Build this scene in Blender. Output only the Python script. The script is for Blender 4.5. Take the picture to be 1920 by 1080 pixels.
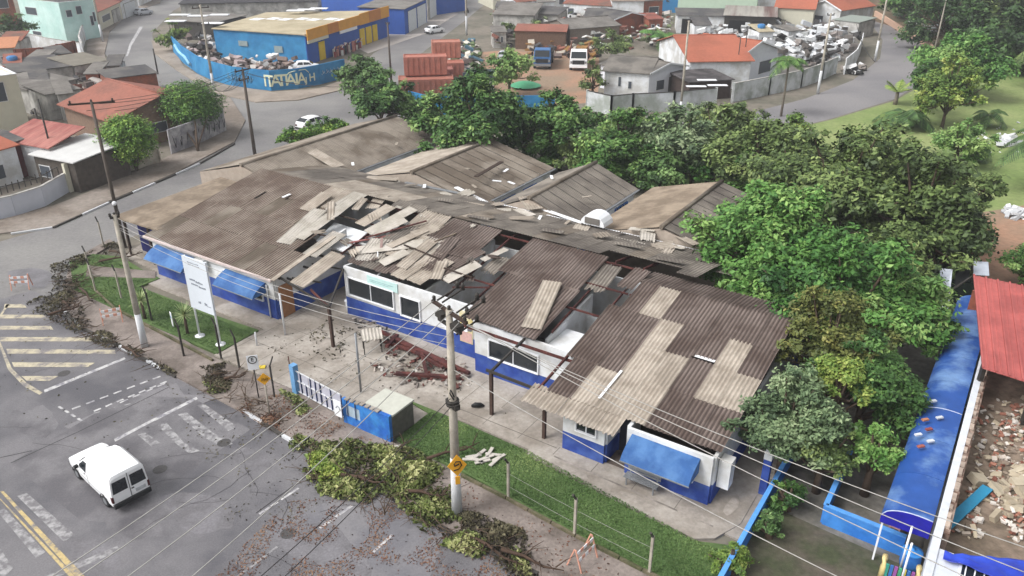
import bpy, bmesh, math, random
import numpy as np
from mathutils import Matrix, Vector, noise
S = bpy.context.scene
for o in list(bpy.data.objects): bpy.data.objects.remove(o)
R = math.radians
# ---------------------------------------------------------------- camera
F_PX, PITCH, CAM_H = 1500.0, R(26.2), 24.0
cam_d = bpy.data.cameras.new('camera'); cam = bpy.data.objects.new('camera', cam_d)
S.collection.objects.link(cam); S.camera = cam
cam.location = (0, 0, CAM_H); cam.rotation_euler = (R(90) - PITCH, 0, 0)
cam_d.sensor_width = 36; cam_d.lens = 36 * F_PX / 1920; cam_d.clip_end = 3000; cam_d.clip_start = .5
# ---------------------------------------------------------------- world, sun, exposure (overcast)
w = bpy.data.worlds.new('World'); S.world = w; w.use_nodes = True
nt = w.node_tree; bg = nt.nodes['Background']
sky = nt.nodes.new('ShaderNodeTexSky'); sky.sky_type = 'NISHITA'; sky.sun_disc = False
sky.sun_elevation = R(50); sky.sun_rotation = R(-112); sky.dust_density = 6; sky.air_density = 1.2; sky.ozone_density = .6
hs = nt.nodes.new('ShaderNodeHueSaturation'); hs.inputs['Saturation'].default_value = .12
nt.links.new(sky.outputs[0], hs.inputs['Color']); nt.links.new(hs.outputs[0], bg.inputs['Color'])
bg.inputs['Strength'].default_value = .15
sd = bpy.data.lights.new('sun', 'SUN'); sun = bpy.data.objects.new('sun', sd); S.collection.objects.link(sun)
sd.energy = 1.15; sd.angle = R(20); sd.color = (1, .97, .93)
az = R(-112); el = R(48)   # direction to the sun, measured from +Y
dirv = Vector((math.sin(az) * math.cos(el), math.cos(az) * math.cos(el), math.sin(el)))
sun.rotation_euler = dirv.to_track_quat('Z', 'Y').to_euler()
S.view_settings.view_transform = 'Standard'; S.view_settings.look = 'None'; S.view_settings.gamma = 1
S.view_settings.use_curve_mapping = False; S.view_settings.exposure = .40
# ---------------------------------------------------------------- frames
CP, SP = math.cos(PITCH), math.sin(PITCH)
def G(px, py, z=0.):
    """survey point: world position at height z seen at picture point px, py of the 1920-wide photograph"""
    x = (px - 960) / F_PX; y = (540 - py) / F_PX
    d = (x, CP + y * SP, -SP + y * CP); t = (CAM_H - z) / -d[2]
    return Vector((d[0] * t, d[1] * t, z))
ANG = R(-33.5); OX, OY = 2.4, 31.1; CA, SA = math.cos(ANG), math.sin(ANG)
def L(px, py, z=0.):
    """the same, in the clinic's own frame (u along its front, v to the back)"""
    p = G(px, py, z); x, y = p.x - OX, p.y - OY
    return Vector((x * CA + y * SA, -x * SA + y * CA, z))
def U(u, v, z=0.): return Vector((OX + u * CA - v * SA, OY + u * SA + v * CA, z))
def topz(px, py, base):
    """height above base at which a post standing there reaches picture row py"""
    lo, hi = 0., 30.
    for i in range(40):
        m_ = (lo + hi) / 2; f = base.y * CP - (m_ - CAM_H) * SP; u_ = base.y * SP + (m_ - CAM_H) * CP; yy = 540 - F_PX * u_ / f
        lo, hi = (m_, hi) if yy > py else (lo, m_)
    return lo
def roofz(v): return 2.65 + .19 * v
def LR(px, py, dz=0.):
    z = 3.
    for i in range(50):
        p = L(px, py, z); z = .5 * z + .5 * (roofz(min(p.y, 11.7)) - max(0, p.y - 11.7) * .19 + dz)
    return L(px, py, z)
# ---------------------------------------------------------------- materials
def lin(h):
    if isinstance(h, str):
        c = [int(h[i:i + 2], 16) / 255 for i in (0, 2, 4)]
        return tuple(x / 12.92 if x < .04045 else ((x + .055) / 1.055) ** 2.4 for x in c)
    return h
MC = {}
def mat(name, col, rough=.8, var=.12, scale=3., col2=None, mix=.5, mscale=.6, bump=0., bscale=20., metal=0., spec=.3, rnd=0., streak=None, objr=0., detail=6, thr=None, groove=0.):
    """procedural paint or material: base colour, soft value mottling, an optional second colour in patches, relief"""
    if name in MC: return MC[name]
    m = bpy.data.materials.new(name); m.use_nodes = True; N = m.node_tree.nodes; K = m.node_tree.links
    b = N['Principled BSDF']; b.inputs['Roughness'].default_value = rough; b.inputs['Metallic'].default_value = metal
    b.inputs['Specular IOR Level'].default_value = spec
    tc = N.new('ShaderNodeTexCoord')
    mp = N.new('ShaderNodeMapping'); K.new(tc.outputs['Object'], mp.inputs[0])
    if streak: mp.inputs['Scale'].default_value = streak
    if objr:   # every copy gets its own patch of the pattern
        oi = N.new('ShaderNodeObjectInfo'); vm = N.new('ShaderNodeVectorMath'); vm.operation = 'SCALE'
        cx = N.new('ShaderNodeCombineXYZ')
        for i in range(3): K.new(oi.outputs['Random'], cx.inputs[i])
        K.new(cx.outputs[0], vm.inputs[0]); vm.inputs['Scale'].default_value = 97.
        K.new(vm.outputs[0], mp.inputs['Location'])
    n1 = N.new('ShaderNodeTexNoise'); n1.inputs['Scale'].default_value = scale; n1.inputs['Detail'].default_value = detail
    n1.inputs['Roughness'].default_value = .62
    K.new(mp.outputs[0], n1.inputs['Vector'])
    c1 = lin(col); rgb = N.new('ShaderNodeRGB'); rgb.outputs[0].default_value = (*c1, 1); out = rgb.outputs[0]
    if col2 is not None:
        n2 = N.new('ShaderNodeTexNoise'); n2.inputs['Scale'].default_value = mscale; n2.inputs['Detail'].default_value = 7
        n2.inputs['Roughness'].default_value = .6
        if objr:   # stains run on across neighbouring sheets
            ge = N.new('ShaderNodeNewGeometry'); K.new(ge.outputs['Position'], n2.inputs['Vector'])
        else: K.new(mp.outputs[0], n2.inputs['Vector'])
        r = N.new('ShaderNodeMapRange'); K.new(n2.outputs['Fac'], r.inputs[0])
        t = thr if thr is not None else .5
        r.inputs[1].default_value = t - .09; r.inputs[2].default_value = t + .09; r.inputs[4].default_value = mix * 2 if mix <= .5 else 1
        mx = N.new('ShaderNodeMix'); mx.data_type = 'RGBA'; K.new(r.outputs[0], mx.inputs[0]); K.new(out, mx.inputs[6])
        mx.inputs[7].default_value = (*lin(col2), 1); out = mx.outputs[2]
    val = N.new('ShaderNodeMapRange'); K.new(n1.outputs['Fac'], val.inputs[0])
    val.inputs[1].default_value = .28; val.inputs[2].default_value = .72
    val.inputs[3].default_value = 1 - var * 1.6; val.inputs[4].default_value = 1 + var * 1.2
    h = N.new('ShaderNodeHueSaturation'); K.new(out, h.inputs['Color'])
    if rnd or objr:
        oi2 = N.new('ShaderNodeObjectInfo'); r2 = N.new('ShaderNodeMapRange'); K.new(oi2.outputs['Random'], r2.inputs[0])
        r2.inputs[3].default_value = 1 - rnd; r2.inputs[4].default_value = 1 + rnd
        mm = N.new('ShaderNodeMath'); mm.operation = 'MULTIPLY'; K.new(r2.outputs[0], mm.inputs[0]); K.new(val.outputs[0], mm.inputs[1])
        K.new(mm.outputs[0], h.inputs['Value'])
    else: K.new(val.outputs[0], h.inputs['Value'])
    fin = h.outputs[0]
    if groove:   # trough shade painted into the sheet colour to deepen the ribs, plus grime, uneven lengthwise
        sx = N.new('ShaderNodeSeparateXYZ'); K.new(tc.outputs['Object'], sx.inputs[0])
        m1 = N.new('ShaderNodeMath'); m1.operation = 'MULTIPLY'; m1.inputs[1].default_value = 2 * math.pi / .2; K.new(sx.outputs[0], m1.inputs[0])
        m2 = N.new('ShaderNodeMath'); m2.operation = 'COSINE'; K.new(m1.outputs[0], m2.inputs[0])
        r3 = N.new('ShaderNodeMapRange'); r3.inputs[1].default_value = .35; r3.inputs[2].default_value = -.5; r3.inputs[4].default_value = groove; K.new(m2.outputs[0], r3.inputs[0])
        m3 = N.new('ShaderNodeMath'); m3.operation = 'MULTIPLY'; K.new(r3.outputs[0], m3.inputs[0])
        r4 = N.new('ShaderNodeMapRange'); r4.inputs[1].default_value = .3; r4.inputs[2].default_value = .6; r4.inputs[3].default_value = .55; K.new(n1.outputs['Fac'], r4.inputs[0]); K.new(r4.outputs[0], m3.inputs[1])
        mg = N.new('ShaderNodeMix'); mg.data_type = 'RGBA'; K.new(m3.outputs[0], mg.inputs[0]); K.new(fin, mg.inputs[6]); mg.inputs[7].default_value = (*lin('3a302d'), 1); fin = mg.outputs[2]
    K.new(fin, b.inputs['Base Color'])
    if bump:
        nb = N.new('ShaderNodeTexNoise'); nb.inputs['Scale'].default_value = bscale; nb.inputs['Detail'].default_value = 5
        K.new(mp.outputs[0], nb.inputs['Vector'])
        bp = N.new('ShaderNodeBump'); bp.inputs['Strength'].default_value = bump; bp.inputs['Distance'].default_value = .05
        K.new(nb.outputs['Fac'], bp.inputs['Height']); K.new(bp.outputs[0], b.inputs['Normal'])
    MC[name] = m; return m
def leafmat(name, cols, rough=.55):
    if name in MC: return MC[name]
    m = bpy.data.materials.new(name); m.use_nodes = True; N = m.node_tree.nodes; K = m.node_tree.links
    b = N['Principled BSDF']; b.inputs['Roughness'].default_value = rough; b.inputs['Specular IOR Level'].default_value = .25
    a = N.new('ShaderNodeAttribute'); a.attribute_name = 'tint'
    cr = N.new('ShaderNodeValToRGB'); e = cr.color_ramp.elements
    while len(e) < len(cols): e.new(.5)
    for i, c in enumerate(cols): e[i].position = i / (len(cols) - 1); e[i].color = (*lin(c), 1)
    K.new(a.outputs['Fac'], cr.inputs[0]); K.new(cr.outputs[0], b.inputs['Base Color'])
    MC[name] = m; return m
# ---------------------------------------------------------------- things, parts
C = S.collection
ROOTM = {}
def tag(o, label=None, cat=None, group=None, kind=None):
    if label: o['label'] = label
    if cat: o['category'] = cat
    if group: o['group'] = group
    if kind: o['kind'] = kind
    return o
def thing(name, label, cat, loc=(0, 0, 0), rz=0., group=None):
    o = bpy.data.objects.new(name, None); C.objects.link(o); o.location = loc; o.rotation_euler = (0, 0, rz)
    o.empty_display_size = .2
    return tag(o, label, cat, group)
def clinic_frame(name, label, cat, group=None): return thing(name, label, cat, (OX, OY, 0), ANG, group)
class MB:
    def __init__(s): s.v = []; s.f = []; s.m = []; s.sm = []
    def add(s, vs, fs, mi=0, smooth=False):
        n = len(s.v); s.v += [tuple(a) for a in vs]
        s.f += [tuple(i + n for i in f) for f in fs]; s.m += [mi] * len(fs); s.sm += [smooth] * len(fs); return s
    def hexa(s, b, t, mi=0):   # bottom quad (ccw) and top quad
        return s.add(list(b) + list(t), [(3, 2, 1, 0), (4, 5, 6, 7), (0, 1, 5, 4), (1, 2, 6, 5), (2, 3, 7, 6), (3, 0, 4, 7)], mi)
    def box(s, x0, y0, z0, x1, y1, z1, mi=0):
        x0, x1 = min(x0, x1), max(x0, x1); y0, y1 = min(y0, y1), max(y0, y1); z0, z1 = min(z0, z1), max(z0, z1)
        return s.hexa([(x0, y0, z0), (x1, y0, z0), (x1, y1, z0), (x0, y1, z0)], [(x0, y0, z1), (x1, y0, z1), (x1, y1, z1), (x0, y1, z1)], mi)
    def prism(s, poly, z0, z1, mi=0):
        a = sum(poly[i][0] * poly[(i + 1) % len(poly)][1] - poly[(i + 1) % len(poly)][0] * poly[i][1] for i in range(len(poly)))
        if a < 0: poly = list(poly)[::-1]
        n = len(poly); f = [tuple(range(n - 1, -1, -1)), tuple(range(n, 2 * n))]
        f += [(i, (i + 1) % n, (i + 1) % n + n, i + n) for i in range(n)]
        return s.add([(p[0], p[1], z0) for p in poly] + [(p[0], p[1], z1) for p in poly], f, mi)
    def bar(s, p, q, wd, ht=None, mi=0, up=(0, 0, 1)):   # rectangular bar between two points
        p, q = Vector(p), Vector(q); d = (q - p).normalized(); ht = ht or wd
        up = Vector(up)
        if abs(d.dot(up)) > .98: up = Vector((0, 1, 0))
        a = d.cross(up).normalized() * wd / 2; b = a.cross(d).normalized() * ht / 2
        return s.hexa([p - a - b, p + a - b, p + a + b, p - a + b][::-1], [q - a - b, q + a - b, q + a + b, q - a + b][::-1], mi)
    def tube(s, pts, r, n=8, mi=0, smooth=True):
        pts = [Vector(p) for p in pts]; rs = r if isinstance(r, (list, tuple)) else [r] * len(pts); vs = []; fs = []
        for i, p in enumerate(pts):
            d = (pts[min(i + 1, len(pts) - 1)] - pts[max(i - 1, 0)]).normalized()
            up = Vector((0, 0, 1)) if abs(d.z) < .9 else Vector((1, 0, 0))
            a = d.cross(up).normalized(); b = d.cross(a).normalized()
            for k in range(n):
                t = 2 * math.pi * k / n; vs.append(p + (a * math.cos(t) + b * math.sin(t)) * rs[i])
        for i in range(len(pts) - 1):
            for k in range(n): fs.append((i * n + k, i * n + (k + 1) % n, (i + 1) * n + (k + 1) % n, (i + 1) * n + k))
        s.add(vs, fs, mi, smooth); n0 = len(s.v) - len(vs)
        s.f += [tuple(n0 + k for k in range(n - 1, -1, -1)), tuple(n0 + (len(pts) - 1) * n + k for k in range(n))]; s.m += [mi] * 2; s.sm += [False] * 2
        return s
    def lathe(s, prof, c=(0, 0, 0), n=16, mi=0):
        vs = []; fs = []
        for r, z in prof:
            for k in range(n):
                t = 2 * math.pi * k / n; vs.append((c[0] + r * math.cos(t), c[1] + r * math.sin(t), c[2] + z))
        for i in range(len(prof) - 1):
            for k in range(n): fs.append((i * n + k, i * n + (k + 1) % n, (i + 1) * n + (k + 1) % n, (i + 1) * n + k))
        return s.add(vs, fs, mi, True)
    def mesh(s, name, mats):
        me = bpy.data.meshes.new(name); me.from_pydata(s.v, [], s.f)
        for m in (mats if isinstance(mats, (list, tuple)) else [mats]): me.materials.append(m)
        me.polygons.foreach_set('material_index', s.m); me.polygons.foreach_set('use_smooth', s.sm); me.update(); return me
    def build(s, name, mats, parent=None, label=None, cat=None, group=None, kind=None, world=False, bevel=0):
        o = bpy.data.objects.new(name, s.mesh(name, mats)); C.objects.link(o)
        if parent:
            o.parent = parent
            if world: o.matrix_parent_inverse = wm(parent).inverted()
        if bevel:
            b = o.modifiers.new('bevel', 'BEVEL'); b.width = bevel; b.segments = 2; b.limit_method = 'ANGLE'
        return tag(o, label, cat, group, kind)
def wm(o): return Matrix.Translation(o.location) @ o.rotation_euler.to_matrix().to_4x4()
def copytree(o, parent=None):
    c = o.copy(); C.objects.link(c); c.parent = parent
    for ch in [x for x in KIDS(o)]: copytree(ch, c)
    return c
def KIDS(o): return [x for x in bpy.data.objects if x.parent == o]
def quads_np(name, P4, mats, tint=None, mi=None, parent=None):
    """many loose quads at once: P4 is (n,4,3)"""
    n = len(P4); me = bpy.data.meshes.new(name); me.vertices.add(n * 4); me.vertices.foreach_set('co', P4.reshape(-1).astype(np.float32))
    me.loops.add(n * 4); me.loops.foreach_set('vertex_index', np.arange(n * 4, dtype=np.int32))
    me.polygons.add(n); me.polygons.foreach_set('loop_start', np.arange(0, n * 4, 4, dtype=np.int32))
    try: me.polygons.foreach_set('loop_total', np.full(n, 4, dtype=np.int32))
    except Exception: pass
    for m in mats: me.materials.append(m)
    if mi is not None: me.polygons.foreach_set('material_index', mi.astype(np.int32))
    if tint is not None:
        a = me.attributes.new('tint', 'FLOAT', 'POINT'); a.data.foreach_set('value', np.repeat(tint, 4).astype(np.float32))
    me.update(calc_edges=True)
    o = bpy.data.objects.new(name, me); C.objects.link(o)
    if parent: o.parent = parent
    return o
def leafquads(rs, pos, size, nrm=None, flat=.5):
    """bent-free little leaf faces with random facing; size (n,)"""
    n = len(pos); d = rs.normal(size=(n, 3)); d[:, 2] = np.abs(d[:, 2]) + flat
    if nrm is not None: d = d * .8 + nrm * 1.0
    d /= np.linalg.norm(d, axis=1)[:, None]
    t = rs.normal(size=(n, 3)); a = np.cross(d, t); a /= np.linalg.norm(a, axis=1)[:, None]; b = np.cross(d, a)
    s = size[:, None]; ra = rs.uniform(.55, 1.0, (n, 1)); 
    return np.stack([pos - a * s * .5, pos - b * s * .32 * ra, pos + a * s * .5, pos + b * s * .32 * ra], 1)
# ================================================================ materials in use
ASPH = mat('asphalt', '737174', .5, .15, 14., '56555a', .6, .18, bump=.35, bscale=45, spec=.45, detail=9)
ASPD = mat('asphalt_dark_patch', '5a585c', .45, .14, 12., '757376', .6, .45, bump=.25, bscale=60, spec=.45)
ASPF = mat('asphalt_far', '858381', .6, .12, 4., '716f70', .5, .08, spec=.3)
ASPR = mat('asphalt_park_road', '777578', .65, .10, 4., '868384', .5, .06, spec=.3)
PAVE = mat('pavement_concrete', '8a807a', .8, .16, 7., '6a615b', .7, .45, bump=.3, bscale=30)
CONC = mat('pale_concrete', 'a7a098', .8, .12, 5., '898178', .6, .4, bump=.2, bscale=30)
CONC2 = mat('stained_concrete', 'a09890', .8, .16, 4., '6e675f', .6, .5, bump=.2, bscale=30)
GRASS = mat('lawn', '4b6237', .9, .14, 6., '5c7243', .6, .45, bump=.6, bscale=60)
GRASSP = mat('park_grass', '75884f', .9, .15, 2., '8c9663', .6, .09, bump=.4, bscale=15)
DIRT = mat('dirt', '86705c', .95, .16, 3., '6d6450', .6, .25, bump=.4, bscale=12)
DIRTR = mat('reddish_dirt', 'a3806a', .95, .13, 2.5, '8c7a68', .6, .12, bump=.3, bscale=10)
DARKG = mat('dark_soil', '5c554c', .95, .18, 4., '454a36', .6, .4, bump=.4, bscale=16)  # dark earth with olive patches
WHITE = mat('white_paint', 'dfe2e6', .75, .06, 1.2, 'c0c0be', .6, .5)
WHITEC = mat('clean_white', 'e6e8ec', .55, .03, 2.)
MARKW = mat('road_paint_white', 'bdbcbc', .8, .12, 8., '85838a', 1., 2.4, thr=.54)
MARKW2 = mat('road_paint_worn', '9f9e9f', .8, .12, 8., '737174', 1., 2.8, thr=.49)
MARKY = mat('road_paint_yellow', 'b9a678', .8, .12, 8., '7a787a', 1., 2.2, thr=.55)
MARKC = mat('road_paint_cream', 'b8af98', .8, .12, 8., '7d797a', 1., 1.3, thr=.54)
BLUED = mat('deep_blue_paint', '2a4390', .8, .16, 2., '40599c', .8, .9)
BLUE = mat('blue_paint', '33619f', .65, .12, 2.5, '3c77c8', .5, .9)
BLUEL = mat('weathered_blue_paint', '3a78bd', .7, .16, 3., '6f9cc6', .6, 1.2, thr=.56)
BLUEAWN = mat('blue_awning', '30588f', .75, .06, 2., '4c74a6', .7, .8)
DARKGLASS = mat('dark_glass', '20262c', .12, .1, 2., spec=.6)
BLACK = mat('black_plastic', '17181a', .5, .1, 5.)
METAL = mat('grey_metal', '8d9094', .45, .1, 6., metal=.4)
METALD = mat('dark_metal', '3a3734', .6, .15, 6.)
RUST = mat('rusty_steel', '59332c', .8, .2, 6., '3a2420', .5, 2.)
REDB = mat('red_brown_steel', '603530', .75, .18, 5., '432625', .5, 2.)
WOODD = mat('dark_wood', '3f332d', .85, .2, 8., streak=(1, 6, 1))
WOOD = mat('brown_door_wood', '9c6f4c', .6, .1, 4.)
OLDC = mat('pole_concrete', 'aea79b', .85, .08, 5., '968f84', .5, 1.4)
WHITEBASE = mat('whitewash', 'c9cbce', .85, .06, 6.)
TERRA = mat('terracotta_tile', '935e50', .85, .12, 3., '84584c', .5, .3, bump=.2, bscale=8)
TERRAB = mat('bright_terracotta', 'a8644f', .85, .08, 3., '985b48', .5, .2, bump=.15, bscale=8)
TERRAD = mat('old_terracotta', '8a584a', .9, .16, 3., '6e564c', .6, .4, bump=.2, bscale=8)
BRICKM = mat('bare_brick', '9a5a45', .9, .16, 4., '7c5346', .6, .6, bump=.2)
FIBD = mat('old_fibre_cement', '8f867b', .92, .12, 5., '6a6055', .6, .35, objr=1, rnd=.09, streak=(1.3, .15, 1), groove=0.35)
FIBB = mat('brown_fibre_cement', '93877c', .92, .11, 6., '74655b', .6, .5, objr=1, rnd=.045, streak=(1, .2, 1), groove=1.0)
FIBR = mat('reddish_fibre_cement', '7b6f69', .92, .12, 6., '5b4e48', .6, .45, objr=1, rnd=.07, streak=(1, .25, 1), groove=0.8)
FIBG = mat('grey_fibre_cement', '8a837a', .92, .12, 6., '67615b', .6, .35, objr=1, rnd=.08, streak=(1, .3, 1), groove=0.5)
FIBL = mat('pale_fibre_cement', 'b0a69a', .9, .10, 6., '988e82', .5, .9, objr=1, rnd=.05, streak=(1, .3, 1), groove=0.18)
FIBN = mat('new_fibre_cement', 'b4aea6', .9, .06, 6., 'a29c92', .5, .9, objr=1, rnd=.05)
FIBT = mat('tan_fibre_cement', '938575', .9, .12, 5., '776a5c', .5, .6, objr=1, rnd=.05, streak=(1, .3, 1))
FARDK = mat('dark_far_roof', '4b4a4c', .9, .14, 2., '65625f', .5, .3)
FARGR = mat('grey_far_roof', '7f7b76', .9, .12, 2., '686460', .5, .3)
FARTAN = mat('beige_far_roof', 'b3a88f', .9, .07, 2., 'a2977f', .5, .3)
CREAM = mat('cream_wall', 'c9c6b4', .85, .05, 1.)
GREYW = mat('grey_wall', 'b9b7b3', .85, .10, 1.5, '8c8a86', .5, .6)
MINT = mat('mint_wall', 'c6e2dd', .85, .05, 1., 'b4d6d0', .5, .3)
DEPB = mat('depot_blue', '2a74a6', .8, .10, 1., '3a88b8', .5, .3)
DEPB2 = mat('depot_deep_blue', '2c57a8', .75, .07, 1.)
ORANGE = mat('orange_fascia', 'd79a3c', .7, .07, 1.)
ORANGD = mat('orange_panel', 'c27f3c', .7, .07, 1.)
YELLOW = mat('yellow_paint', 'd6b62c', .6, .07, 1.)
PALEG = mat('pale_green_wall', 'b9cdb9', .85, .05, 1.)
REDMET = mat('red_metal_roof', 'a05552', .6, .07, 3., 'b5625e', .5, .5, rnd=.05, objr=1)
TARP = mat('blue_tarp', '2338a8', .4, .1, 2., '2e4cc0', .5, .8, spec=.5)
TANK = mat('pale_plastic', 'd3d8dc', .6, .08, 3., rnd=.1, objr=1)
# ================================================================ setting
def sheet(name, pts, z, m, kind='structure', **k):
    b = MB(); P = [G(x, y, z) for x, y in pts]
    a = sum(P[i].x * P[(i + 1) % len(P)].y - P[(i + 1) % len(P)].x * P[i].y for i in range(len(P)))
    if a < 0: P = P[::-1]
    b.add(P, [tuple(range(len(P)))]); return b.build(name, m, kind=kind, **k)
def slab(name, pts, z0, z1, m, **k):
    b = MB(); b.prism([G(x, y, z1)[:2] for x, y in pts], z0, z1); return b.build(name, m, kind='structure', **k)
b = MB(); b.add([(-900, -60, 0), (900, -60, 0), (900, 1500, 0), (-900, 1500, 0)], [(0, 1, 2, 3)]); b.build('ground', mat('bare_ground', '7d766c', .95, .16, 1., '68655a', .6, .12), kind='structure')
sheet('road', [(-900, 1900), (1500, 1900), (1010, 1075), (850, 1000), (690, 905), (460, 775), (330, 705), (250, 660), (150, 612), (112, 575), (128, 505), (170, 470), (260, 440), (420, 345), (545, 275), (650, 235), (790, 215), (760, 170), (790, 100), (870, 40), (925, -5), (868, -5), (780, 55), (700, 100), (640, 165), (560, 185), (480, 190), (395, 170), (330, 130), (290, 100), (285, 62), (325, 20), (380, -10), (330, -10), (240, 25), (205, 60), (196, 100), (240, 150), (300, 175), (430, 180), (460, 225), (440, 265), (330, 325), (205, 378), (80, 430), (-60, 470), (-900, 560)], .004, ASPF)
sheet('near_road', [(-900, 1900), (1500, 1900), (1010, 1075), (850, 1000), (690, 905), (460, 775), (330, 705), (250, 660), (150, 612), (112, 575), (100, 560), (60, 545), (-300, 640), (-900, 800)], .008, ASPH)
sheet('park_road', [(1030, 268), (1150, 222), (1290, 212), (1420, 208), (1510, 185), (1600, 150), (1650, 110), (1655, 75), (1630, 40), (1570, 0), (1560, -15), (1590, -15), (1620, 0), (1700, 60), (1745, 100), (1752, 118), (1735, 150), (1680, 185), (1560, 222), (1400, 262), (1250, 290), (1100, 300)], .006, ASPR)
sheet('road_patch', [(20, 868), (235, 742), (360, 745), (470, 805), (330, 900), (285, 915), (330, 960), (260, 985), (150, 975)], .012, ASPD)
sheet('road_patch', [(560, 965), (700, 900), (850, 960), (800, 1100), (650, 1100), (600, 1010)], .012, mat('wet_patch', '6c6b70', .3, .1, 9., '7a787b', .6, .5, spec=.5))
sheet('road_patch', [(250, 742), (330, 718), (345, 740), (420, 740), (200, 830), (120, 800)], .0115, mat('grey_patch', '7b797c', .5, .13, 12.))
def marks(name, quads, m, z=.016):
    for q in quads: sheet(name, q, z, m)
# zebra crossing bars, near and far rows
marks('crosswalk_stripe', [[(370, 760), (383, 757), (445, 800), (428, 808)], [(333, 777), (350, 773), (400, 812), (383, 820)], [(383, 820), (400, 812), (437, 832), (418, 838)], [(295, 797), (312, 792), (345, 830), (360, 838), (375, 845), (355, 850), (330, 832)],
    [(258, 815), (272, 811), (300, 830), (285, 838)], [(32, 930), (50, 924), (141, 1003), (120, 1016)], [(-4, 960), (8, 952), (85, 1035), (68, 1047)], [(-40, 1000), (-25, 990), (25, 1065), (5, 1085)]], MARKW2)
marks('stop_line', [[(82, 731), (233, 670), (236, 673), (84, 736)], [(289, 784), (368, 744), (371, 748), (291, 789)], [(214, 823), (289, 784), (291, 788), (216, 828)]], MARKW)
def dashes(p, q, n, w, m, duty=.6, name='dashed_line'):
    p = G(*p, .016); q = G(*q, .016); d = (q - p); nrm = Vector((-d.y, d.x, 0)).normalized() * w / 2
    for i in range(n):
        a = p + d * (i / n); c = p + d * ((i + duty) / n)
        b = MB(); b.add([a - nrm, c - nrm, c + nrm, a + nrm], [(0, 1, 2, 3)]); b.build(name, m, kind='structure')
dashes((135, 767), (310, 702), 7, .14, MARKW); dashes((176, 771), (320, 712), 7, .14, MARKW); dashes((225, 755), (318, 715), 4, .12, MARKW)
dashes((110, 762), (158, 792), 4, .12, MARKW); dashes((175, 775), (290, 745), 4, .12, MARKW2, .4)
dashes((660, 948), (600, 990), 1, .14, MARKW, 1); dashes((560, 915), (480, 968), 2, .12, MARKW, .85); dashes((735, 1003), (700, 1035), 1, .12, MARKW, 1)
dashes((222, 1028), (40, 1105), 1, .35, MARKW2, 1); dashes((520, 1025), (395, 1120), 1, .12, MARKW2, 1)
marks('yellow_line', [[(0, 921), (7, 921), (168, 1090), (150, 1090)], [(-6, 930), (0, 934), (150, 1090), (138, 1090)]], MARKY, .021)
marks('hatch_bar', [[(9, 570), (45, 570), (50, 577), (7, 577)], [(0, 590), (80, 590), (90, 597), (0, 597)], [(0, 611), (95, 611), (100, 618), (0, 618)], [(0, 632), (170, 632), (178, 640), (0, 640)], [(12, 654), (215, 656), (217, 663), (14, 663)],
    [(22, 679), (178, 680), (165, 688), (26, 688)], [(40, 705), (110, 705), (92, 714), (50, 714)]], MARKC)
marks('yellow_edge_line', [[(-4, 640), (0, 640), (22, 690), (50, 718), (80, 736), (74, 740), (44, 724), (15, 693)], [(12, 571), (18, 570), (4, 590), (0, 590)]], MARKC)
marks('lane_mark', [[(262, 50), (268, 50), (247, 85), (240, 105), (236, 105), (243, 82)]], MARKW)
# seams in the asphalt
for p, q in [((150, 808), (318, 725)), ((20, 868), (150, 808)), ((480, 962), (592, 880)), ((0, 858), (60, 845))]:
    dashes(p, q, 1, .05, mat('tar_seam', '3e3c3e', .6), 1, 'tar_seam')
# pavements and yards
slab('pavement', [(1500, 1500), (1240, 1092), (1060, 985), (865, 893), (735, 828), (640, 782), (555, 732), (470, 700), (405, 672), (300, 610), (205, 560), (180, 530), (163, 486), (215, 455), (205, 448), (165, 470), (128, 505), (112, 575), (150, 612), (250, 660), (330, 705), (460, 775), (690, 905), (850, 1000), (1010, 1075), (1250, 1500)], 0, .12, PAVE)
def kerb(pts, black=True, h=.14, seg=1.3, name='kerb_stone'):
    P = [G(x, y, h) for x, y in pts]; k = 0; root = None
    mats_ = [WHITEBASE, mat('kerb_dark', '4a4744', .9, .15, 6.)]
    for a, c in zip(P[:-1], P[1:]):
        n = max(1, int((c - a).length / seg))
        for i in range(n):
            p = a.lerp(c, i / n); q = a.lerp(c, (i + .97) / n); b = MB(); p.z = q.z = h / 2 + .008
            b.bar(p, q, .16, h); b.build(name, mats_[k % 2 if black else 1], kind='structure'); k += 1
kerb([(112, 572), (150, 612), (250, 660), (330, 705)]); kerb([(455, 768), (530, 815), (690, 905)]); kerb([(690, 905), (850, 1000), (1010, 1075)], False)
kerb([(20, 437), (100, 425), (205, 378), (330, 325), (375, 305)], seg=2.2); kerb([(375, 305), (440, 268)], False)
slab('far_pavement', [(-50, 455), (0, 437), (100, 425), (205, 376), (330, 323), (440, 265), (460, 225), (430, 180), (400, 215), (420, 240), (300, 300), (160, 362), (100, 385), (0, 412), (-60, 420)], 0, .11, mat('far_pave', '8d847c', .85, .15, 3., '756b62', .6, .25))
slab('depot_pavement', [(395, 172), (330, 130), (290, 100), (284, 75), (322, 85), (345, 125), (400, 155), (510, 172), (600, 165), (640, 150), (640, 168), (560, 187), (480, 191)], 0, .11, mat('far_pave2', '9a8f84', .85, .1, 2., '847a70', .5, .2))
slab('side_pavement', [(196, 100), (205, 60), (240, 25), (300, 5), (310, -12), (288, -12), (240, 8), (190, 45), (165, 75), (160, 112), (200, 118)], 0, .11, mat('far_pave', '8d847c'))
sheet('garage_forecourt', [(640, 75), (690, 100), (800, 62), (860, 25), (830, 20), (760, 52), (690, 70)], .02, mat('forecourt', 'a49d98', .85, .08, 2.))
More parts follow.
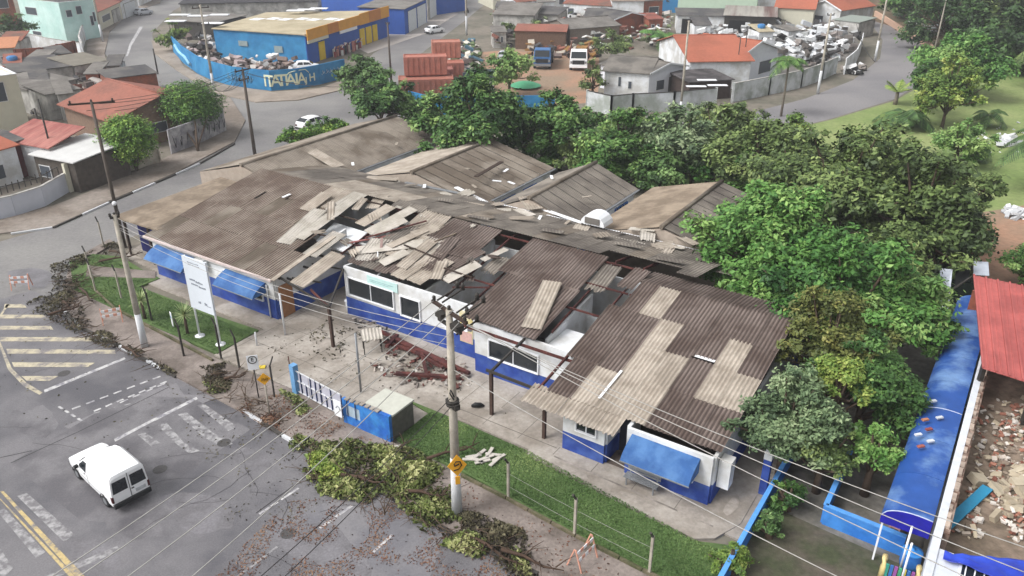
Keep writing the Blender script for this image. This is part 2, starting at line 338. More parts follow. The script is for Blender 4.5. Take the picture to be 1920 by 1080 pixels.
# clinic yards (drawn in the clinic frame)
def yard(name, uv, z, m): 
    b = MB(); b.prism([U(*p)[:2] for p in uv], 0, z); return b.build(name, m, kind='structure')
yard('clinic_yard', [(-38.5, 2.0), (-34, 1.6), (-34, .1), (-21.2, .1), (-21.2, -3.55), (-14.6, -3.55), (-7.2, -3.9), (-7.2, -.9), (-4.5, -.85), (9.3, -1.2), (9.3, 34), (-44, 34), (-44, 14)], .10, CONC)
yard('walkway', [(-7.0, -.6), (-1.3, -.95), (-1.1, -1.35), (7.6, -2.2), (8.3, -1.7), (8.9, -.3), (8.9, 3), (-7, 3)], .13, CONC)
yard('side_yard', [(9.3, -3), (15.5, -3), (15.5, 26), (9.3, 26)], .06, mat('side_yard_floor', '7d7973', .8, .2, 3., '5d5a52', .6, .4, bump=.2))
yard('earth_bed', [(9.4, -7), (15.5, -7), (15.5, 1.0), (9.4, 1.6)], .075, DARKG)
yard('lawn', [(-9.3, -.95), (-7.0, -.95), (-4.5, -1.0), (-1.5, -1.15), (-.9, -1.5), (7.6, -2.35), (9.1, -1.7), (9.15, -6.6), (6.8, -5.0), (-2.9, -4.05), (-7.1, -3.85), (-7.15, -1.3)], .15, GRASS)
yard('lawn', [(-40.6, .8), (-38.4, 1.7), (-35.3, 1.2), (-32.8, 1.0), (-32.8, -.6), (-27, -.5), (-24.5, -.4), (-21.3, -.2), (-21.1, -3.4), (-29, -3.5), (-36, -3.3), (-40.9, -.8)], .15, GRASS)
yard('garden_path', [(-38.9, -.6), (-37.3, -1.7), (-33.0, .8), (-34, 1.5)], .17, PAVE)
# tufts along the lawns (countless blades)
rs = np.random.default_rng(5)
pos = []
for (u0, u1, v0, v1, n) in [(-9, 9, -4.9, -1.0, 34000), (-40.5, -21.3, -3.4, 1.0, 26000)]:
    uu = rs.uniform(u0, u1, n); vv = rs.uniform(v0, v1, n)
    if u0 > -20: k = (vv > -3.95 - np.clip(uu + 2.9, 0, 20) * .1) & (vv < -1.1 - np.clip(uu + 1.3, 0, 9) * .13) & ~((uu < -7.1) & (vv < -.8))
    else: k = (vv > -3.3) & (vv < np.where(uu < -33, .9, -.7)) & (vv > -3.3 + np.clip(-36 - uu, 0, 9) * .5) & ~((np.abs(vv - (-.9 + (uu + 38) * .42)) < .8) & (uu < -33))
    uu, vv = uu[k], vv[k]; g = np.array([noise.noise((a * .5, c * .5, 0)) for a, c in zip(uu, vv)])
    pos.append(np.stack([OX + uu * CA - vv * SA, OY + uu * SA + vv * CA, np.full(len(uu), .17) + .0 * g], 1))
pos = np.concatenate(pos); tn = np.array([noise.noise((a[0] * .35, a[1] * .35, 3)) for a in pos]) * .7 + .45 + rs.uniform(-.2, .2, len(pos))
o = quads_np('lawn_grass', leafquads(rs, pos, rs.uniform(.05, .12, len(pos)), flat=.4), [leafmat('grass_blades', ['3b522b', '4a6436', '5a7441', '7b8d56'], .7)], np.clip(tn, 0, 1)); tag(o, kind='stuff')
# park and far ground
sheet('park_lawn', [(1560, 224), (1680, 188), (1745, 150), (1800, 130), (2300, 60), (2600, 330), (2300, 460), (1880, 400), (1750, 420), (1500, 420), (1250, 380), (1180, 320), (1250, 290), (1400, 262)], .01, GRASSP)
sheet('dirt_path', [(1700, 400), (1830, 400), (1920, 385), (2400, 370), (2400, 560), (1930, 540), (1830, 560), (1700, 520), (1600, 470)], .016, DIRTR)
sheet('dirt_path', [(1880, 405), (1920, 400), (2200, 330), (2200, 350), (1925, 418)], .018, DIRTR)
sheet('vehicle_yard', [(880, 160), (875, 100), (1000, 90), (1120, 88), (1125, 130), (1120, 190), (1000, 205), (900, 200)], .012, DIRTR)
sheet('depot_yard', [(325, 92), (400, 68), (575, 118), (640, 100), (650, 140), (590, 160), (510, 168), (400, 142)], .012, mat('depot_yard_floor', '6b665f', .9, .2, 1.))
sheet('forest_floor', [(1640, 40), (1700, 58), (1750, 100), (1760, 125), (1900, 95), (2500, 40), (2500, -80), (1600, -60), (1600, -20)], .012, mat('forest_soil', '4d4f38', .95, .2, .5, '6f5a48', .6, .1))
sheet('scrap_yard', [(1280, 130), (1300, 60), (1420, 40), (1600, 50), (1612, 90), (1530, 150), (1420, 150)], .014, mat('scrapyard_floor', '6e6a66', .9, .2, .5))

ck = random.Random(2)
for k in range(16):   # wandering cracks in the asphalt
    x, y = [(60, 800), (300, 860), (420, 900), (520, 1000), (250, 1000), (600, 960), (130, 640), (60, 700), (330, 940), (450, 1040), (700, 1010), (30, 600), (200, 480), (350, 400), (200, 850), (480, 930)][k]
    p = G(x, y, .02); a = ck.uniform(0, 3.1); pts = [p]
    for i in range(9): a += ck.uniform(-.5, .5); p = p + Vector((math.cos(a), math.sin(a), 0)) * ck.uniform(.3, .6); pts.append(p)
    vs = []; fs = []
    for i, q in enumerate(pts): d = (pts[min(i + 1, 9)] - pts[max(i - 1, 0)]).normalized(); n_ = Vector((-d.y, d.x, 0)) * .009; vs += [q - n_, q + n_]
    for i in range(9): fs.append((2 * i, 2 * i + 2, 2 * i + 3, 2 * i + 1))
    b = MB(); b.add(vs, fs); b.build('asphalt_crack', mat('tar_seam', '3e3c3e', .6), kind='structure')

JM = mat('joint_dark', '6b655e', .9, .2, 6.)
def ystrip(p, q, w_, z, m, name='slab_joint'):
    p, q = U(*p, z), U(*q, z); d = (q - p).normalized(); n_ = Vector((-d.y, d.x, 0)) * w_ / 2; b = MB(); b.add([p - n_, q - n_, q + n_, p + n_], [(0, 1, 2, 3)]); b.build(name, m, kind='structure')
for k in range(6): ystrip((-20.8 + k * 2.3, -3.3), (-20.8 + k * 2.3, 4.2), .03, .107, JM)
for v in (-1.2, 1.1, 3.0): ystrip((-21.2, v), (-7.8, v), .03, .1085, JM)
for k in range(7): ystrip((-6.4 + k * 2.1, -.55 - .12 * max(0, k - 2)), (-6.4 + k * 2.1, 2.9 if k < 3 else 0.0), .03, .137, JM)
ystrip((-6.9, -.1), (-.2, -.15), .05, .1385, JM); ystrip((.0, -.75), (8.0, -1.1), .1, .1385, mat('damp_stain', '77706a', .7, .2, 4., '98908a', .6, .9))
for k, (u, v, a, c) in enumerate([(1.2, -1.3, 2.2, .5), (4.6, -1.35, 1.8, .5), (6.9, -.9, 1.2, .8), (-13, 2.6, 3.2, 1.2), (-17, 1.0, 1.8, 1.0), (-10, .6, 2.2, .9), (-4.8, .9, 1.6, .7), (8.2, .6, .5, 1.4)]):   # uneven damp and patched areas of the slab
    P_ = []; 
    for i in range(14): t = 2 * math.pi * i / 14; r_ = 1 + .35 * noise.noise((math.cos(t) * 1.3 + k * 5, math.sin(t) * 1.3, k)); P_.append(U(u + a * .5 * r_ * math.cos(t), v + c * .5 * r_ * math.sin(t), .1395 if -7 < u else .1100))
    b = MB(); b.add(P_, [tuple(range(14))]); b.build('damp_patch', mat('damp_concrete', '8f8880', .7, .16, 5., 'a09890', .6, 1.2), kind='structure')
for (x, y) in [(300, 880), (540, 1000), (120, 700), (420, 830)]:
    p = G(x, y, .019)
    b = MB(); b.add([(p.x + .33 * math.cos(i * .5236), p.y + .33 * math.sin(i * .5236), .019) for i in range(12)], [tuple(range(12))]); b.build('manhole_cover', mat('iron_cover', '4c4a4a', .6, .2, 8.), kind='structure')
for k, (x, y, s_) in enumerate([(250, 980, 1.1), (600, 1030, 1.5), (470, 860, .8), (60, 790, 1.2), (180, 1040, .9), (380, 960, 1.3), (320, 660, .5), (60, 520, 1.6), (260, 420, 1.8)]):   # repairs and oil marks
    p = G(x, y, 0); P_ = []
    for i in range(16): t = 2 * math.pi * i / 16; r_ = s_ * (1 + .5 * noise.noise((math.cos(t) * 1.5 + k * 7, math.sin(t) * 1.5, 2))); P_.append((p.x + r_ * 1.5 * math.cos(t) * CA - r_ * .7 * math.sin(t) * SA, p.y + r_ * 1.5 * math.cos(t) * SA + r_ * .7 * math.sin(t) * CA, .0135))
    b = MB(); b.add(P_, [tuple(range(16))]); b.build('asphalt_repair', ASPD if k % 3 == 0 else mat('worn_asphalt', '69676a', .45, .16, 10., '78767a', .6, .8), kind='structure')
# ================================================================ corrugated sheets
SH = {}
def corr(wd, ln, m, pitch=.2, amp=.038, th=.012, seg=4, jag=0):
    key = (round(wd, 2), round(ln, 2), m.name, pitch, amp, jag)
    if key in SH: return SH[key]
    n = max(8, math.ceil(wd / pitch * seg - .01)); b = MB(); vs = []
    rr = random.Random(len(SH))
    for i in range(n + 1):
        x = min(wd, pitch * i / seg); z = amp * math.cos(2 * math.pi * x / pitch)
        e = rr.uniform(-.12, .35) * jag
        vs += [(x, e, z), (x, ln - rr.uniform(-.1, .3) * jag, z), (x, e, z - th), (x, ln - rr.uniform(-.1, .1) * jag, z - th)]
    top = [(4 * i, 4 * i + 4, 4 * i + 5, 4 * i + 1) for i in range(n)]; bot = [(4 * i + 2, 4 * i + 3, 4 * i + 7, 4 * i + 6) for i in range(n)]
    b.add(vs, top, 0, True); b.add(vs, bot, 0, True); n0 = len(b.v); b.v += [tuple(q) for q in vs]
    f2 = [(4 * i, 4 * i + 2, 4 * i + 6, 4 * i + 4) for i in range(n)] + [(4 * i + 1, 4 * i + 5, 4 * i + 7, 4 * i + 3) for i in range(n)] + [(0, 1, 3, 2), (4 * n, 4 * n + 2, 4 * n + 3, 4 * n + 1)]
    b.f += [tuple(i_ + n0 for i_ in f) for f in f2]; b.m += [0] * len(f2); b.sm += [False] * len(f2)
    SH[key] = b.mesh('roof_sheet', m); return SH[key]
SL = math.atan(.19)
rnd = random.Random(3)
def cell(par, u0, u1, v0, v1, m, lift=0., tw=0., jag=0, name='roof_sheet'):
    o = bpy.data.objects.new(name, corr(u1 - u0, (v1 - v0) / math.cos(SL) + .14, m, jag=jag)); C.objects.link(o); o.parent = par
    z = roofz(v0) + .07 + lift
    o.location = (u0 + rnd.uniform(-.02, .02), v0 - .04 + rnd.uniform(-.05, .05), z); o.rotation_euler = (SL - .009, rnd.uniform(-.004, .004), tw + rnd.uniform(-.006, .006)); return o
def loose(pa, pb, wd, m, label, la=.12, lb=.12, name='loose_roof_sheet', roll=0., z=None, group='roof sheets torn loose by the storm', amp=.03, cat='roof sheet'):
    """a sheet lying from survey point pa to pb over the roof (or at heights z)"""
    if z is None:
        A = LR(*pa, la); B_ = LR(*pb, lb)
    else: A = L(*pa, z[0]); B_ = L(*pb, z[1])
    A = U(*A); B_ = U(*B_); d = B_ - A; ln = d.length; d.normalize()
    x = d.cross(Vector((0, 0, 1))).normalized(); n = x.cross(d); 
    if roll: x, n = (Matrix.Rotation(roll, 3, d) @ x), (Matrix.Rotation(roll, 3, d) @ n)
    o = bpy.data.objects.new(name, corr(wd, round(ln, 1), m, amp=amp)); C.objects.link(o)
    M = Matrix((x, d, n)).transposed().to_4x4(); M.translation = A - x * wd / 2
    o.matrix_world = M; return tag(o, label, cat, group)
# ================================================================ walls and windows (in the clinic frame)
def wall(par, p0, p1, h0, h1, band=1.2, t=.16, op=(), ma=None, mb=None, z0=.09, name='wall'):
    p0, p1 = Vector((*p0, 0)), Vector((*p1, 0)); d = p1 - p0; ln = d.length; d.normalize(); n = Vector((d.y, -d.x, 0)) * t / 2
    ma = ma or WHITE; mb = mb or BLUED; b = MB()
    H = lambda s: h0 + (h1 - h0) * s / ln
    def blk(s0, s1, za, zb0, zb1, mi):
        if s1 - s0 < .01: return
        a, c = p0 + d * s0, p0 + d * s1
        b.hexa([a + n + Vector((0, 0, za)), c + n + Vector((0, 0, za)), c - n + Vector((0, 0, za)), a - n + Vector((0, 0, za))],
               [a + n + Vector((0, 0, zb0)), c + n + Vector((0, 0, zb1)), c - n + Vector((0, 0, zb1)), a - n + Vector((0, 0, zb0))], mi)
    def col(s0, s1, za, top):
        zt0, zt1 = (H(s0), H(s1)) if top is None else (top, top)
        if za < band and min(zt0, zt1) > band: blk(s0, s1, za, band, band, 1); blk(s0, s1, band, zt0, zt1, 0)
        else: blk(s0, s1, za, zt0, zt1, 1 if max(zt0, zt1) <= band + .01 else 0)
    s = 0
    for (a, c, za, zb) in sorted(op):
        col(s, a, z0, None)
        if za > z0 + .01: col(a, c, z0, za)
        col(a, c, zb, None); s = c
    col(s, ln, z0, None)
    return b.build(name, [ma, mb], par)
def window(par, p0, p1, z0, z1, bars=2, fm=None, inset=0., frame=.06, grille=0, name='window', hb=0):
    """frame standing a little proud of the wall face with dark panes behind"""
    p0, p1 = Vector((*p0, 0)), Vector((*p1, 0)); d = (p1 - p0); ln = d.length; d.normalize(); n = Vector((d.y, -d.x, 0)); up = Vector((0, 0, 1))
    fm = fm or WHITEC; b = MB()
    def bx(s0, s1, za, zb, o0, o1, bb, mi=0):
        a, c = p0 + d * s0, p0 + d * s1
        bb.hexa([a + n * o1 + up * za, c + n * o1 + up * za, c + n * o0 + up * za, a + n * o0 + up * za], [a + n * o1 + up * zb, c + n * o1 + up * zb, c + n * o0 + up * zb, a + n * o0 + up * zb], mi)
    bx(-frame, ln + frame, z0 - frame, z0, -.03, .12, b); bx(-frame, ln + frame, z1, z1 + frame, -.03, .10, b)
    bx(-frame, 0, z0, z1, -.03, .10, b); bx(ln, ln + frame, z0, z1, -.03, .10, b)
    for i in range(1, bars + 1): s = ln * i / (bars + 1); bx(s - .02, s + .02, z0, z1, -.01, .05, b)
    for i in range(1, hb + 1): s = z0 + (z1 - z0) * i / (hb + 1); bx(0, ln, s - .015, s + .015, -.012, .045, b)
    w_ = b.build(name, fm, par)
    g = MB(); bx(0, ln, z0, z1, -.02, .0, g); g.build('pane', DARKGLASS, w_)
    return w_
# ================================================================ the clinic, front ranges under one long roof
clinic = clinic_frame('clinic_building', 'long white and blue single storey clinic with its corrugated roof torn open by a storm', 'building')
T = .16
# left block
wall(clinic, (-33.5, 1.5), (-21.4, 1.5), 2.9, 2.9, 1.45, op=[(1.0, 4.4, 1.1, 2.3), (7.4, 11.0, 1.1, 2.3)])
wall(clinic, (-21.4, 1.58), (-21.4, 7.9), 2.95, 4.05, 1.35); wall(clinic, (-21.4, 7.9), (-21.4, 11.7), 2.6, 2.6, 1.35)
wall(clinic, (-33.5, 11.7), (-33.5, 1.58), 4.82, 2.95, 1.3)
wall(clinic, (-21.3, 7.95), (-18.4, 7.95), 3.3, 3.3, 1.3)
window(clinic, (-32.5, 1.42), (-29.1, 1.42), 1.16, 2.3, 3); window(clinic, (-26.1, 1.42), (-22.5, 1.42), 1.16, 2.3, 3)
# court wall
wall(clinic, (-18.3, 4.5), (-7.6, 4.5), 3.42, 3.42, 1.35, op=[(.35, 4.0, 1.55, 2.75), (4.55, 6.05, 1.35, 2.65)])
wall(clinic, (-18.3, 7.6), (-18.3, 4.58), 3.1, 3.4, 1.35)
window(clinic, (-17.95, 4.42), (-14.3, 4.42), 1.61, 2.75, 1); window(clinic, (-13.7, 4.42), (-12.28, 4.42), 1.41, 2.65, 0)
wall(clinic, (-7.6, 3.5), (0, 3.5), 3.2, 3.2, 1.25, op=[(1.0, 4.1, 1.3, 2.4)])
wall(clinic, (-7.6, 4.4), (-7.6, 3.58), 3.35, 3.2, 1.25)
window(clinic, (-6.6, 3.42), (-3.5, 3.42), 1.35, 2.4, 1)
# right block
u1 = L(1132, 868, .1).x
wall(clinic, (0, .1), (2.2, .1), 2.62, 2.62, 1.15, op=[(.75, 1.75, 1.5, 2.1)])
window(clinic, (.75, .02), (1.75, .02), 1.53, 2.1, 1)
wall(clinic, (2.2, .18), (2.2, 1.5), 2.62, 2.62, 1.15); wall(clinic, (2.28, 1.4), (3.3, 1.4), 2.62, 2.62, 1.15, op=[(.05, .95, .1, 2.15)])
d_ = MB(); d_.box(2.34, 1.38, .12, 3.22, 1.44, 2.13); d_.box(2.42, 1.36, .25, 3.14, 1.385, 1.0); d_.box(2.42, 1.36, 1.15, 3.14, 1.385, 2.0)
dr = d_.build('door', mat('dark_door', '2b2e3c', .6), clinic)
wall(clinic, (3.3, 1.32), (3.3, .18), 2.62, 2.62, 1.15); wall(clinic, (3.3, .1), (7.3, .1), 2.62, 2.62, 1.15, op=[(.8, 3.2, 1.1, 2.0)])
window(clinic, (4.1, .02), (6.5, .02), 1.13, 2.0, 2)
wall(clinic, (7.3, .18), (7.3, 17), 2.6, 3.4, 1.15)
wall(clinic, (0, .18), (0, 3.42), 2.62, 3.2, 1.25)
# interior partitions seen through the open roof
for a, c, h0, h1, k in [((-3.5, 4.2), (-3.5, 9.2), 3.0, 3.6, 0), ((-7.6, 8.6), (0, 8.6), 2.5, 2.5, 0), ((0, 3.6), (0, 12), 3.1, 3.1, 0), ((-7.9, 5.0), (-7.9, 12), 3.3, 4.0, 0), ((-12.2, 5), (-12.2, 12), 3.2, 4.0, 0), ((-16, 5), (-16, 12), 3.2, 4.3, 0), ((-21, 12.0), (7, 12.0), 3.6, 3.6, 0), ((-33, 12), (-21.2, 12), 4.2, 4.2, 0)]:
    wall(clinic, a, c, h0, h1, .9, .14, name='partition_wall', mb=WHITE)
b = MB(); b.box(-33.4, 1.6, .02, -21.5, 17.6, .128); b.box(-21.5, 8.05, .02, -18.4, 17.6, .128); b.box(-18.4, 4.6, .02, -7.6, 17.6, .128); b.box(-7.6, 3.6, .02, 0, 17.6, .128); b.box(.0, .2, .02, 7.2, 17.6, .145); b.build('floor', mat('inside_floor', '6e625a', .8, .25, 2., '3f3a38', .8, .8), clinic)
b = MB(); pz = [L(*p, 3.45) for p in [(593, 452), (627, 418), (689, 437), (648, 474)]]; b.prism([(q.x, q.y) for q in pz], 3.42, 3.5); b.build('ceiling_panel', mat('matt_white', 'dfe2e6', .95, .03), clinic)
b = MB(); b.box(-3.4, 3.6, 2.7, -.1, 6.2, 2.76); b.build('ceiling_panel', WHITE, clinic)
# timber and steel under the sheets
for v in (1.7, 4.35, 6.6, 9.0, 11.3):
    for a, c in ((-33.4, -21.0), (-20.9, -8.4), (-8.3, -1.2), (-1.1, 7.3)):
        if (v < 5 and -21 < a < -1.2) or (v > 10 and a > -1.2): continue
        b = MB(); b.box(a, v - .03, roofz(v) - .11, c, v + .03, roofz(v) - .01); b.build('purlin', REDB if a > -21 else WOODD, clinic)
for u in (-19.6, -14.2, -10.6, -8.8, -5.6, -3.4, -1.6, -.3, 3.3):
    vt = 10.1 if u > -1 else 11.6; b = MB(); b.bar((u, 4.6, roofz(4.6) - .24), (u, vt, roofz(vt) - .24), .06, .14); b.build('rafter', REDB, clinic)
    if u > -1: continue
    b = MB(); b.bar((u, 11.8, roofz(11.6) - .24), (u, 17.4, roofz(11.6) - 1.3), .08, .16); b.build('rafter', REDB, clinic)
for v in (2.5, 3.9, 5.3, 6.7):   # stub ends in the white side wall
    b = MB(); b.box(-21.31, v - .05, roofz(v) - .62, -20.6, v + .05, roofz(v) - .5); b.build('beam_stub', METALD, clinic)
# sheets of the left block
vr = [1.28, 4.2, 6.7, 9.2, 11.75]
for c in range(10):
    u0 = -34.0 + c * 1.28
    for r in range(4):
        if c == 9 and r >= 1: continue
        if c == 8 and r >= 2: continue
        m = FIBB if (r + c * 3) % 7 else FIBD
        if (c, r) in ((6, 3), (7, 3), (7, 2)): m = FIBL if r == 3 else FIBD
        if (c, r) == (2, 2):   # a hole punched through this sheet
            cell(clinic, u0, u0 + .75, vr[r], vr[r + 1], m, jag=.3); cell(clinic, u0 + 1.05, u0 + 1.28, vr[r], vr[r + 1], m, jag=.3); cell(clinic, u0 + .75, u0 + 1.05, vr[r], vr[r] + 1.3, m, jag=.6); continue
        cell(clinic, u0, u0 + 1.28, vr[r], vr[r + 1], m)
b = MB(); b.box(-34.0, 1.1, 2.86, -21.2, 1.22, 3.0); b.build('fascia_board', mat('pinkish_fascia', 'cbbcb8', .8), clinic)
b = MB(); b.bar((-21.15, 1.2, roofz(1.2) + .1), (-21.15, 6.6, roofz(6.6) + .1), .35, .05); b.build('verge_board', FIBL, clinic)
# sheets of the middle: what still hangs on
def run(u0, u1, n, v0, v1, m, lift=0., tw=0., skew=0., jag=.15):
    for i in range(n):
        a = u0 + (u1 - u0) * i / n; mm = m[i % len(m)] if isinstance(m, list) else m
        cell(clinic, a, a + (u1 - u0) / n, v0 + skew * i, v1 + skew * i, mm, lift, tw, jag)
run(-18.2, -15.0, 3, 4.7, 7.2, [FIBR, FIBG, FIBR], .02, jag=.3); run(-17.9, -15.1, 2, 7.0, 9.6, [FIBG, FIBR], .03, jag=.3); run(-15.0, -13.0, 2, 4.9, 7.6, [FIBR], .02, jag=.4); run(-15.0, -11.2, 3, 7.9, 11.4, FIBR, .1); run(-13.2, -10.6, 2, 5.5, 8.0, FIBR, .04, jag=.4)
run(-8.95, -3.75, 4, 7.75, 11.5, FIBR, .06); run(-9.9, -8.9, 1, 7.3, 9.0, FIBG, .02, jag=.8)
run(-3.6, -2.5, 1, 8.4, 11.0, FIBG, -.12, .06, jag=.9); run(-2.1, -1.1, 1, 9.3, 11.3, FIBR, -.05, -.1, jag=.9); run(-8.25, -3.55, 4, 3.25, 7.9, FIBR, .09)
run(-17.5, -15.1, 2, 9.3, 11.6, FIBL, .02, .1, jag=.5); run(-16.5, -13.2, 3, 6.2, 9.0, [FIBL, FIBN], .10, -.12, jag=.3)
run(-17.8, -16.0, 1, 5.0, 7.4, FIBN, .1, .3); run(-14.6, -12.2, 2, 4.7, 7.4, FIBL, .1, -.15); run(-24.3, -22.9, 1, 9.0, 11.7, FIBN, .05, -.05)
run(-20.2, -17.6, 2, 11.2, 12.0, FIBG, .05, jag=.6); run(-21.6, -20.4, 1, 4.2, 7.0, FIBN, .02, .05)
# sheets of the right block: rows and columns of old dark and newer pale sheets
ur = [-1.15, .15, 1.4, 2.65, 3.95, 5.15, 6.3, 7.5]; vv = [.4, 3.0, 5.4, 7.6, 10.2]
pale = {(1, 0), (2, 0), (3, 0), (2, 1), (3, 1), (5, 1), (6, 1), (2, 2), (5, 2), (1, 3)}
for r in range(4):
    for c in range(7):
        u0, u1_ = ur[c], ur[c + 1]
        if c == 0 and r in (1, 2): u0 -= .45
        if c == 0 and r == 3: u0 += .2
        if (c, r) == (4, 2): cell(clinic, u0, u1_, vv[r] + .25, vv[r + 1], FIBR); continue
        cell(clinic, u0, u1_, vv[r], vv[r + 1], FIBL if (c, r) in pale else FIBR, jag=.1)
for i in range(5):
    o = cell(clinic, -1.95 + i * 1.0, -.95 + i * 1.0, -.72 - i * .02, .5, FIBL, -.03, jag=.2)
for i in range(7):   # ridge caps and the short fall behind
    o = bpy.data.objects.new('roof_sheet', corr(ur[i + 1] - ur[i], 2.3, FIBR)); C.objects.link(o); o.parent = clinic
    o.location = (ur[i], 10.22, roofz(10.2) + .09); o.rotation_euler = (-.17, 0, 0)
# slivers of bright sky-light sheet
b = MB(); b.bar((1.35, .95, roofz(.95) + .13), (1.42, 3.1, roofz(3.1) + .13), .12, .02); b.build('roof_gap_strip', WHITEC, clinic)
b = MB(); b.box(4.1, 5.55, roofz(5.6) + .1, 5.1, 5.75, roofz(5.6) + .12); b.build('roof_gap_strip', WHITEC, clinic)
# back slope of the front range
def bz(v): return roofz(11.75) + .06 - (v - 11.75) * .19
n = 26
for i in range(n + 6):
    a = -33.2 + i * 1.2
    for (v0, v1, k) in ((11.75, 14.9, 0), (14.9, 18.0, 1)):
        if a > 1.4 and v1 < 15: continue
        if -3.9 < a < -.9 and k == 0 and False: continue
        mm = FIBL if (-27.6 < a < -21 and k == 0) else (FIBG if i % 5 else FIBD)
        z0 = bz(v0) if a < 1.4 else bz(v0) - .25
        if k == 0 and -5.2 < a < -.4: v0_ = v0 + 1.2
        else: v0_ = v0
        o = bpy.data.objects.new('roof_sheet', corr(1.2, v1 - v0_ + .15, mm, amp=.022)); C.objects.link(o); o.parent = clinic
        o.location = (a, v0_, z0 - (v0_ - v0) * .19 + (.02 if k == 0 else 0)); o.rotation_euler = (-SL + .004, 0, rnd.uniform(-.01, .01))
b = MB(); b.box(-31, 18.1, 3.45, -19, 18.4, 3.55); b.box(-31, 18.1, 3.55, -19, 18.14, 3.65); b.build('gutter', METAL, clinic)
b = MB(); b.box(-18.8, 18.12, 3.5, 2.4, 18.5, 3.62); b.box(-18.8, 18.12, 3.62, 2.4, 18.16, 3.7); b.build('gutter', WHITEC, clinic)
# the flat tan roof of the annex on the left corner
b = MB(); b.hexa([(-38.6, 1.9, 3.08), (-33.7, 2.1, 3.05), (-33.7, 11.3, 3.3), (-38.9, 11.6, 3.3)], [(-38.6, 1.9, 3.2), (-33.7, 2.1, 3.17), (-33.7, 11.3, 3.42), (-38.9, 11.6, 3.42)]); b.build('annex_roof', FIBT, clinic)
wall(clinic, (-38.2, 3.4), (-33.6, 3.4), 3.0, 3.0, 3.1, mb=mat('night_blue_paint', '1b1f5a', .7, .1)); wall(clinic, (-38.3, 11), (-38.3, 3.4), 3.0, 3.0, 3.1, mb=mat('night_blue_paint', '1b1f5a'))
for u, v in ((-38.2, 2.4), (-35.2, 2.3)):
    b = MB(); b.box(u - .08, v - .08, .1, u + .08, v + .08, 3.05); b.build('post', WOODD, clinic)
b = MB(); b.box(-38.2, 2.4, .1, -34.2, 2.54, .6); b.build('low_wall', CONC, clinic)
# awnings
def awning(par, u0, u1, v, z, out=1.05, drop=.62, mb=None):
    n = 6; b = MB(); top = []; 
    for k in range(n + 1):
        t = k / n; top.append((v - out * (t + .10 * math.sin(math.pi * t)), z - drop * (t * .75 + .25 * t ** 3)))
    for (ya, za), (yb, zb) in zip(top[:-1], top[1:]):
        b.hexa([(u0, yb, zb - .03), (u1, yb, zb - .03), (u1, ya, za - .03), (u0, ya, za - .03)], [(u0, yb, zb), (u1, yb, zb), (u1, ya, za), (u0, ya, za)])
    for u in (u0, u1):
        b.add([(u, y, zz) for y, zz in top] + [(u, v, z - drop)], [tuple(range(n + 2))])
    aw = b.build('awning', mb or BLUEAWN, par)
    e = MB(); e.bar((u0 - .02, top[-1][0], top[-1][1]), (u1 + .02, top[-1][0], top[-1][1]), .05); e.build('awning_bar', METAL, aw); return aw
awning(clinic, L(402, 528, 1.9).x + .2, -22.0, 1.38, 2.55, 1.2, .7); awning(clinic, -32.9, -28.9, 1.38, 2.55, 1.2, .7); awning(clinic, 3.55, 6.75, 0, 2.42, 1.15, .75)
# door of the left block at its side, brown
b = MB(); b.box(-21.31, 1.7, .11, -21.25, 2.75, 2.3); dr = b.build('door', WOOD, clinic)
# porch frames in the court
pp = L(625, 650, .1); 
for (x, y), h in (((625, 650), 2.7), ((922, 778), 2.65), ((1020, 822), 2.5)):
    p = L(x, y, .1); b = MB(); b.box(p.x - .08, p.y - .08, .1, p.x + .08, p.y + .08, h); b.build('post', mat('post_brown', '4a3a33', .8, .2, 8.), clinic)
p1, p2, p3 = L(625, 650, .1), L(922, 778, .1), L(1020, 822, .1)
def beam(a, c, wd=.09, ht=.14, m=None): b = MB(); b.bar(a, c, wd, ht); return b.build('beam', m or METALD, clinic)
beam((p1.x, p1.y, 2.72), (-18.3, 4.4, 3.2)); beam((p1.x, p1.y, 2.72), (-21.2, 1.9, 2.85)); beam((p1.x, p1.y, 2.70), (-18.35, 1.7, 2.9), m=REDB)
beam((p2.x - .3, p2.y, 2.7), (-.9, .35, 2.65)); beam((-8.6, 3.0, 3.02), (-1.2, 3.0, 3.02), m=REDB); beam((p2.x, p2.y, 2.72), (-4.3, 3.35, 3.2)); beam((-1.6, .4, 2.7), (-1.6, 3.4, 3.2), m=REDB)
for i in range(3): beam((-20.6, 2.3 + i * 1.7, 2.86 + i * .3), (-18.4, 2.6 + i * 1.7, 3.0 + i * .25), .07, .1)
# notice board, poster, meter boxes on the court wall
b = MB(); q0, q1 = L(716, 530, 3).x, L(765, 545, 3).x; b.box(-16.3, 4.36, 2.78, -13.9, 4.42, 3.36); nb = b.build('notice_board', mat('pale_green_board', 'b9d6d4', .6, .04), clinic)
for k, (a, c, z) in enumerate([(-16.1, -14.2, 3.1), (-16.1, -14.6, 3.0)]):
    b = MB(); b.box(a, 4.35, z, c, 4.363, z + .035); b.build('lettering', mat('pale_print', '8fb5b5', .7), nb)
b = MB(); b.box(-9.35, 4.38, 1.0, -8.45, 4.42, 3.0); ps = b.build('poster', mat('cream_print', 'cdbf86', .6, .06, 3., 'd8d2bb', .6, 1.), clinic)
b = MB(); b.box(-9.3, 4.37, 1.05, -8.5, 4.382, 1.7); b.build('lower_print', mat('pink_print', 'c9a59f', .6, .1, 5.), ps)
b = MB(); b.lathe([(.0, 0), (.3, 0), (.3, .012), (.24, .012), (.24, .005), (0, .005)], n=20); e = b.build('ring_print', WHITEC, ps); e.location = (-8.95, 4.37, 2.0); e.rotation_euler = (R(90), 0, 0)
b = MB(); b.box(-8.0, 3.3, 2.55, -7.75, 3.42, 2.8); b.build('floodlight', METAL, clinic)
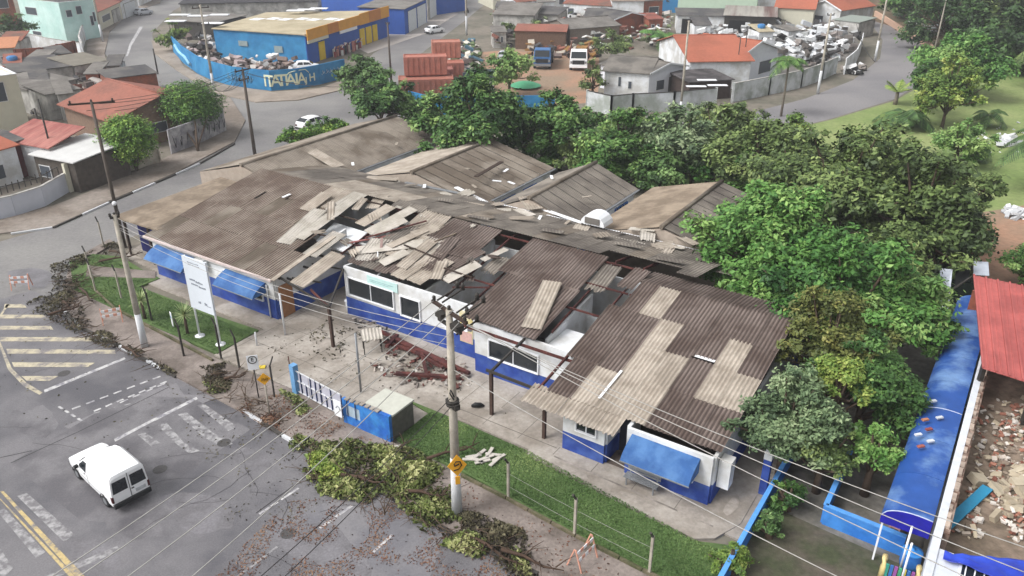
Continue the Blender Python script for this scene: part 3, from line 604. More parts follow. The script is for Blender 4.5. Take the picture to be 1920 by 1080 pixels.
b = MB(); b.box(7.42, .5, .9, 7.95, 1.1, 2.3); b.build('utility_box', WHITE, clinic)
b = MB(); b.box(-28.3, .95, 2.15, -27.5, 1.4, 2.75); ac = b.build('air_conditioner', WHITE, clinic)
b = MB(); b.lathe([(0, .0), (.25, 0), (.25, .03), (0, .03)], n=18); e = b.build('fan_grille', BLACK, ac); e.location = (-27.9, .94, 2.45); e.rotation_euler = (R(90), 0, 0)
b = MB(); b.box(-20.9, 7.8, .1, -19.6, 7.88, 2.2); b.build('door', mat('dark_door', '2b2e3c'), clinic)
# ================================================================ rear wings
def wing(label, u0, u1, ur_, v0, v1, ez, rz_, ml, mr, nv, side=WHITE):
    t = clinic_frame('rear_wing', label, 'building', 'gabled wings behind the front roof')
    b = MB(); b.add([(u0, v0, .1), (u1, v0, .1), (u1, v0, ez), (ur_, v0, rz_ - .1), (u0, v0, ez), (u0, v0 + .2, .1), (u1, v0 + .2, .1), (u1, v0 + .2, ez), (ur_, v0 + .2, rz_ - .1), (u0, v0 + .2, ez)], [(0, 1, 2, 3, 4), (9, 8, 7, 6, 5), (1, 6, 7, 2), (5, 0, 4, 9), (2, 7, 8, 3), (3, 8, 9, 4)]); b.build('gable_wall', mat('gable_plaster', 'a3978b', .9, .12, 2.), t)
    b = MB(); b.box(u0 + .3, v0 + .25, .1, u0 + .45, v1 - .2, ez + .1); b.build('wall', side, t)
    wl = wall(t, (u1 - .35, v0 + .25), (u1 - .35, v1 - .2), ez + .05, ez + .05, .9, op=[(3, 5, 1.6, 2.4), (6.3, 8.3, 1.6, 2.4)], ma=side)
    for s in (3, 6.3): window(t, (u1 - .27, v0 + .25 + s), (u1 - .27, v0 + 2.25 + s), 1.66, 2.34, 3, BLUE)
    b = MB(); b.add([(u0 + .5, v1 - .4, .1), (u1 - .5, v1 - .4, .1), (u1 - .5, v1 - .4, ez), (ur_, v1 - .4, rz_ - .1), (u0 + .5, v1 - .4, ez)], [(4, 3, 2, 1, 0)]); b.build('back_wall', side, t)
    for sgn, ue, m in ((-1, u0, ml), (1, u1, mr)):
        wdt = abs(ue - ur_); sl = math.atan((rz_ - ez) / wdt); rl = wdt / math.cos(sl); k = 2 if wdt < 5 else 3
        step = (v1 - v0) / nv
        for i in range(nv):
            for r in range(k):
                ln = rl / k + .12; mm = m
                o = bpy.data.objects.new('roof_sheet', corr(step, ln, mm, amp=.014, th=.006)); C.objects.link(o); o.parent = t
                f = (r) / k; uu = ue + (ur_ - ue) * f; zz = ez + (rz_ - ez) * f + .05 + r * .004
                if sgn > 0: o.rotation_euler = Matrix.Rotation(R(90), 4, 'Z').to_euler(); o.rotation_euler = (sl, rnd.uniform(-.004, .004), R(90) + rnd.uniform(-.006, .006)); o.location = (uu, v0 + i * step, zz)
                else: o.rotation_euler = (sl, rnd.uniform(-.004, .004), R(-90) + rnd.uniform(-.006, .006)); o.location = (uu, v0 + (i + 1) * step, zz)
    b = MB(); b.tube([(ur_, v0 - .1, rz_ + .06), (ur_, v1 + .1, rz_ + .06)], .16, 8); b.build('ridge_cap', FIBD if mr is not FIBL else FIBL, t)
    g = MB(); g.box(u1 - .02, v0 + .2, ez - .08, u1 + .16, v1, ez + .02); g.build('gutter', METAL, t)
    return t
wing('brown gabled wing furthest left, behind the annex and beside the side street', -42.6, -31.7, -37.0, 12.3, 31, 3.0, 4.55, FIBD, FIBD, 16)
wing('grey brown gabled wing, second from the left, strewn with planks', -30.6, -18.1, -24.5, 18.5, 29.6, 3.0, 4.5, FIBL, FIBD, 10)
wing('grey gabled wing, third from the left, in front of the tree row', -17.2, -9.8, -13.7, 18.6, 28.6, 3.0, 4.5, FIBG, FIBG, 9)
wing('tan gabled wing furthest right, against the large green trees', -9.0, 2.2, -3.5, 18.6, 29.6, 3.0, 4.5, FIBT, FIBG, 10)
# ================================================================ torn and scattered sheets
LP = FIBN
spots = [((531, 456), (601, 392), 1.1, 'long pale sheet flung over the left roof end, its foot at the brown rows'), ((560, 447), (622, 402), .95, 'pale sheet half under its neighbour beside the dark roof hole'),
 ((620, 412), (621, 378), .5, 'short upright pale sheet stub standing beside the black hole'), ((572, 394), (614, 362), 1.1, 'cream sheet slipped below the ridge left of the hole'),
 ((620, 405), (668, 368), 1.0, 'grey sheet along the left rim of the black roof hole'), ((665, 393), (683, 372), .5, 'small broken pale piece dangling into the black roof hole'),
 ((674, 421), (733, 386), 1.1, 'cream sheet bridging the right side of the black hole'), ((689, 436), (776, 390), .9, 'grey sheet lying right of the hole, slanting to the ridge'),
 ((775, 440), (888, 405), .9, 'long grey sheet lying crossways near the ridge of the middle roof'), ((666, 470), (792, 456), 1.05, 'long pale sheet lying level above the court wall'),
 ((715, 494), (764, 470), .9, 'pale sheet poking over the court wall above the green notice board'), ((752, 502), (812, 450), .8, 'narrow pale sheet slanting over the court wall, left of a pair'),
 ((772, 508), (826, 458), .7, 'narrow pale sheet slanting over the court wall, right of a pair'), ((800, 507), (852, 445), .9, 'brownish ribbed sheet slanting down to the court wall'),
 ((816, 523), (830, 490), .7, 'short pale sheet drooping over the court wall top'), ((834, 526), (897, 494), .95, 'broad pale sheet lying beside the round dark opening'),
 ((905, 488), (952, 466), .6, 'narrow grey strip of sheets reaching into the dark opening'), ((556, 534), (634, 476), 1.1, 'pale yellow sheet left alone on the bare porch beams'),
 ((996, 615), (1036, 527), 1.1, 'cream sheet lying skew on the raised dark panel over the court'), ((700, 440), (760, 412), .8, 'weathered sheet in the tangle below the ridge, left of the red bars'),
 ((730, 462), (800, 430), .8, 'pale sheet under the red bars in the middle tangle'), ((850, 500), (905, 470), .7, 'brown ribbed piece beside the broad pale sheet')]
for i, (a, c, wd, lb) in enumerate(spots):
    m = FIBR if 'brown' in lb and 'over the left' not in lb else (FIBL if 'cream' in lb or 'yellow' in lb or i % 3 == 2 else FIBN)
    ex = .12 if i == 18 else 0; loose(a, c, wd, m, lb, .16 + ex + .05 * (i % 3), .2 + ex + .06 * (i % 4), roll=rnd.uniform(-.08, .08))
far = [((1003, 392), (985, 368), 1.2, 'square cream sheet lying in the valley of the third wing'), ((1130, 442), (1206, 459), .5, 'narrow cream strip lying on the dark back slope'),
 ((686, 333), (745, 336), .8, 'cream sheet lying at the foot of the second wing'), ((727, 364), (756, 367), .6, 'small white sheet fallen on the dark back slope'), ((815, 373), (903, 388), 1.0, 'long cream sheet lying along the back slope near the valley'),
 ((900, 394), (958, 393), .5, 'narrow white strip by the valley gutter'), ((582, 281), (636, 312), 1.1, 'cream sheet lying alone on the leftmost wing'), ((1180, 428), (1230, 431), .5, 'bent cream edge strip on the tan wing front'), ((1250, 432), (1305, 458), .6, 'cream edge strip sliding down the tan wing front')]
for i, (a, c, wd, lb) in enumerate(far):
    zz = (3.9, 3.9) if i not in (0, 6, 7, 8) else ((3.9, 4.1) if i != 6 else (4.2, 3.7)); loose(a, c, wd, FIBL if i % 2 == 0 else FIBN, lb, z=(zz[0] + .12, zz[1] + .14), amp=.015)
def plank(pa, pb, wd, m, label, z, ht=.06, name='loose_plank', cat='plank', group='planks and strips scattered on the roofs'):
    b = MB(); A = G(*pa, z[0]); B_ = G(*pb, z[1]); b.bar(A, B_, wd, ht); return b.build(name, m, None, label, cat, group)
plank((892, 331), (941, 303), .35, WOODD, 'dark plank lying on the second wing', (4.3, 4.2)); plank((855, 351), (914, 381), .35, WHITEC, 'white gutter length fallen in the valley by the second wing', (3.8, 3.75), name='fallen_gutter', cat='gutter')
plank((760, 342), (860, 362), .3, METAL, 'grey bent gutter lying along the valley below the second wing', (3.85, 3.85), name='fallen_gutter', cat='gutter')
plank((1018, 392), (1092, 418), .3, WHITEC, 'white gutter length on the third wing foot', (3.85, 3.85), name='fallen_gutter', cat='gutter'); 
plank((685, 446), (800, 414), .14, REDB, 'dark red steel bar on the middle tangle, the upper of two', (4.25, 4.9)); plank((650, 456), (775, 434), .16, mat('dusty_red_steel', '96605c', .8, .15), 'dusty red steel bar on the middle tangle, the lower of two', (4.0, 4.4))
plank((716, 446), (711, 520), .16, mat('pinkish_bar', '937d78', .8), 'tall greyish pink bar hanging over the court wall', (4.5, 3.0)); plank((708, 472), (709, 493), .06, WHITEC, 'white tube lamp stuck to the hanging bar', (4.1, 3.6), name='tube_lamp', cat='lamp')
for i, (x, y) in enumerate([(880, 317), (965, 345), (940, 340), (893, 352), (795, 352), (1070, 357), (1092, 370), (1035, 335), (1010, 412), (770, 330), (662, 310), (530, 370), (742, 272), (945, 322), (1175, 468), (1060, 420)]):
    p = L(x, y, 4.05); z = roofz(p.y) if p.y < 11 else 3.95
    if y == 272: z = 3.6
    p = G(x, y, z + .1); a = rnd.uniform(0, 3); b = MB(); b.bar(p, p + Vector((math.cos(a) * .7, math.sin(a) * .7, .04)), .22, .03)
    b.build('roof_scrap', WHITEC if i % 3 else FIBL, None, 'small pale scrap of broken sheet lying on the rear roofs', 'scrap', 'pale scraps on the rear roofs')
# the round white hatch lifted at the tan wing's corner
t = thing('roof_vent', 'white rounded roof vent hood standing where the rear wings meet', 'vent', U(*L(1118, 420, 3.9)), ANG)
b = MB(); n = 8; pr = [(-.9 + .0, .1)] + [(-.9 * math.cos(math.pi * k / n), .1 + .75 * math.sin(math.pi * k / n)) for k in range(1, n)] + [(.9, .1)]
b.add([(x, -.6, z) for x, z in pr] + [(x, .7, z) for x, z in pr], [tuple(range(n + 1)), tuple(range(2 * n + 1, n, -1))] + [(i, i + n + 1, i + n + 2, i + 1) for i in range(n)]); b.build('hood', WHITEC, t)
b = MB(); b.box(-.55, -.66, .2, .55, -.61, .62); b.build('louvre', FARGR, t)

# small jagged fragments in the middle tangle, each a broken bit of sheet
fr = random.Random(8)
for i in range(12):
    u, v = fr.uniform(-22, -8.5), fr.uniform(4.8, 11.3); z = roofz(v) + fr.uniform(.12, .4); a = fr.uniform(0, 3.1); l = fr.uniform(.5, 1.5)
    o = bpy.data.objects.new('broken_sheet_piece', corr(fr.choice((.4, .6, .8)), round(l, 1), [FIBN, FIBR, FIBL, FIBG][i % 4], amp=.03, jag=1.2)); C.objects.link(o); p = U(u, v, z); o.location = p; o.rotation_euler = (fr.uniform(-.25, .35), fr.uniform(-.3, .3), ANG + a)
    tag(o, ['grey white', 'brown', 'cream', 'grey'][i % 4] + ' jagged sheet fragment lying in the tangle on the torn middle roof', 'roof sheet', 'jagged fragments on the torn middle roof')
for i in range(4):
    u, v = fr.uniform(-20, -9), fr.uniform(5, 11); a = fr.uniform(0, 3.1); l = fr.uniform(.9, 2.0); p = U(u, v, roofz(v) + .35); d = Vector((math.cos(a), math.sin(a), fr.uniform(-.15, .15))) * l
    b = MB(); b.bar(p - d, p + d, .09, .07); b.build('broken_batten', [WOODD, REDB, FIBT][i % 3], None, ['dark', 'dark red', 'tan'][i % 3] + ' broken roof batten sticking out of the torn middle roof', 'batten', 'broken battens on the torn middle roof')

for i in range(30):   # sheets and shards strewn over the back slope and along the rear valley
    u = fr.uniform(-26, 1); v = fr.choice((fr.uniform(12.3, 17), fr.uniform(17.2, 18.6), fr.uniform(17.0, 18.4))); z = bz(v) + .1 if v < 18 else 3.72
    wd, l = (fr.choice((.4, .6, 1.0)), fr.choice((.6, 1.0, 1.6, 2.2))); m = [FIBN, FIBL, FIBG, FIBD][i % 4]
    o = bpy.data.objects.new('broken_sheet_piece', corr(wd, l, m, amp=.02, jag=.9)); C.objects.link(o); o.location = U(u, v, z + fr.uniform(.0, .08)); o.rotation_euler = (fr.uniform(-.12, .12), fr.uniform(-.12, .12), ANG + fr.uniform(0, 6.2))
    tag(o, ['grey white', 'cream', 'grey', 'brown grey'][i % 4] + (' narrow' if wd < .5 else ' broad' if wd > .9 else '') + (' long' if l > 1.5 else ' short') + ' broken sheet on the back slope behind the ridge', 'roof sheet', 'broken sheets on the back slope and valley')
for i, (u, v, w_, l) in enumerate([(-9.5, 13.5, 1.0, .5), (-4.8, 14.5, 1.3, .4), (-14.6, 12.4, 1.2, .35), (-19, 14.8, .8, .5), (-1.6, 13.4, 1.2, .5), (3.0, 12.0, .1, .1)][:5]):   # torn openings: dark slots between lifted sheets
    b = MB(); b.bar(U(u, v, bz(v) + .16), U(u + w_ + .5, v + .1, bz(v) + .24), l, .02); b.build('lifted_sheet', FIBG, None, 'lifted grey sheet edge on the back slope, ' + ['before the third wing', 'nearest the tan wing', 'close to the ridge in the middle', 'before the second wing', 'nearest the right hand roof'][i], 'roof sheet', 'lifted sheets on the back slope')
# ================================================================ vehicles
def loft_car(name, label, cat, loc, rz, st, paint, wheels, wr=.29, group=None, panes=(), extra=None, pw=.18):
    """st: stations (x, z_sill, z_belt, z_top, half width at belt, half width at top); x runs from the tail to the nose"""
    t = thing(name, label, cat, loc, rz, group); b = MB(); ring = []
    def sec(s):
        x, zs, zb, zt, wb, wt = s; h = zt - zb; r = .12
        pts = [(-wb * .93, zs), (-wb * .99, zs + .12), (-wb, (zs + zb) / 2), (-wb * .985, zb), (-(wb * .2 + wt * .8) , zb + h * .82 if h > .15 else zb + h * .5), (-wt + r * .9, zt - .008), (-wt * .4, zt + .012)]
        pts = pts + [(-y, z) for y, z in pts[::-1]]; return [(x, y, z) for y, z in pts]
    vs = []; 
    for s in st: vs += sec(s)
    k = 14; fs = []
    for i in range(len(st) - 1):
        for j in range(k - 1): fs.append((i * k + j, (i + 1) * k + j, (i + 1) * k + j + 1, i * k + j + 1))
        fs.append((i * k + k - 1, (i + 1) * k + k - 1, (i + 1) * k, i * k))
    b.add(vs, fs, 0, True); b.add(vs[:k], [tuple(range(k))]); b.add(vs[-k:], [tuple(range(k - 1, -1, -1))])
    bo = b.build('body', paint, t); bo.data.set_sharp_from_angle(angle=R(32))
    def half(x, z):   # body half width at x, z
        for a, c in zip(st[:-1], st[1:]):
            if a[0] <= x <= c[0]: f = (x - a[0]) / (c[0] - a[0]); s = [a[q] + (c[q] - a[q]) * f for q in range(6)]; break
        else: s = st[-1]
        if z <= s[2]: return s[4]
        g = min(1, (z - s[2]) / max(.01, (s[3] - s[2]) * .82)); return s[4] * .985 * (1 - g) + (s[4] * .2 + s[5] * .8) * g
    for pn in panes:   # side panes given as (x, z) outlines
        for sg in (-1, 1):
            P = [(x, sg * (half(x, z) + .008), z) for x, z in pn]; P2 = [(x, y - sg * .02, z) for x, y, z in P]; n = len(P)
            b = MB(); b.add(P + P2, [tuple(range(n)) if sg > 0 else tuple(range(n - 1, -1, -1))] + [(i, (i + 1) % n, n + (i + 1) % n, n + i) for i in range(n)]); b.build('side_window', DARKGLASS, t)
    for x in wheels:
        for sg in (-1, 1):
            hw = half(x, .5); b = MB(); b.tube([(x, sg * (hw - pw), wr), (x, sg * (hw + .01), wr)], wr, 16, 0, False); wh = b.build('wheel', BLACK, t)
            b = MB(); b.tube([(x, sg * (hw - .02), wr), (x, sg * (hw + .02), wr)], wr * .58, 12, 0, False); b.build('rim', METAL, wh)
    return t, half
CARW = mat('car_white', 'f1f2f4', .3, .01, 1., spec=.5)
PLAST = mat('bumper_plastic', '2a2b2d', .6, .05, 4.)
p0, p1 = G(213, 955, .0), G(120, 884, .0)
dv = (p1 - p0); rz = math.atan2(dv.y, dv.x)
vr_ = G(213, 953, .3); vr2 = G(285, 920, .3); mid = (vr_ + vr2) / 2
vst = [(0, .30, .95, 1.74, .78, .70), (.05, .26, .98, 1.86, .80, .71), (.6, .25, 1.0, 1.90, .81, .71), (1.7, .25, 1.0, 1.89, .81, .70), (2.02, .25, 1.0, 1.80, .81, .66), (2.08, .25, 1.0, 1.56, .81, .62), (2.45, .25, .99, 1.50, .81, .60), (2.62, .25, .98, 1.43, .80, .60), (3.08, .25, .95, 1.02, .79, .66), (3.14, .25, .93, .985, .79, .70), (3.6, .26, .86, .90, .78, .70), (3.98, .28, .74, .78, .75, .68), (4.08, .34, .62, .64, .70, .62)]
van, hf = loft_car('delivery_van', 'small white panel van with two rear door windows, driving on the near road', 'van', (mid.x, mid.y, .01), R(139.5), vst, CARW, (.75, 3.3), .28, panes=[[(2.16, 1.0), (2.62, 1.0), (2.93, 1.0), (2.55, 1.36), (2.2, 1.42)]]); van.scale = (1.1, 1.04, 1.0)
b = MB()
for s in (-1, 1): b.add([(-.012 , s * .07, 1.02), (-.012, s * .70, 1.02), (.015, s * .645, 1.56), (.015, s * .07, 1.60)], [(0, 1, 2, 3) if s < 0 else (3, 2, 1, 0)])
for s in (-1, 1):
    b = MB(); y0, y1 = sorted((s * .08, s * .70)); b.hexa([(-.025, y0, 1.0), (.01, y0, 1.0), (.01, y1, 1.0), (-.025, y1, 1.0)], [(-.012, y0 + (.05 if s < 0 else 0), 1.58), (.03, y0 + (.05 if s < 0 else 0), 1.58), (.03, y1 - (.05 if s > 0 else 0), 1.58), (-.012, y1 - (.05 if s > 0 else 0), 1.58)]); b.build('rear_window', DARKGLASS, van)
b = MB(); b.box(-.012, -.012, .42, .0, .012, 1.75); b.build('door_seam', PLAST, van)
for s in (-1, 1):
    for x in (2.06, 3.02): b = MB(); b.bar((x, s * (hf(x, .5) + .004), .32), (x, s * (hf(x, .95) + .004), .95), .015, .006, up=(0, 1, 0)); b.build('door_seam', PLAST, van)
    for x in (.75, 3.3): b = MB(); n_ = 12; b.tube([(x + .36 * math.cos(math.pi * k / n_), s * (hf(x, .5) + .0), .27 + .36 * math.sin(math.pi * k / n_)) for k in range(n_ + 1)], .025, 5); b.build('wheel_arch', PLAST, van)
    b = MB(); b.bar((.2, s * (hf(1, .5) + .003), .62), (2.9, s * (hf(2.5, .5) + .003), .6), .02, .03); b.build('side_trim', mat('trim_grey', 'b5b7ba', .5), van)
b = MB(); b.box(-.03, -.62, .62, .0, -.2, .76); b.build('number_plate', mat('plate', 'b7babd', .5), van)
b = MB(); b.box(-.03, -.16, .86, .0, -.05, .9); b.build('door_handle', PLAST, van)
b = MB(); b.box(-.1, -.79, .28, .08, .79, .50); b.build('rear_bumper', PLAST, van, bevel=.03)
b = MB(); b.box(4.0, -.74, .28, 4.14, .74, .5); b.build('front_bumper', PLAST, van, bevel=.03)
for s in (-1, 1):
    b = MB(); b.box(-.02, s * .72, .58, .1, s * .80, .88); b.build('tail_light', mat('tail_red', '4a1517', .3), van)
    b = MB(); b.box(4.0, s * .42, .56, 4.1, s * .68, .72); b.build('headlight', METAL, van)
    b = MB(); b.box(2.72, s * .82, 1.0, 2.84, s * .97, 1.12); b.build('mirror', BLACK, van)
    b = MB(); b.box(2.2, s * .813, .9, 2.32, s * .83, .93); b.build('door_handle', BLACK, van)
b = MB(); b.add([(2.66, -.57, 1.415), (3.09, -.64, 1.035), (3.09, .64, 1.035), (2.66, .57, 1.415), (2.64, -.57, 1.39), (3.06, -.64, 1.0), (3.06, .64, 1.0), (2.64, .57, 1.39)], [(0, 1, 2, 3), (0, 4, 5, 1), (3, 2, 6, 7), (0, 3, 7, 4), (1, 5, 6, 2)]); b.build('windscreen', DARKGLASS, van)
hat = [(0, .3, .75, 1.0, .76, .62), (.08, .26, .9, 1.1, .8, .64), (.75, .25, .92, 1.44, .82, .58), (1.8, .25, .93, 1.48, .82, .58), (2.5, .25, .93, 1.38, .82, .56), (3.1, .25, .92, .99, .8, .7), (3.8, .28, .78, .82, .77, .68), (3.95, .35, .6, .62, .7, .6)]
def hatch(label, px, py, deg, paint, z=.01):
    p = G(px, py, z); t, h = loft_car('parked_car', label, 'car', (p.x - math.cos(R(deg)) * 2, p.y - math.sin(R(deg)) * 2, z), R(deg), hat, paint, (.7, 3.15), .29, None, panes=[[(.75, .96), (1.6, .97), (1.6, 1.36), (.95, 1.34)], [(1.7, .97), (2.9, .97), (2.45, 1.3), (1.7, 1.37)]])
    for (xa, za, xb, zb, nm) in ((.12, 1.13, .68, 1.4, 'rear_window'), (3.04, 1.03, 2.56, 1.36, 'windscreen')):
        b = MB(); q = .03 if nm == 'windscreen' else -.03
        b.hexa([(xa, -.6, za - .04), (xa, .6, za - .04), (xb, .54, zb - .04), (xb, -.54, zb - .04)], [(xa + q, -.6, za + .02), (xa + q, .6, za + .02), (xb + q, .54, zb + .02), (xb + q, -.54, zb + .02)]); b.build(nm, DARKGLASS, t)
    for s in (-1, 1):
        b = MB(); b.box(-.03, s * .5, .6, .06, s * .74, .78); b.build('tail_light', mat('tail_red', '4a1517'), t)
    b = MB(); b.box(-.06, -.75, .28, .04, .75, .48); b.build('bumper', PLAST, t); return t
hatch('white hatchback stopped at the junction behind the clinic hedge', 588, 240, 58, CARW)
hatch('dusty blue car parked in the dirt yard by the hedge', 905, 158, 95, mat('car_dusty_blue', '5f7388', .4, .02), .02)
hatch('silver car parked in the dirt yard between the containers and trucks', 945, 112, 80, mat('car_silver', 'b9bdc4', .3, .01, spec=.5), .02)
hatch('white car parked far up the depot road kerb', 815, 62, 48, CARW)
hatch('silver car parked at the kerb at the far upper left bend', 270, 28, 62, mat('car_silver', 'b9bdc4', .3, .01, spec=.5))
hatch('white car standing in the depot yard behind the painted blue wall', 575, 132, 10, CARW, .02)
def truck(label, px, py, deg, cabm, bodym, flat):
    p = G(px, py); t = thing('parked_truck', label, 'truck', p, R(deg)); t.scale = (1.2, 1.2, 1.25)
    b = MB(); b.add([(0, -1.1, .6), (0, 1.1, .6), (0, 1.1, 1.5), (0, -1.1, 1.5), (.35, -1.0, 2.35), (.35, 1.0, 2.35), (1.7, -1.0, 2.4), (1.7, 1.0, 2.4), (1.7, -1.1, .6), (1.7, 1.1, .6)], [(1, 0, 3, 2), (2, 3, 4, 5), (5, 4, 6, 7), (0, 8, 6, 4, 3), (1, 2, 5, 7, 9), (8, 9, 7, 6), (0, 1, 9, 8)]); b.build('cab', cabm, t, bevel=.05)
    b = MB(); b.add([(.03, -.95, 1.53), (.03, .95, 1.53), (.32, .9, 2.25), (.32, -.9, 2.25), (-.0, -.95, 1.55), (-.0, .95, 1.55), (.29, .9, 2.27), (.29, -.9, 2.27)], [(4, 5, 1, 0), (7, 6, 5, 4)]); b.build('windscreen', DARKGLASS, t)
    b = MB(); b.box(-.08, -.75, .85, 0, .75, 1.3); b.build('grille', PLAST, t)
    b = MB(); b.box(-.14, -1.12, .45, .05, 1.12, .72); b.build('bumper', cabm if not flat else METAL, t)
    for s in (-1, 1):
        b = MB(); b.box(-.1, s * .78, .95, 0, s * 1.02, 1.2); b.build('headlight', METAL, t)
        b = MB(); b.box(.2, s * 1.15, 1.5, .3, s * 1.35, 2.1); b.build('mirror', BLACK, t)
        for x in (.95, 5.0, 6.0):
            b = MB(); b.tube([(x, s * .8, .48), (x, s * 1.12, .48)], .48, 14, 0, False); b.build('wheel', BLACK, t)
    b = MB(); b.box(1.6, -.4, .5, 7, .4, .8); b.build('chassis', METALD, t)
    b = MB()
    if flat: b.box(1.9, -1.15, 1.05, 7, 1.15, 1.2); b.box(1.9, -1.15, 1.2, 7, -1.1, 1.75); b.box(1.9, 1.1, 1.2, 7, 1.15, 1.75); b.box(1.9, -1.15, 1.2, 1.97, 1.15, 2.3)
    else: b.box(1.9, -1.2, 1.0, 7, 1.2, 1.3); b.box(1.9, -1.2, 1.3, 7, -1.1, 2.5); b.box(1.9, 1.1, 1.3, 7, 1.2, 2.5)
    b.build('load_bed', bodym, t); return t
truck('blue cabbed flatbed truck parked facing out of the dirt yard', 1016, 131, 84, mat('truck_blue', '3f6a9c', .4), METALD, True)
truck('white cabbed truck parked beside the blue one in the dirt yard', 1084, 134, 84, CARW, mat('rust_bed', '7c5548', .8, .2), False)
# motorcycle and rider-like cluster at the top of the side street
# ================================================================ poles, wires
def pole(label, px, py, h, r0=.21, r1=.12, arms=(), ang=0., white=1.9, pm=None, group=None, extra=None, name='utility_pole', conc=True):
    p = G(px, py, .1); t = thing(name, label, 'utility pole', p, ang, group)
    b = MB(); b.tube([(0, 0, -.05), (0, 0, h)], [r0, r1], 14, 0); b.build('shaft', pm or OLDC, t)
    if white: b = MB(); b.tube([(0, 0, 0), (0, 0, white)], [r0 + .012, r0 + .005 - (r0 - r1) * white / h], 12, 0); b.build('whitewash_band', WHITEBASE, t)
    for (z, ln, th) in arms:
        b = MB(); b.box(-ln / 2, -.06, z - .06, ln / 2, .06, z + .06); a = b.build('crossarm', WOODD if th else METALD, t)
        for i in range(3):
            x = (-.45 + .45 * i) * ln
            b = MB(); b.lathe([(.0, .06), (.05, .06), (.08, .12), (.05, .16), (.08, .2), (.05, .26), (0, .28)], (x, 0, z), 8); b.build('insulator', METALD, a)
    return t, p
mainp, mp = pole('tall pale concrete utility pole by the lawn, with crossarm and yellow sign', 857, 962, 9.9, .22, .13, [(9.8, 2.3, 1), (9.2, 1.5, 0)], R(-52), 3.0)
b = MB(); b.box(-.7, -.2, 9.4, -.3, .15, 9.58); b.box(.3, -.2, 9.35, .75, .15, 9.5); b.build('switch_gear', METALD, mainp)
for x, z in ((-.9, 9.9), (-.55, 9.95), (.4, 9.9), (.8, 9.95), (-.3, 9.0), (.35, 8.95)):
    b = MB(); b.bar((x, .05, z), (x + .1, .95, z + .35), .055); b.lathe([(.0, .0), (.1, .02), (.06, .12), (.1, .16), (.05, .3), (0, .3)], (x + .1, .95, z + .3), 8); b.build('cutout_fuse', METALD, mainp)
for z in (5.6, 5.75): b = MB(); b.tube([(0, 0, z), (0, 0, z + .1)], .27, 12); b.build('band', METALD, mainp)
b = MB(); b.box(-.35, -.12, 5.5, .35, .12, 5.75); b.build('bracket', METALD, mainp)
b = MB(); b.tube([(.35, -.18, 6.1), (.5, -.25, 6.35), (.35, -.3, 6.6), (.2, -.25, 6.35), (.35, -.18, 6.1)], .03, 6); b.build('cable_coil', BLACK, mainp)
# yellow diamond sign facing the near road
sg = thing('road_sign', 'yellow road sign strapped to the tall pale pole, its arrow bent round', 'road sign', mp + Vector((0, -.24, 2.75)), R(12))
b = MB(); b.add([(-.42, -.03, 0), (.0, -.03, -.44), (.42, -.03, 0), (0, -.03, .44), (-.42, .0, 0), (.0, .0, -.44), (.42, .0, 0), (0, .0, .44)], [(0, 1, 2, 3), (7, 6, 5, 4), (0, 4, 5, 1), (1, 5, 6, 2), (2, 6, 7, 3), (3, 7, 4, 0)]); 
for i, v in enumerate(b.v): b.v[i] = (v[0] * .95 + .1, v[1], v[2] * 1.25)
YS = mat('sign_yellow', 'e0a32c', .5, .04, 3.); b.build('sign_plate', YS, sg)
b = MB(); b.tube([(-.05, -.045, -.22), (.15, -.045, -.18), (.28, -.045, 0), (.22, -.045, .2), (.05, -.045, .22), (-.03, -.045, .1), (.0, -.045, -.02)], .025, 5); b.bar((.02, -.045, .02), (.18, -.045, .1), .09, .02); b.build('arrow', BLACK, sg)
b = MB(); b.box(0.0, -.06, -.95, .2, -.02, -.55); b.build('lower_plate', YS, sg)
# other poles
pole('tall concrete pole standing on the left pavement with a whitewashed foot', 272, 650, 8.3, .2, .11, [(8.15, .5, 0)], R(40), 2.2)
TPH = topz(155, 192, G(234, 462, 0))
tp, tpp = pole('dark pole behind the left pavement, wide crossarm, seen over the side street', 234, 462, TPH, .15, .10, [(TPH - .1, 3.0, 1)], R(18), 0, mat('dark_pole', '5c544e', .9, .12))
b = MB(); b.lathe([(0, 0), (.17, 0), (.17, .02), (0, .02)], n=16); e = b.build('round_plate', WHITEC, tp); e.location = (0, -.2, topz(207, 380, G(234, 462, 0))); e.rotation_euler = (R(80), 0, 0)
pole('pole at the pavement corner beside the junction, with crossarm and wires', 478, 290, 8.6, .18, .12, [(8.5, 2.0, 1), (7.6, 1.3, 0)], R(60), 0, mat('dark_pole', '5c544e'))
pole('pole on the blue wall corner, white foot and a tangle of equipment', 401, 168, 11.0, .19, .12, [(10.6, 2.2, 1), (8.5, 1.6, 0), (6.5, 1.4, 0)], R(35), 2.2)
pole('pole beside the depot road with a dark lamp head', 734, 156, 8.2, .16, .11, [(8.0, .5, 0)], 0, 0, mat('dark_pole', '5c544e'))
pole('pole at the upper left street corner, white foot', 193, 78, 12.0, .2, .12, [(11.8, 2, 1)], R(10), 3.0)
pole('pole at the far end of the depot road, white foot', 875, 65, 11.0, .2, .12, [(10.8, 1.6, 0)], 0, 3.4)
pole('pole beside the white corner house', 1275, 218, 11.0, .16, .1, [(10.8, .7, 0)], 0, 1.8)
pole('pole on the park road bend, the nearer of two with white feet', 1533, 175, 10.2, .18, .11, [(10, .9, 0)], 0, 3.0)
pole('pole on the park road bend, the farther of two with white feet', 1640, 115, 12.5, .19, .11, [(12.3, 2.3, 1)], 0, 3.2)
for k, (x, y, h) in enumerate([(1588, 35, 10.5), (1606, 45, 11.5), (1560, 25, 9.5)]): pole(['thin far pole at the top of the park road, middle', 'thin far pole at the top of the park road, nearest the bend', 'thin far pole at the top of the park road, leftmost'][k], x, y, h, .16, .1, [(h - .2, .8, 0)], 0, 0)
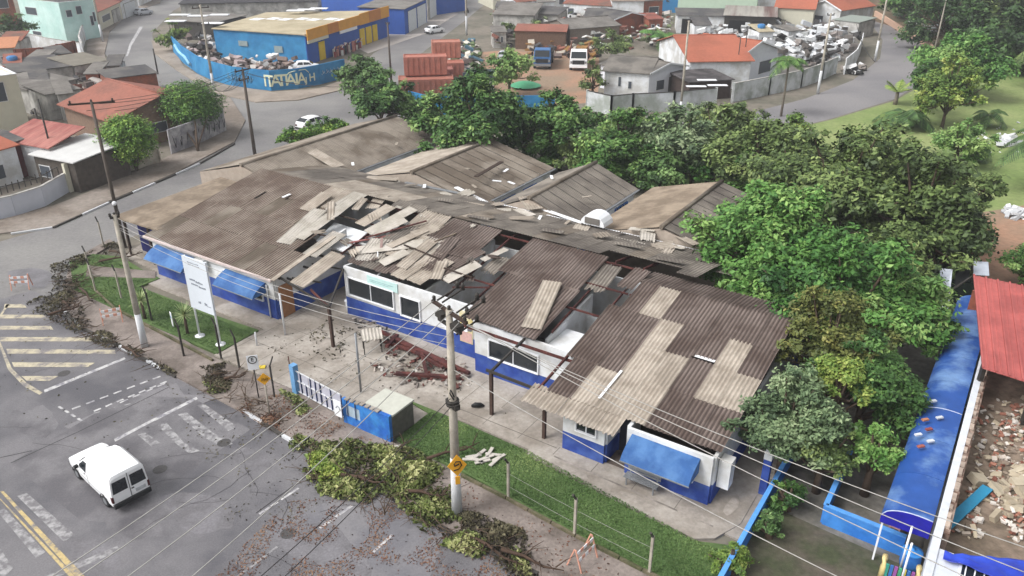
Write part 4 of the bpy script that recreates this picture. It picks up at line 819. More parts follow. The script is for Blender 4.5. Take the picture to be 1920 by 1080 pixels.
for k, (x, y, h) in enumerate([(1722, 78, 7.5), (1750, 105, 9.)]): pole(['slender post in the forest edge by the low pink wall, left', 'slender post in the forest edge by the low pink wall, right'][k], x, y, h, .14, .09, [], 0, 0)
for k, (x, y, h) in enumerate([(90, 300, 5.2), (108, 328, 7.2)]): pole(['thin dark post by the white carport, the left of two', 'thin dark post by the white carport, the right of two'][k], x, y, h, .09, .08, [], 0, 0, METALD)
pole('lone dark post at the roadside kerb of the upper street', 296, 138, 3.6, .12, .1, [], 0, 0, METALD)
pole('slender pole with yellow and blue bands by the junction kerb', 1145, 200, .1, .1, .1, [], 0, 0) if False else None
for k, (x, y, h) in enumerate([(1378, 160, 6.5), (1390, 152, 7.5)]): pole(['thin mast beside the red roofed house, left', 'thin mast beside the red roofed house, right'][k], x, y, h, .07, .06, [], 0, 0, METALD)
WIRE = mat('wire_grey', 'a8a6a2', .6); WIRED = mat('wire_dark', '3c3a3a', .6)
def wire(a, c, sag=.5, r=.014, m=None, label='grey overhead wire', name='overhead_wire', group='overhead wires'):
    a, c = Vector(a), Vector(c); b = MB(); b.tube([a.lerp(c, t / 12) - Vector((0, 0, sag * 4 * (t / 12) * (1 - t / 12))) for t in range(13)], r, 5); return b.build(name, m or WIRE, None, label, 'wire', group)
def at(par, loc, x, y, z, ang): return loc + Vector((x * math.cos(ang) - y * math.sin(ang), x * math.sin(ang) + y * math.cos(ang), z))
pa = R(-52)
ends_r = [(G(1990, 1050, 7.2), (1.0, 0, 9.7)), (G(1990, 1100, 7.2), (.3, 0, 9.7)), (G(1960, 1150, 7), (-.6, 0, 9.7))]
for i, (e, q) in enumerate(ends_r): wire(at(0, mp, *q, pa), e, .35, .016, label=['upper', 'middle', 'lowest'][i] + ' of three bright wires running from the tall pole to the lower right corner')
wire(mp + Vector((0, 0, 7.3)), G(1700, 1145, 6.0), .25, .016, label='thin low wire from the pole shaft across the lawn to the lower right')
wire(mp + Vector((0, 0, 9.0)), G(2000, 740, 8.5), .6, .016, label='overhead wire crossing the right hand roof toward the trees') if False else None
for i, (ex, ey) in enumerate([(60, 1105), (120, 1100), (200, 1110), (320, 1115)]): wire(at(0, mp, -1.05 + .6 * i, .1, 9.9 - .1 * (i == 3), pa), G(ex, ey, 8.3 - .2 * i), .3, .016, label=['first', 'second', 'third', 'fourth'][i] + ' wire from the van side among those crossing the near road')
wire(mp + Vector((0, 0, 6.0)), G(420, 1140, 6), .2, .016, WIRED, label='dark wire low over the near road in the foreground'); wire(mp + Vector((0, 0, 5.6)), G(460, 1150, 5.6), .2, .016, WIRED, label='second dark wire low over the near road, right of the first')
lp = G(272, 650, 0)
for i in range(3): wire(mp + Vector((-.2 + .2 * i, 0, 9.1 - .4 * i)), lp + Vector((0, 0, 8.2 - .35 * i)), .8, .012, label=['uppermost', 'middle', 'lowest'][i] + ' thin wire between the tall pole and the left pavement pole')
wire(lp + Vector((0, 0, 7.6)), U(-21.4, 1.4, 2.9), .3, .016, label='service wire from the left pole to the left block')
cp_, kp = G(234, 462, 0), G(478, 290, 0)
for i in range(4): wire(cp_ + Vector((-1.5 + i, 0, TPH - .1 - .5 * (i % 2))), kp + Vector((-.6 + .4 * i, 0, 8.5)), .6, .018, WIRED, label=['first', 'second', 'third', 'fourth'][i] + ' dark street wire past the round street trees, counted from the left')
for i in range(3): wire(kp + Vector((-.6 + .6 * i, 0, 8.5)), G(401, 168, 10.4), .8, .02, WIRED, label=['left', 'middle', 'right'][i] + ' dark wire between the junction pole and the blue wall pole')
for i in range(2): wire(kp + Vector((.3 * i, 0, 8.3)), G(734, 156, 7.9), .8, .02, WIRED, label=['left', 'right'][i] + ' dark wire over the junction to the depot road pole')
for i in range(3): wire(G(1640, 115, 12.2 - .3 * i), G(1606, 45, 11.2 - .3 * i), .5, .03, WIRED, label=['upper', 'middle', 'lower'][i] + ' dark wire along the top of the park road')
# fence posts with bent tips
def fpost(px, py, h=2.0, label='pale concrete fence post with a bent tip at the lawn edge', ang=R(-123), th=.1, m=None):
    p = G(px, py, .1); t = thing('fence_post', label, 'fence post', p, ang, 'fence posts round the clinic lawns'); b = MB(); b.box(-th / 2, -th / 2, 0, th / 2, th / 2, h); b.build('shaft', m or OLDC, t)
    b = MB(); b.bar((0, 0, h - .05), (.28, 0, h + .38), th * .8); b.build('bent_tip', METALD, t); return p
fp = [fpost(953, 935, label='bent tipped fence post on the lawn edge, first right of the tall pole'), fpost(1077, 1005, label='bent tipped fence post on the lawn edge, second right of the tall pole'), fpost(1217, 1078, label='bent tipped fence post at the bottom edge of the photo')]
for (x, y, lb) in [(180, 548, 'leaning fence post at the left lawn corner'), (172, 522, 'fence post pair partner at the left lawn corner'), (228, 560, 'fence post between the left pavement and lawn, by the pole'), (285, 602, 'fence post beside the small white lawn sign'), (345, 668, 'thin fence post near the billboard on the pavement'), (195, 463, 'bent fence post at the clinic yard corner by the brushwood'), (449, 690, 'dark thin post at the yard entrance, left'), (415, 672, 'dark leaning fence post at the billboard foot')]:
    fpost(x, y, 2.0 if x != 415 else 2.2, lb, R(140), .09, OLDC if x in (180, 172, 228, 195) else METALD)
fpost(515, 745, 2.0, 'dark post in front of the blue gate post', R(60), .07, METALD)
for i in range(len(fp) - 1):
    for z in (.7, 1.4): wire(fp[i] + Vector((0, 0, z)), fp[i + 1] + Vector((0, 0, z)), .02, .006, label=('lower' if z < 1 else 'upper') + ' thin fence wire at the lawn edge, ' + ['left span', 'right span'][i], name='fence_wire', group='fence wires at the lawn edge')
b = MB()
def edging(pts, n0):
    P = [G(x, y, .1) for x, y in pts]
    for a, c in zip(P[:-1], P[1:]):
        n = max(1, int((c - a).length / 1.0))
        for i in range(n):
            m = MB(); p, q = a.lerp(c, i / n), a.lerp(c, (i + .96) / n); p.z = q.z = .17; m.bar(p, q, .12, .18 + .03 * (i % 2)); m.build('edging_stone', mat('mossy_edging', '6d6553', .9, .2, 6., '4f5138', .6, 1.), kind='structure')
edging([(172, 540), (215, 580), (300, 625), (400, 678)], 0); edging([(862, 892), (950, 937), (1080, 1008), (1250, 1095)], 0)
# flagpoles and gate furniture
for (x, y, h, r, lb) in [(508, 596, 2.3, .05, 'slim white post before the left block, the one with a side bracket'), (535, 628, 2.8, .06, 'thick white post standing before the brown door'), (482, 648, .9, .05, 'short pale stub post on the yard corner')]:
    p = G(x, y, .1); b = MB(); b.tube([p, p + Vector((0, 0, h))], r, 10); b.build('bollard_post', WHITEBASE, None, lb, 'post')
p = G(677, 735, .1); b = MB(); b.tube([p, p + Vector((0, 0, 3.6))], .06, 8); b.build('steel_post', METAL, None, 'tall grey steel post behind the blue gate wall', 'post')
p = G(545, 700, .1); b = MB(); b.tube([p, p + Vector((0, 0, 1.1))], .03, 6); b.build('rusty_stake', RUST, None, 'rusty stake behind the blue gate post', 'post')
# billboard
q0, q1 = G(375, 630, .15), G(412, 645, .15); q1 = q1 + (q1 - q0) * .05; dd = (q1 - q0); an = math.atan2(dd.y, dd.x); ln = dd.length
bb = thing('billboard', 'tall white information board on two white legs in the left lawn', 'billboard', q0, an)
zt, zb = topz(340, 478, q0), topz(360, 575, q0)
for x in (0, ln): b = MB(); b.tube([(x, 0, -.05), (x, 0, zt - .15)], .06, 8); b.lathe([(.0, 0), (.3, 0), (.3, .04), (0, .04)], (x, 0, 0), 10); b.build('leg', WHITEC, bb)
b = MB(); b.box(-.1, -.12, zb - .15, ln + .1, -.03, zt - .15); b.build('board', mat('board_white', 'd3dae2', .5, .02), bb)
GP = mat('grey_print', '7d8490', .7)
for (x0, x1, z, h) in [(.35, .95, .52, .10), (1.02, 1.75, .50, .12), (.45, 1.2, .44, .10), (1.28, 2.0, .42, .11), (.45, 1.6, .86, .05), (.5, 1.7, .82, .05), (.9, 1.1, .10, .14), (1.6, 1.78, .10, .18), (1.85, 2.3, .09, .05)]:
    zz = zb + (zt - zb) * z; b = MB(); k = x0 * ln / 2.4
    while k < x1 * ln / 2.4: b.box(k, -.13, zz, k + .09, -.122, zz + h * rnd.uniform(.6, 1.1)); k += .125
    b.build('lettering', GP, bb)
# small lawn signs
for (x, y, w_, h, lb) in [(322, 613, .35, .9, 'small white sign board leaning in the left lawn'),]:
    p = G(x + 3, y, .15); t = thing('lawn_sign', lb, 'sign', p, R(-55)); b = MB(); b.box(-w_ / 2, -.02, .1, w_ / 2, .02, .1 + h); b.build('panel', WHITEC, t)
    b = MB(); b.box(-.04, -.03, -.02, .04, .0, .1); b.build('leg', METAL, t); b = MB(); b.lathe([(0, 0), (.1, 0), (.1, .01), (0, .01)], n=12); e = b.build('emblem', mat('emblem_blue', '6f9cc6', .6), t); e.location = (0, -.02, .7); e.rotation_euler = (R(90), 0, 0)
# parking sign with a ringed E and the yellow sign beside it
def text(par, s, size, loc, rot, m, name='lettering', ext=.006, xs=1.):
    cu = bpy.data.curves.new(name, 'FONT'); cu.body = s; cu.size = size; cu.extrude = ext; cu.offset = .012 * size; cu.align_x = 'CENTER'; cu.align_y = 'CENTER'; cu.resolution_u = 3
    o = bpy.data.objects.new(name, cu); me = bpy.data.meshes.new_from_object(o); bpy.data.objects.remove(o); me.materials.clear(); me.materials.append(m)
    o = bpy.data.objects.new(name, me); C.objects.link(o); o.location = loc; o.rotation_euler = rot; o.scale = (xs, 1, 1); o.parent = par; return o
p = G(485, 745, .12); t = thing('parking_sign', 'white parking sign with a ringed E on a dark post', 'road sign', p, R(14)); b = MB(); b.tube([(0, 0, 0), (0, 0, 2.55)], .035, 6); b.build('post', METALD, t)
b = MB(); b.box(-.28, -.06, 1.75, .28, -.035, 2.6); b.build('sign_plate', WHITEC, t)
b = MB(); rr_ = [(.21 * math.cos(k * math.pi / 10), -.07, 2.35 + .21 * math.sin(k * math.pi / 10)) for k in range(21)]; b.tube(rr_, .025, 5); b.build('ring', METALD, t); text(t, 'E', .3, (0, -.066, 2.35), (R(90), 0, 0), BLACK)
p = G(506, 778, .12); t = thing('warning_sign', 'faded yellow and black warning sign on a pale post beside the parking sign', 'road sign', p, R(14)); b = MB(); b.tube([(0, 0, 0), (0, 0, 2.3)], .05, 6); b.build('post', OLDC, t)
b = MB(); b.add([(0, -.06, 1.85), (.33, -.06, 2.2), (0, -.06, 2.55), (-.33, -.06, 2.2), (0, -.04, 1.85), (.33, -.04, 2.2), (0, -.04, 2.55), (-.33, -.04, 2.2)], [(0, 1, 2, 3), (7, 6, 5, 4), (0, 4, 5, 1), (1, 5, 6, 2), (2, 6, 7, 3), (3, 7, 4, 0)]); b.build('sign_plate', YS, t)
for k in range(5): b = MB(); x = -.14 + k * .07; b.bar((x, -.07, 2.1 + .03 * (k % 2)), (x + .05, -.07, 2.3 - .04 * (k % 3)), .04, .01); b.build('symbol', BLACK, t)
# A-frame road barriers
def trestle(label, px, py, deg, w_=1.1, s=1.):
    p = G(px, py, .12); t = thing('road_barrier', label, 'barrier', p, R(deg), 'folding barriers left on the pavements'); O_ = mat('faded_orange', 'd29a86', .7, .1); 
    for x in (-w_ / 2, w_ / 2):
        for y in (-.35, .35): b = MB(); b.bar((x, y, 0), (x, y * .08, 1.0), .05); b.build('leg', O_, t)
    for z in (.75, .45):
        for k in range(5): b = MB(); x = -w_ / 2 + w_ * k / 5; b.box(x, -.3 * (1 - z) - .03, z, x + w_ / 5, -.3 * (1 - z), z + .16); b.build('stripe_panel', O_ if k % 2 else WHITEC, t)
    return t
trestle('pink and white folding barrier at the lower edge pavement', 1092, 1052, 50); trestle('pink and white folding barrier by the foot of the left pole', 212, 603, 25); trestle('pink and white folding barrier in the road at the left brushwood', 42, 540, 10)
# ================================================================ gate, blue gate wall with its shelter
gl, gr = G(560, 738, .1), G(645, 785, .1); dd = gr - gl; an = math.atan2(dd.y, dd.x); ln = dd.length
gt = thing('entrance_gate', 'sliding gate of white mesh panels and dark blue bars at the clinic entrance', 'gate', gl, an)
DB = mat('navy_steel', '2c3a5e', .6)
b = MB(); b.box(-.32, -.16, -.02, 0.02, .16, 1.75); b.build('gate_post', mat('chalky_blue', '6b9cc9', .7, .12, 4.), gt)
for z in (.12, .8, 1.4): b = MB(); b.box(0.02, -.025, z, ln, .025, z + .05); b.build('rail', WHITEBASE, gt)
for k in range(9): b = MB(); x = .35 + k * (ln - .4) / 8; b.box(x - .02, -.03, .12, x + .02, .03, 1.45 if k % 3 == 0 else (.85 if k % 2 else 1.45)); b.build('bar', DB, gt)
for k in range(4): b = MB(); x0, x1 = .1 + k * (ln - .1) / 4, .05 + (k + 1) * (ln - .1) / 4; b.box(x0, .03, .15, x1, .045, 1.38); b.build('mesh_panel', mat('pale_mesh', 'b0b0bc', .7, .08), gt)
w0, w1 = G(648, 790, .1), G(735, 828, .1); dd = w1 - w0; an = math.atan2(dd.y, dd.x); ln = dd.length
gw = thing('gate_house', 'small blue painted wall with a pale slab roof beside the entrance gate', 'building', w0, an)
b = MB(); b.box(0, -.1, -.02, .18, .1, 1.45); b.box(.18, -.06, .5, 1.15, .06, 1.15, 1); b.box(.18, -.08, 1.15, 1.15, .08, 1.45); b.box(.18, -.08, -.02, 1.15, .08, .5); b.box(1.15, -.1, -.02, ln, .1, 1.5); b.build('wall', [mat('bright_blue_wall', '3a80c6', .6, .14, 3., '2a62b4', .6, 1.2), mat('grey_panel', '9fb0bd', .6)], gw)
for x in (.3, .85): b = MB(); b.box(x, -.12, .5, x + .05, -.1, 1.45); b.build('bar', DB, gw)
b = MB(); b.box(1.25, .12, 1.38, ln + .05, 1.75, 1.48); b.build('roof_slab', mat('pale_slab', 'b9bab0', .85, .06), gw)
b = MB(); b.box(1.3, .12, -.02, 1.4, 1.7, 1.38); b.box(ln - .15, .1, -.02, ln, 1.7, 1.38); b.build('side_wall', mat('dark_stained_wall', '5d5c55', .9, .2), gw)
b = MB(); b.box(.9, 1.9, .1, 1.9, 2.7, .3); b.box(.9, 2.3, .3, 1.9, 2.7, .45); b.build('step', METALD, gw)
for k in range(7): b = MB(); b.box(.2 + k * .33, -.13, 1.46 + (.05 if k > 2 else 0), .42 + k * .33, .12, 1.52 + (.05 if k > 2 else 0)); b.build('coping_stone', CONC, gw)
t = thing('gate_sign', 'white sign with a small curved logo hanging on the gate beside the blue wall', 'sign', w0 + Vector((-.25, -.18, .3)), an); b = MB(); b.prism([(-.3, 0), (.2, 0), (.2, .03), (-.3, .03)], .1, 1.05); b.build('panel', WHITEC, t); b = MB(); b.tube([(-.15, -.01, .6), (-.05, -.01, .75), (.08, -.01, .7), (.1, -.01, .55)], .02, 5); b.build('logo', GP, t)
b = MB(); b.bar((-.05, .03, -.1), (-.05, .03, .1), .03); b.build('leg', METALD, t)
# bench, corner pillar
p = U(4.9, -.55, .13); t = thing('garden_bench', 'grey slatted metal bench under the right blue awning', 'bench', U(4.35, -.55, .13), ANG)
for k in range(4): b = MB(); b.box(-.75, -.22 + k * .12, .42, .85, -.12 + k * .12, .45); b.build('seat_slat', METAL, t)
for k in range(4): b = MB(); b.box(-.75, .27 + k * .02, .5 + k * .12, .85, .29 + k * .02, .6 + k * .12); b.build('back_slat', METAL, t)
for x in (-.6, .7):
    for y in (-.15, .22): b = MB(); b.box(x - .03, y - .03, 0, x + .03, y + .03, .42); b.build('leg', METAL, t)
    b = MB(); b.bar((x, .25, .4), (x, .34, .95), .05); b.build('back_support', METAL, t)
t = thing('corner_pillar', 'blue pillar with a white top at the right corner of the clinic', 'pillar', U(9.05, 2.2, .1), ANG); b = MB(); b.box(-.16, -.16, 0, .16, .16, 1.9); b.build('shaft', BLUED, t); b = MB(); b.box(-.17, -.17, 1.9, .17, .17, 2.7); b.build('top', WHITE, t)
# blue garden walls
def lowwall(label, uv, h, th=.16, m=None, cap=None, name='garden_wall', cat='wall', z0=.0):
    t = thing(name, label, cat, U(*uv[0]), ANG); o = Vector((*uv[0], 0))
    for a, c in zip(uv[:-1], uv[1:]):
        a, c = Vector((*a, 0)) - o, Vector((*c, 0)) - o; b = MB(); b.bar(a + Vector((0, 0, z0 + h / 2)), c + Vector((0, 0, z0 + h / 2)), th, h); b.build('wall', m or BLUE, t)
        if cap: b = MB(); b.bar(a + Vector((0, 0, z0 + h + .03)), c + Vector((0, 0, z0 + h + .03)), th + .05, .05); b.build('coping', cap, t)
    return t
BRB = mat('bright_blue_low_wall', '2f72c4', .65, .1, 3., '4184cf', .5, .8)
lowwall('bright blue garden wall along the right end of the lawn', [(9.45, -6.5), (9.45, 5.6)], .95, .14, BRB, mat('light_blue_cap', '5a9ae0', .6))
lowwall('blue garden wall by the side yard, in an L shape before the plastic chair', [(11.75, 6.2), (11.75, 1.75), (14.9, 1.62)], 1.0, .16, BRB, mat('light_blue_cap', '5a9ae0'))
# ================================================================ the long blue vault awning and the house lot on the right
t = clinic_frame('vaulted_awning', 'long blue vaulted awning roof running back along the right boundary wall', 'awning')
n = 10
def arc(v, k, uu0, uu1): f = k / n; return (uu0 + (uu1 - uu0) * f, v, 2.45 + .52 * math.sin(math.pi * (.0 + .62 * f ** .6)))
for j in range(8):
    va, vb = .6 + j * 2.75, .6 + (j + 1) * 2.75 - .02; b = MB(); ua, ub = 13.88, 15.62
    P = [arc(va, k, ua, ub) for k in range(n + 1)] + [arc(vb, k, ua, ub) for k in range(n + 1)]; Q = [(x, y, z - .03) for x, y, z in P]; m = n + 1
    b.add(P, [(k, k + 1, m + k + 1, m + k) for k in range(n)], 0, True); b.add(Q, [(k + 1, k, m + k, m + k + 1) for k in range(n)], 0, True); b.add(P + Q, [(k, 2 * m + k, 2 * m + k + 1, k + 1) for k in range(n)] + [(0, m, 3 * m, 2 * m), (n, 2 * m + n, 3 * m + n, m + n)], 0, False)
    b.build('canopy_panel', mat('vault_blue', '2a5198', .45, .12, 1.6, '6d8fbe', .9, .55, spec=.35, thr=.60), t)
    if j not in (0, 3): continue
    r = MB(); r.tube([arc(va, k, ua, ub) for k in range(n + 1)], .025, 5); r.build('rib', mat('pale_rib', 'b7bfd6', .6), t)
b = MB(); P = [arc(.58, k, 13.88, 15.62) for k in range(n + 1)]; b.add(P + [(15.62, .58, 2.1), (13.88, .58, 2.1)], [tuple(range(n + 3))[::-1]]); b.build('end_valance', mat('valance_blue', '1f1f96', .6), t)
for v in (.7, 8, 16, 22): b = MB(); b.box(13.95, v, .06, 14.02, v + .07, 2.35); b.build('post', WHITEC, t)
for v, u in ((.35, 15.0), (-.6, 15.15)): b = MB(); b.tube([(u, v, .1), (u, v, 2.6)], .045, 6); b.build('post', WHITEC, t)
WT = mat('wall_cap_white', 'c9cdd4', .7, .08)
lot = clinic_frame('boundary_wall', 'white capped boundary wall between the blue vault and the rubble lot', 'wall')
b = MB(); b.box(15.72, -3.2, 0, 16.0, 21.5, 3.05); b.build('wall', WT, lot); b = MB(); b.box(15.98, .2, 0, 16.22, 21.5, 2.95); b.build('inner_brick_face', mat('flaking_brick', 'a08c80', .9, .22, 4., '6b5348', .6, 1.2), lot)
for k in range(34): b = MB(); v = .5 + k * .6 + rnd.uniform(-.1, .1); b.box(16.0, v, 2.95, 16.17 + rnd.uniform(-.06, .02), v + rnd.uniform(.2, .5), 3.03 + rnd.uniform(0, .06)); b.build('brick', mat('pale_brick', 'a8988c', .9, .2, 4., rnd=.2, objr=1), lot)
yard('rubble_lot', [(16.22, -.9), (36, -.9), (36, 22), (16.22, 22)], 1.6, mat('lot_floor', '8a7a6c', .95, .22, 3., '6b5f52', .6, .5, bump=.6, bscale=8))
yard('house_lot_base', [(15.7, -9), (36, -9), (36, -.9), (15.7, -.9)], .9, mat('lot_floor', '8a7a6c'))
# red metal roof
t = thing('red_roof_shed', 'shed with a red ribbed metal roof at the right edge of the photo', 'building', G(1843, 690, 4.0) - Vector((0, 0, 4.0)), 0)
o0 = G(1843, 690, 4.0); c0, c1, c2 = G(1826, 516, 4.6) - o0, G(2035, 560, 4.6) - o0, G(2080, 765, 4.0) - o0
for i in range(9):
    fa, fb = i / 9, (i + .97) / 9; A0, A1 = Vector((0, 0, 0)).lerp(c2, fa), Vector((0, 0, 0)).lerp(c2, fb); B0, B1 = c0.lerp(c1, fa), c0.lerp(c1, fb); b = MB(); z4 = Vector((0, 0, 4.0)); th = Vector((0, 0, .04))
    b.hexa([A0 + z4 - th, A1 + z4 - th, B1 + z4 - th, B0 + z4 - th], [A0 + z4, A1 + z4, B1 + z4, B0 + z4]); b.bar(A0 + z4 + th, B0 + z4 + th, .09, .09); b.bar(A0.lerp(A1, .5) + z4 + th * .4, B0.lerp(B1, .5) + z4 + th * .4, .05, .05); b.build('roof_panel', REDMET, t)
for q in (Vector((.3, .4, 0)), c2 * .5 + Vector((0, .5, 0)), c0 + Vector((.4, -.4, -.6)), c1 * .5 + c0 * .5 + Vector((0, -.5, -.6))): b = MB(); b.box(q.x - .1, q.y - .1, 1.2, q.x + .1, q.y + .1, 4.0 + q.z * 0 - .05); b.build('post', METALD, t)
A_, B__ = c0 * .9, c1 * .9; b = MB(); b.bar(Vector((A_.x, A_.y, 2.8)), Vector((B__.x, B__.y, 2.8)), .15, 2.6); b.build('back_wall', BRICKM, t)
# white house bottom right with barred window and tarp
t = clinic_frame('white_house', 'corner of a white house with a barred window at the lower right', 'building')
b = MB(); b.box(16.0, -6.5, .9, 24, -.85, 2.9); b.build('wall', WT, t); b = MB(); b.box(15.95, -6.6, 2.9, 24, -.8, 2.98); b.build('flat_roof', mat('roof_white', 'c7ccd4', .7, .06), t)
b = MB(); b.box(16.7, -2.6, 2.985, 19.2, -1.1, 3.05); wf = b.build('window', mat('frame_pale', 'd9dde2', .6), t); b = MB(); b.box(16.8, -2.5, 3.052, 19.1, -1.2, 3.06); b.build('pane', DARKGLASS, wf)
for k in range(8): b = MB(); x = 16.9 + k * .28; b.box(x, -2.52, 3.062, x + .04, -1.18, 3.1); b.build('bar', WHITEC, wf)
b = MB(); vs = []; nn = 14
tp_ = [L(*q, 3.3) for q in [(1772, 1032), (1830, 1015), (2010, 1052), (2010, 1130), (1870, 1085)]]
for i in range(nn + 1):
    for j in range(nn + 1):
        f, g = i / nn, j / nn; a = tp_[0].lerp(tp_[2], f); c = Vector((tp_[0].x, tp_[0].y - .35, 0)).lerp(Vector((tp_[3].x, tp_[3].y, 0)), f); q = Vector((a.x, a.y, 0)).lerp(c, g); z = 3.2 + .22 * noise.noise((q.x * 1.3, q.y * 2.2, 1)) + .12 * noise.noise((q.x * 4, q.y * 4, 4)); vs.append((q.x, q.y, z))
b.add(vs, [(i * (nn + 1) + j, i * (nn + 1) + j + 1, (i + 1) * (nn + 1) + j + 1, (i + 1) * (nn + 1) + j) for i in range(nn) for j in range(nn)], 0, True); tb = thing('blue_tarpaulin', 'crumpled deep blue tarpaulin over the white house edge', 'tarpaulin', (OX, OY, 0), ANG); e = b.build('cloth', TARP, tb); sm = e.modifiers.new('thickness', 'SOLIDIFY'); sm.thickness = .02
# blue plank, barrel, playground, chair
b = MB(); a_, c_ = G(1772, 988, 1.75), G(1852, 914, 1.8); b.bar(a_, c_, .42, .07); b.build('blue_board', mat('teal_blue_board', '2f86ac', .6, .08), None, 'blue painted board lying across the rubble lot', 'board')
t = thing('water_barrel', 'round blue plastic barrel with a lid by the white wall', 'barrel', G(1703, 1062, .08), 0); b = MB(); b.lathe([(0, 0), (.33, 0), (.38, .25), (.38, .5), (.34, .75)], n=20); b.build('barrel_body', BRB, t); b = MB(); b.lathe([(.36, .75), (.39, .78), (.38, .83), (.2, .88), (.06, .9), (.06, .95), (0, .95)], n=20); b.build('lid', mat('lid_blue', '3b8ad6', .4), t)
t = thing('play_climber', 'low playground climber with cream ends and coloured slats', 'playground toy', G(1681, 1096, .08), R(-28))
for x in (-.6, .6): b = MB(); b.tube([(x, 0, 0), (x, 0, .7), (x, .12, .95), (x, .3, .95)], .11, 8); b.build('end_frame', mat('cream_plastic', 'd8c48c', .5), t)
for k, cc in enumerate(['3f9a8c', '3f6fb4', '9a5aa0', '4fa07a', 'c9b84a', '3f6fb4', '9a5aa0']): b = MB(); b.box(-.52 + k * .15, -.05, .15, -.41 + k * .15, .02, .85); b.build('slat', mat('slat_' + cc, cc, .5), t)
t = thing('plastic_chair', 'pinkish plastic chair below the near end of the blue vault', 'chair', G(1676, 1000, .08), R(-40)); PK = mat('pink_plastic', 'b98d8d', .5)
b = MB(); b.box(-.22, -.22, .42, .22, .22, .46); b.build('seat', PK, t); b = MB(); b.bar((0, .22, .46), (0, .3, .9), .42, .04, up=(0, 1, 0)); b.build('backrest', PK, t)
for x in (-.2, .2):
    for y in (-.2, .2): b = MB(); b.bar((x, y, .42), (x * 1.15, y * 1.15, 0), .04); b.build('leg', PK, t)
# broken shelter beyond the vault: two pale metal sheets and a dark cloth
t = thing('wrecked_shelter', 'wrecked lean-to of crooked pale metal sheets and dark cloth beyond the blue vault', 'shed', G(1775, 590, 0), 0); o0 = G(1775, 590, 0)
def q4(pts, m, name, th=.03):
    P = [G(x, y, z) - o0 for x, y, z in pts]; b = MB(); n_ = (P[1] - P[0]).cross(P[3] - P[0]).normalized() * th; b.hexa([p - n_ for p in P], P); return b.build(name, m, t)
MS = mat('pale_metal_sheet', 'c0c7d2', .4, .08, 3., metal=.3)
q4([(1757, 586, 1.0), (1778, 582, 1.2), (1786, 505, 3.0), (1762, 503, 3.0)], MS, 'metal_sheet'); q4([(1825, 515, 2.7), (1855, 517, 2.7), (1853, 491, 3.1), (1826, 490, 3.1)], MS, 'metal_sheet'); q4([(1790, 540, 2.5), (1815, 525, 2.6), (1822, 495, 2.8), (1792, 500, 2.8)], BLACK, 'dark_cloth')
for a, c in [((1778, 548, 2.6), (1820, 520, 2.9)), ((1756, 515, 2.9), (1775, 545, 2.6)), ((1745, 590, .2), (1757, 500, 3.2)), ((1820, 560, .2), (1822, 495, 2.9))]: b = MB(); b.bar(G(*a) - o0, G(*c) - o0, .1); b.build('beam', METALD, t)
b = MB(); b.box(-1.5, 1.5, 0, 2.5, 4.5, 1.5); b.build('dark_crates', mat('dark_green_box', '2c3c34', .8, .3), t)
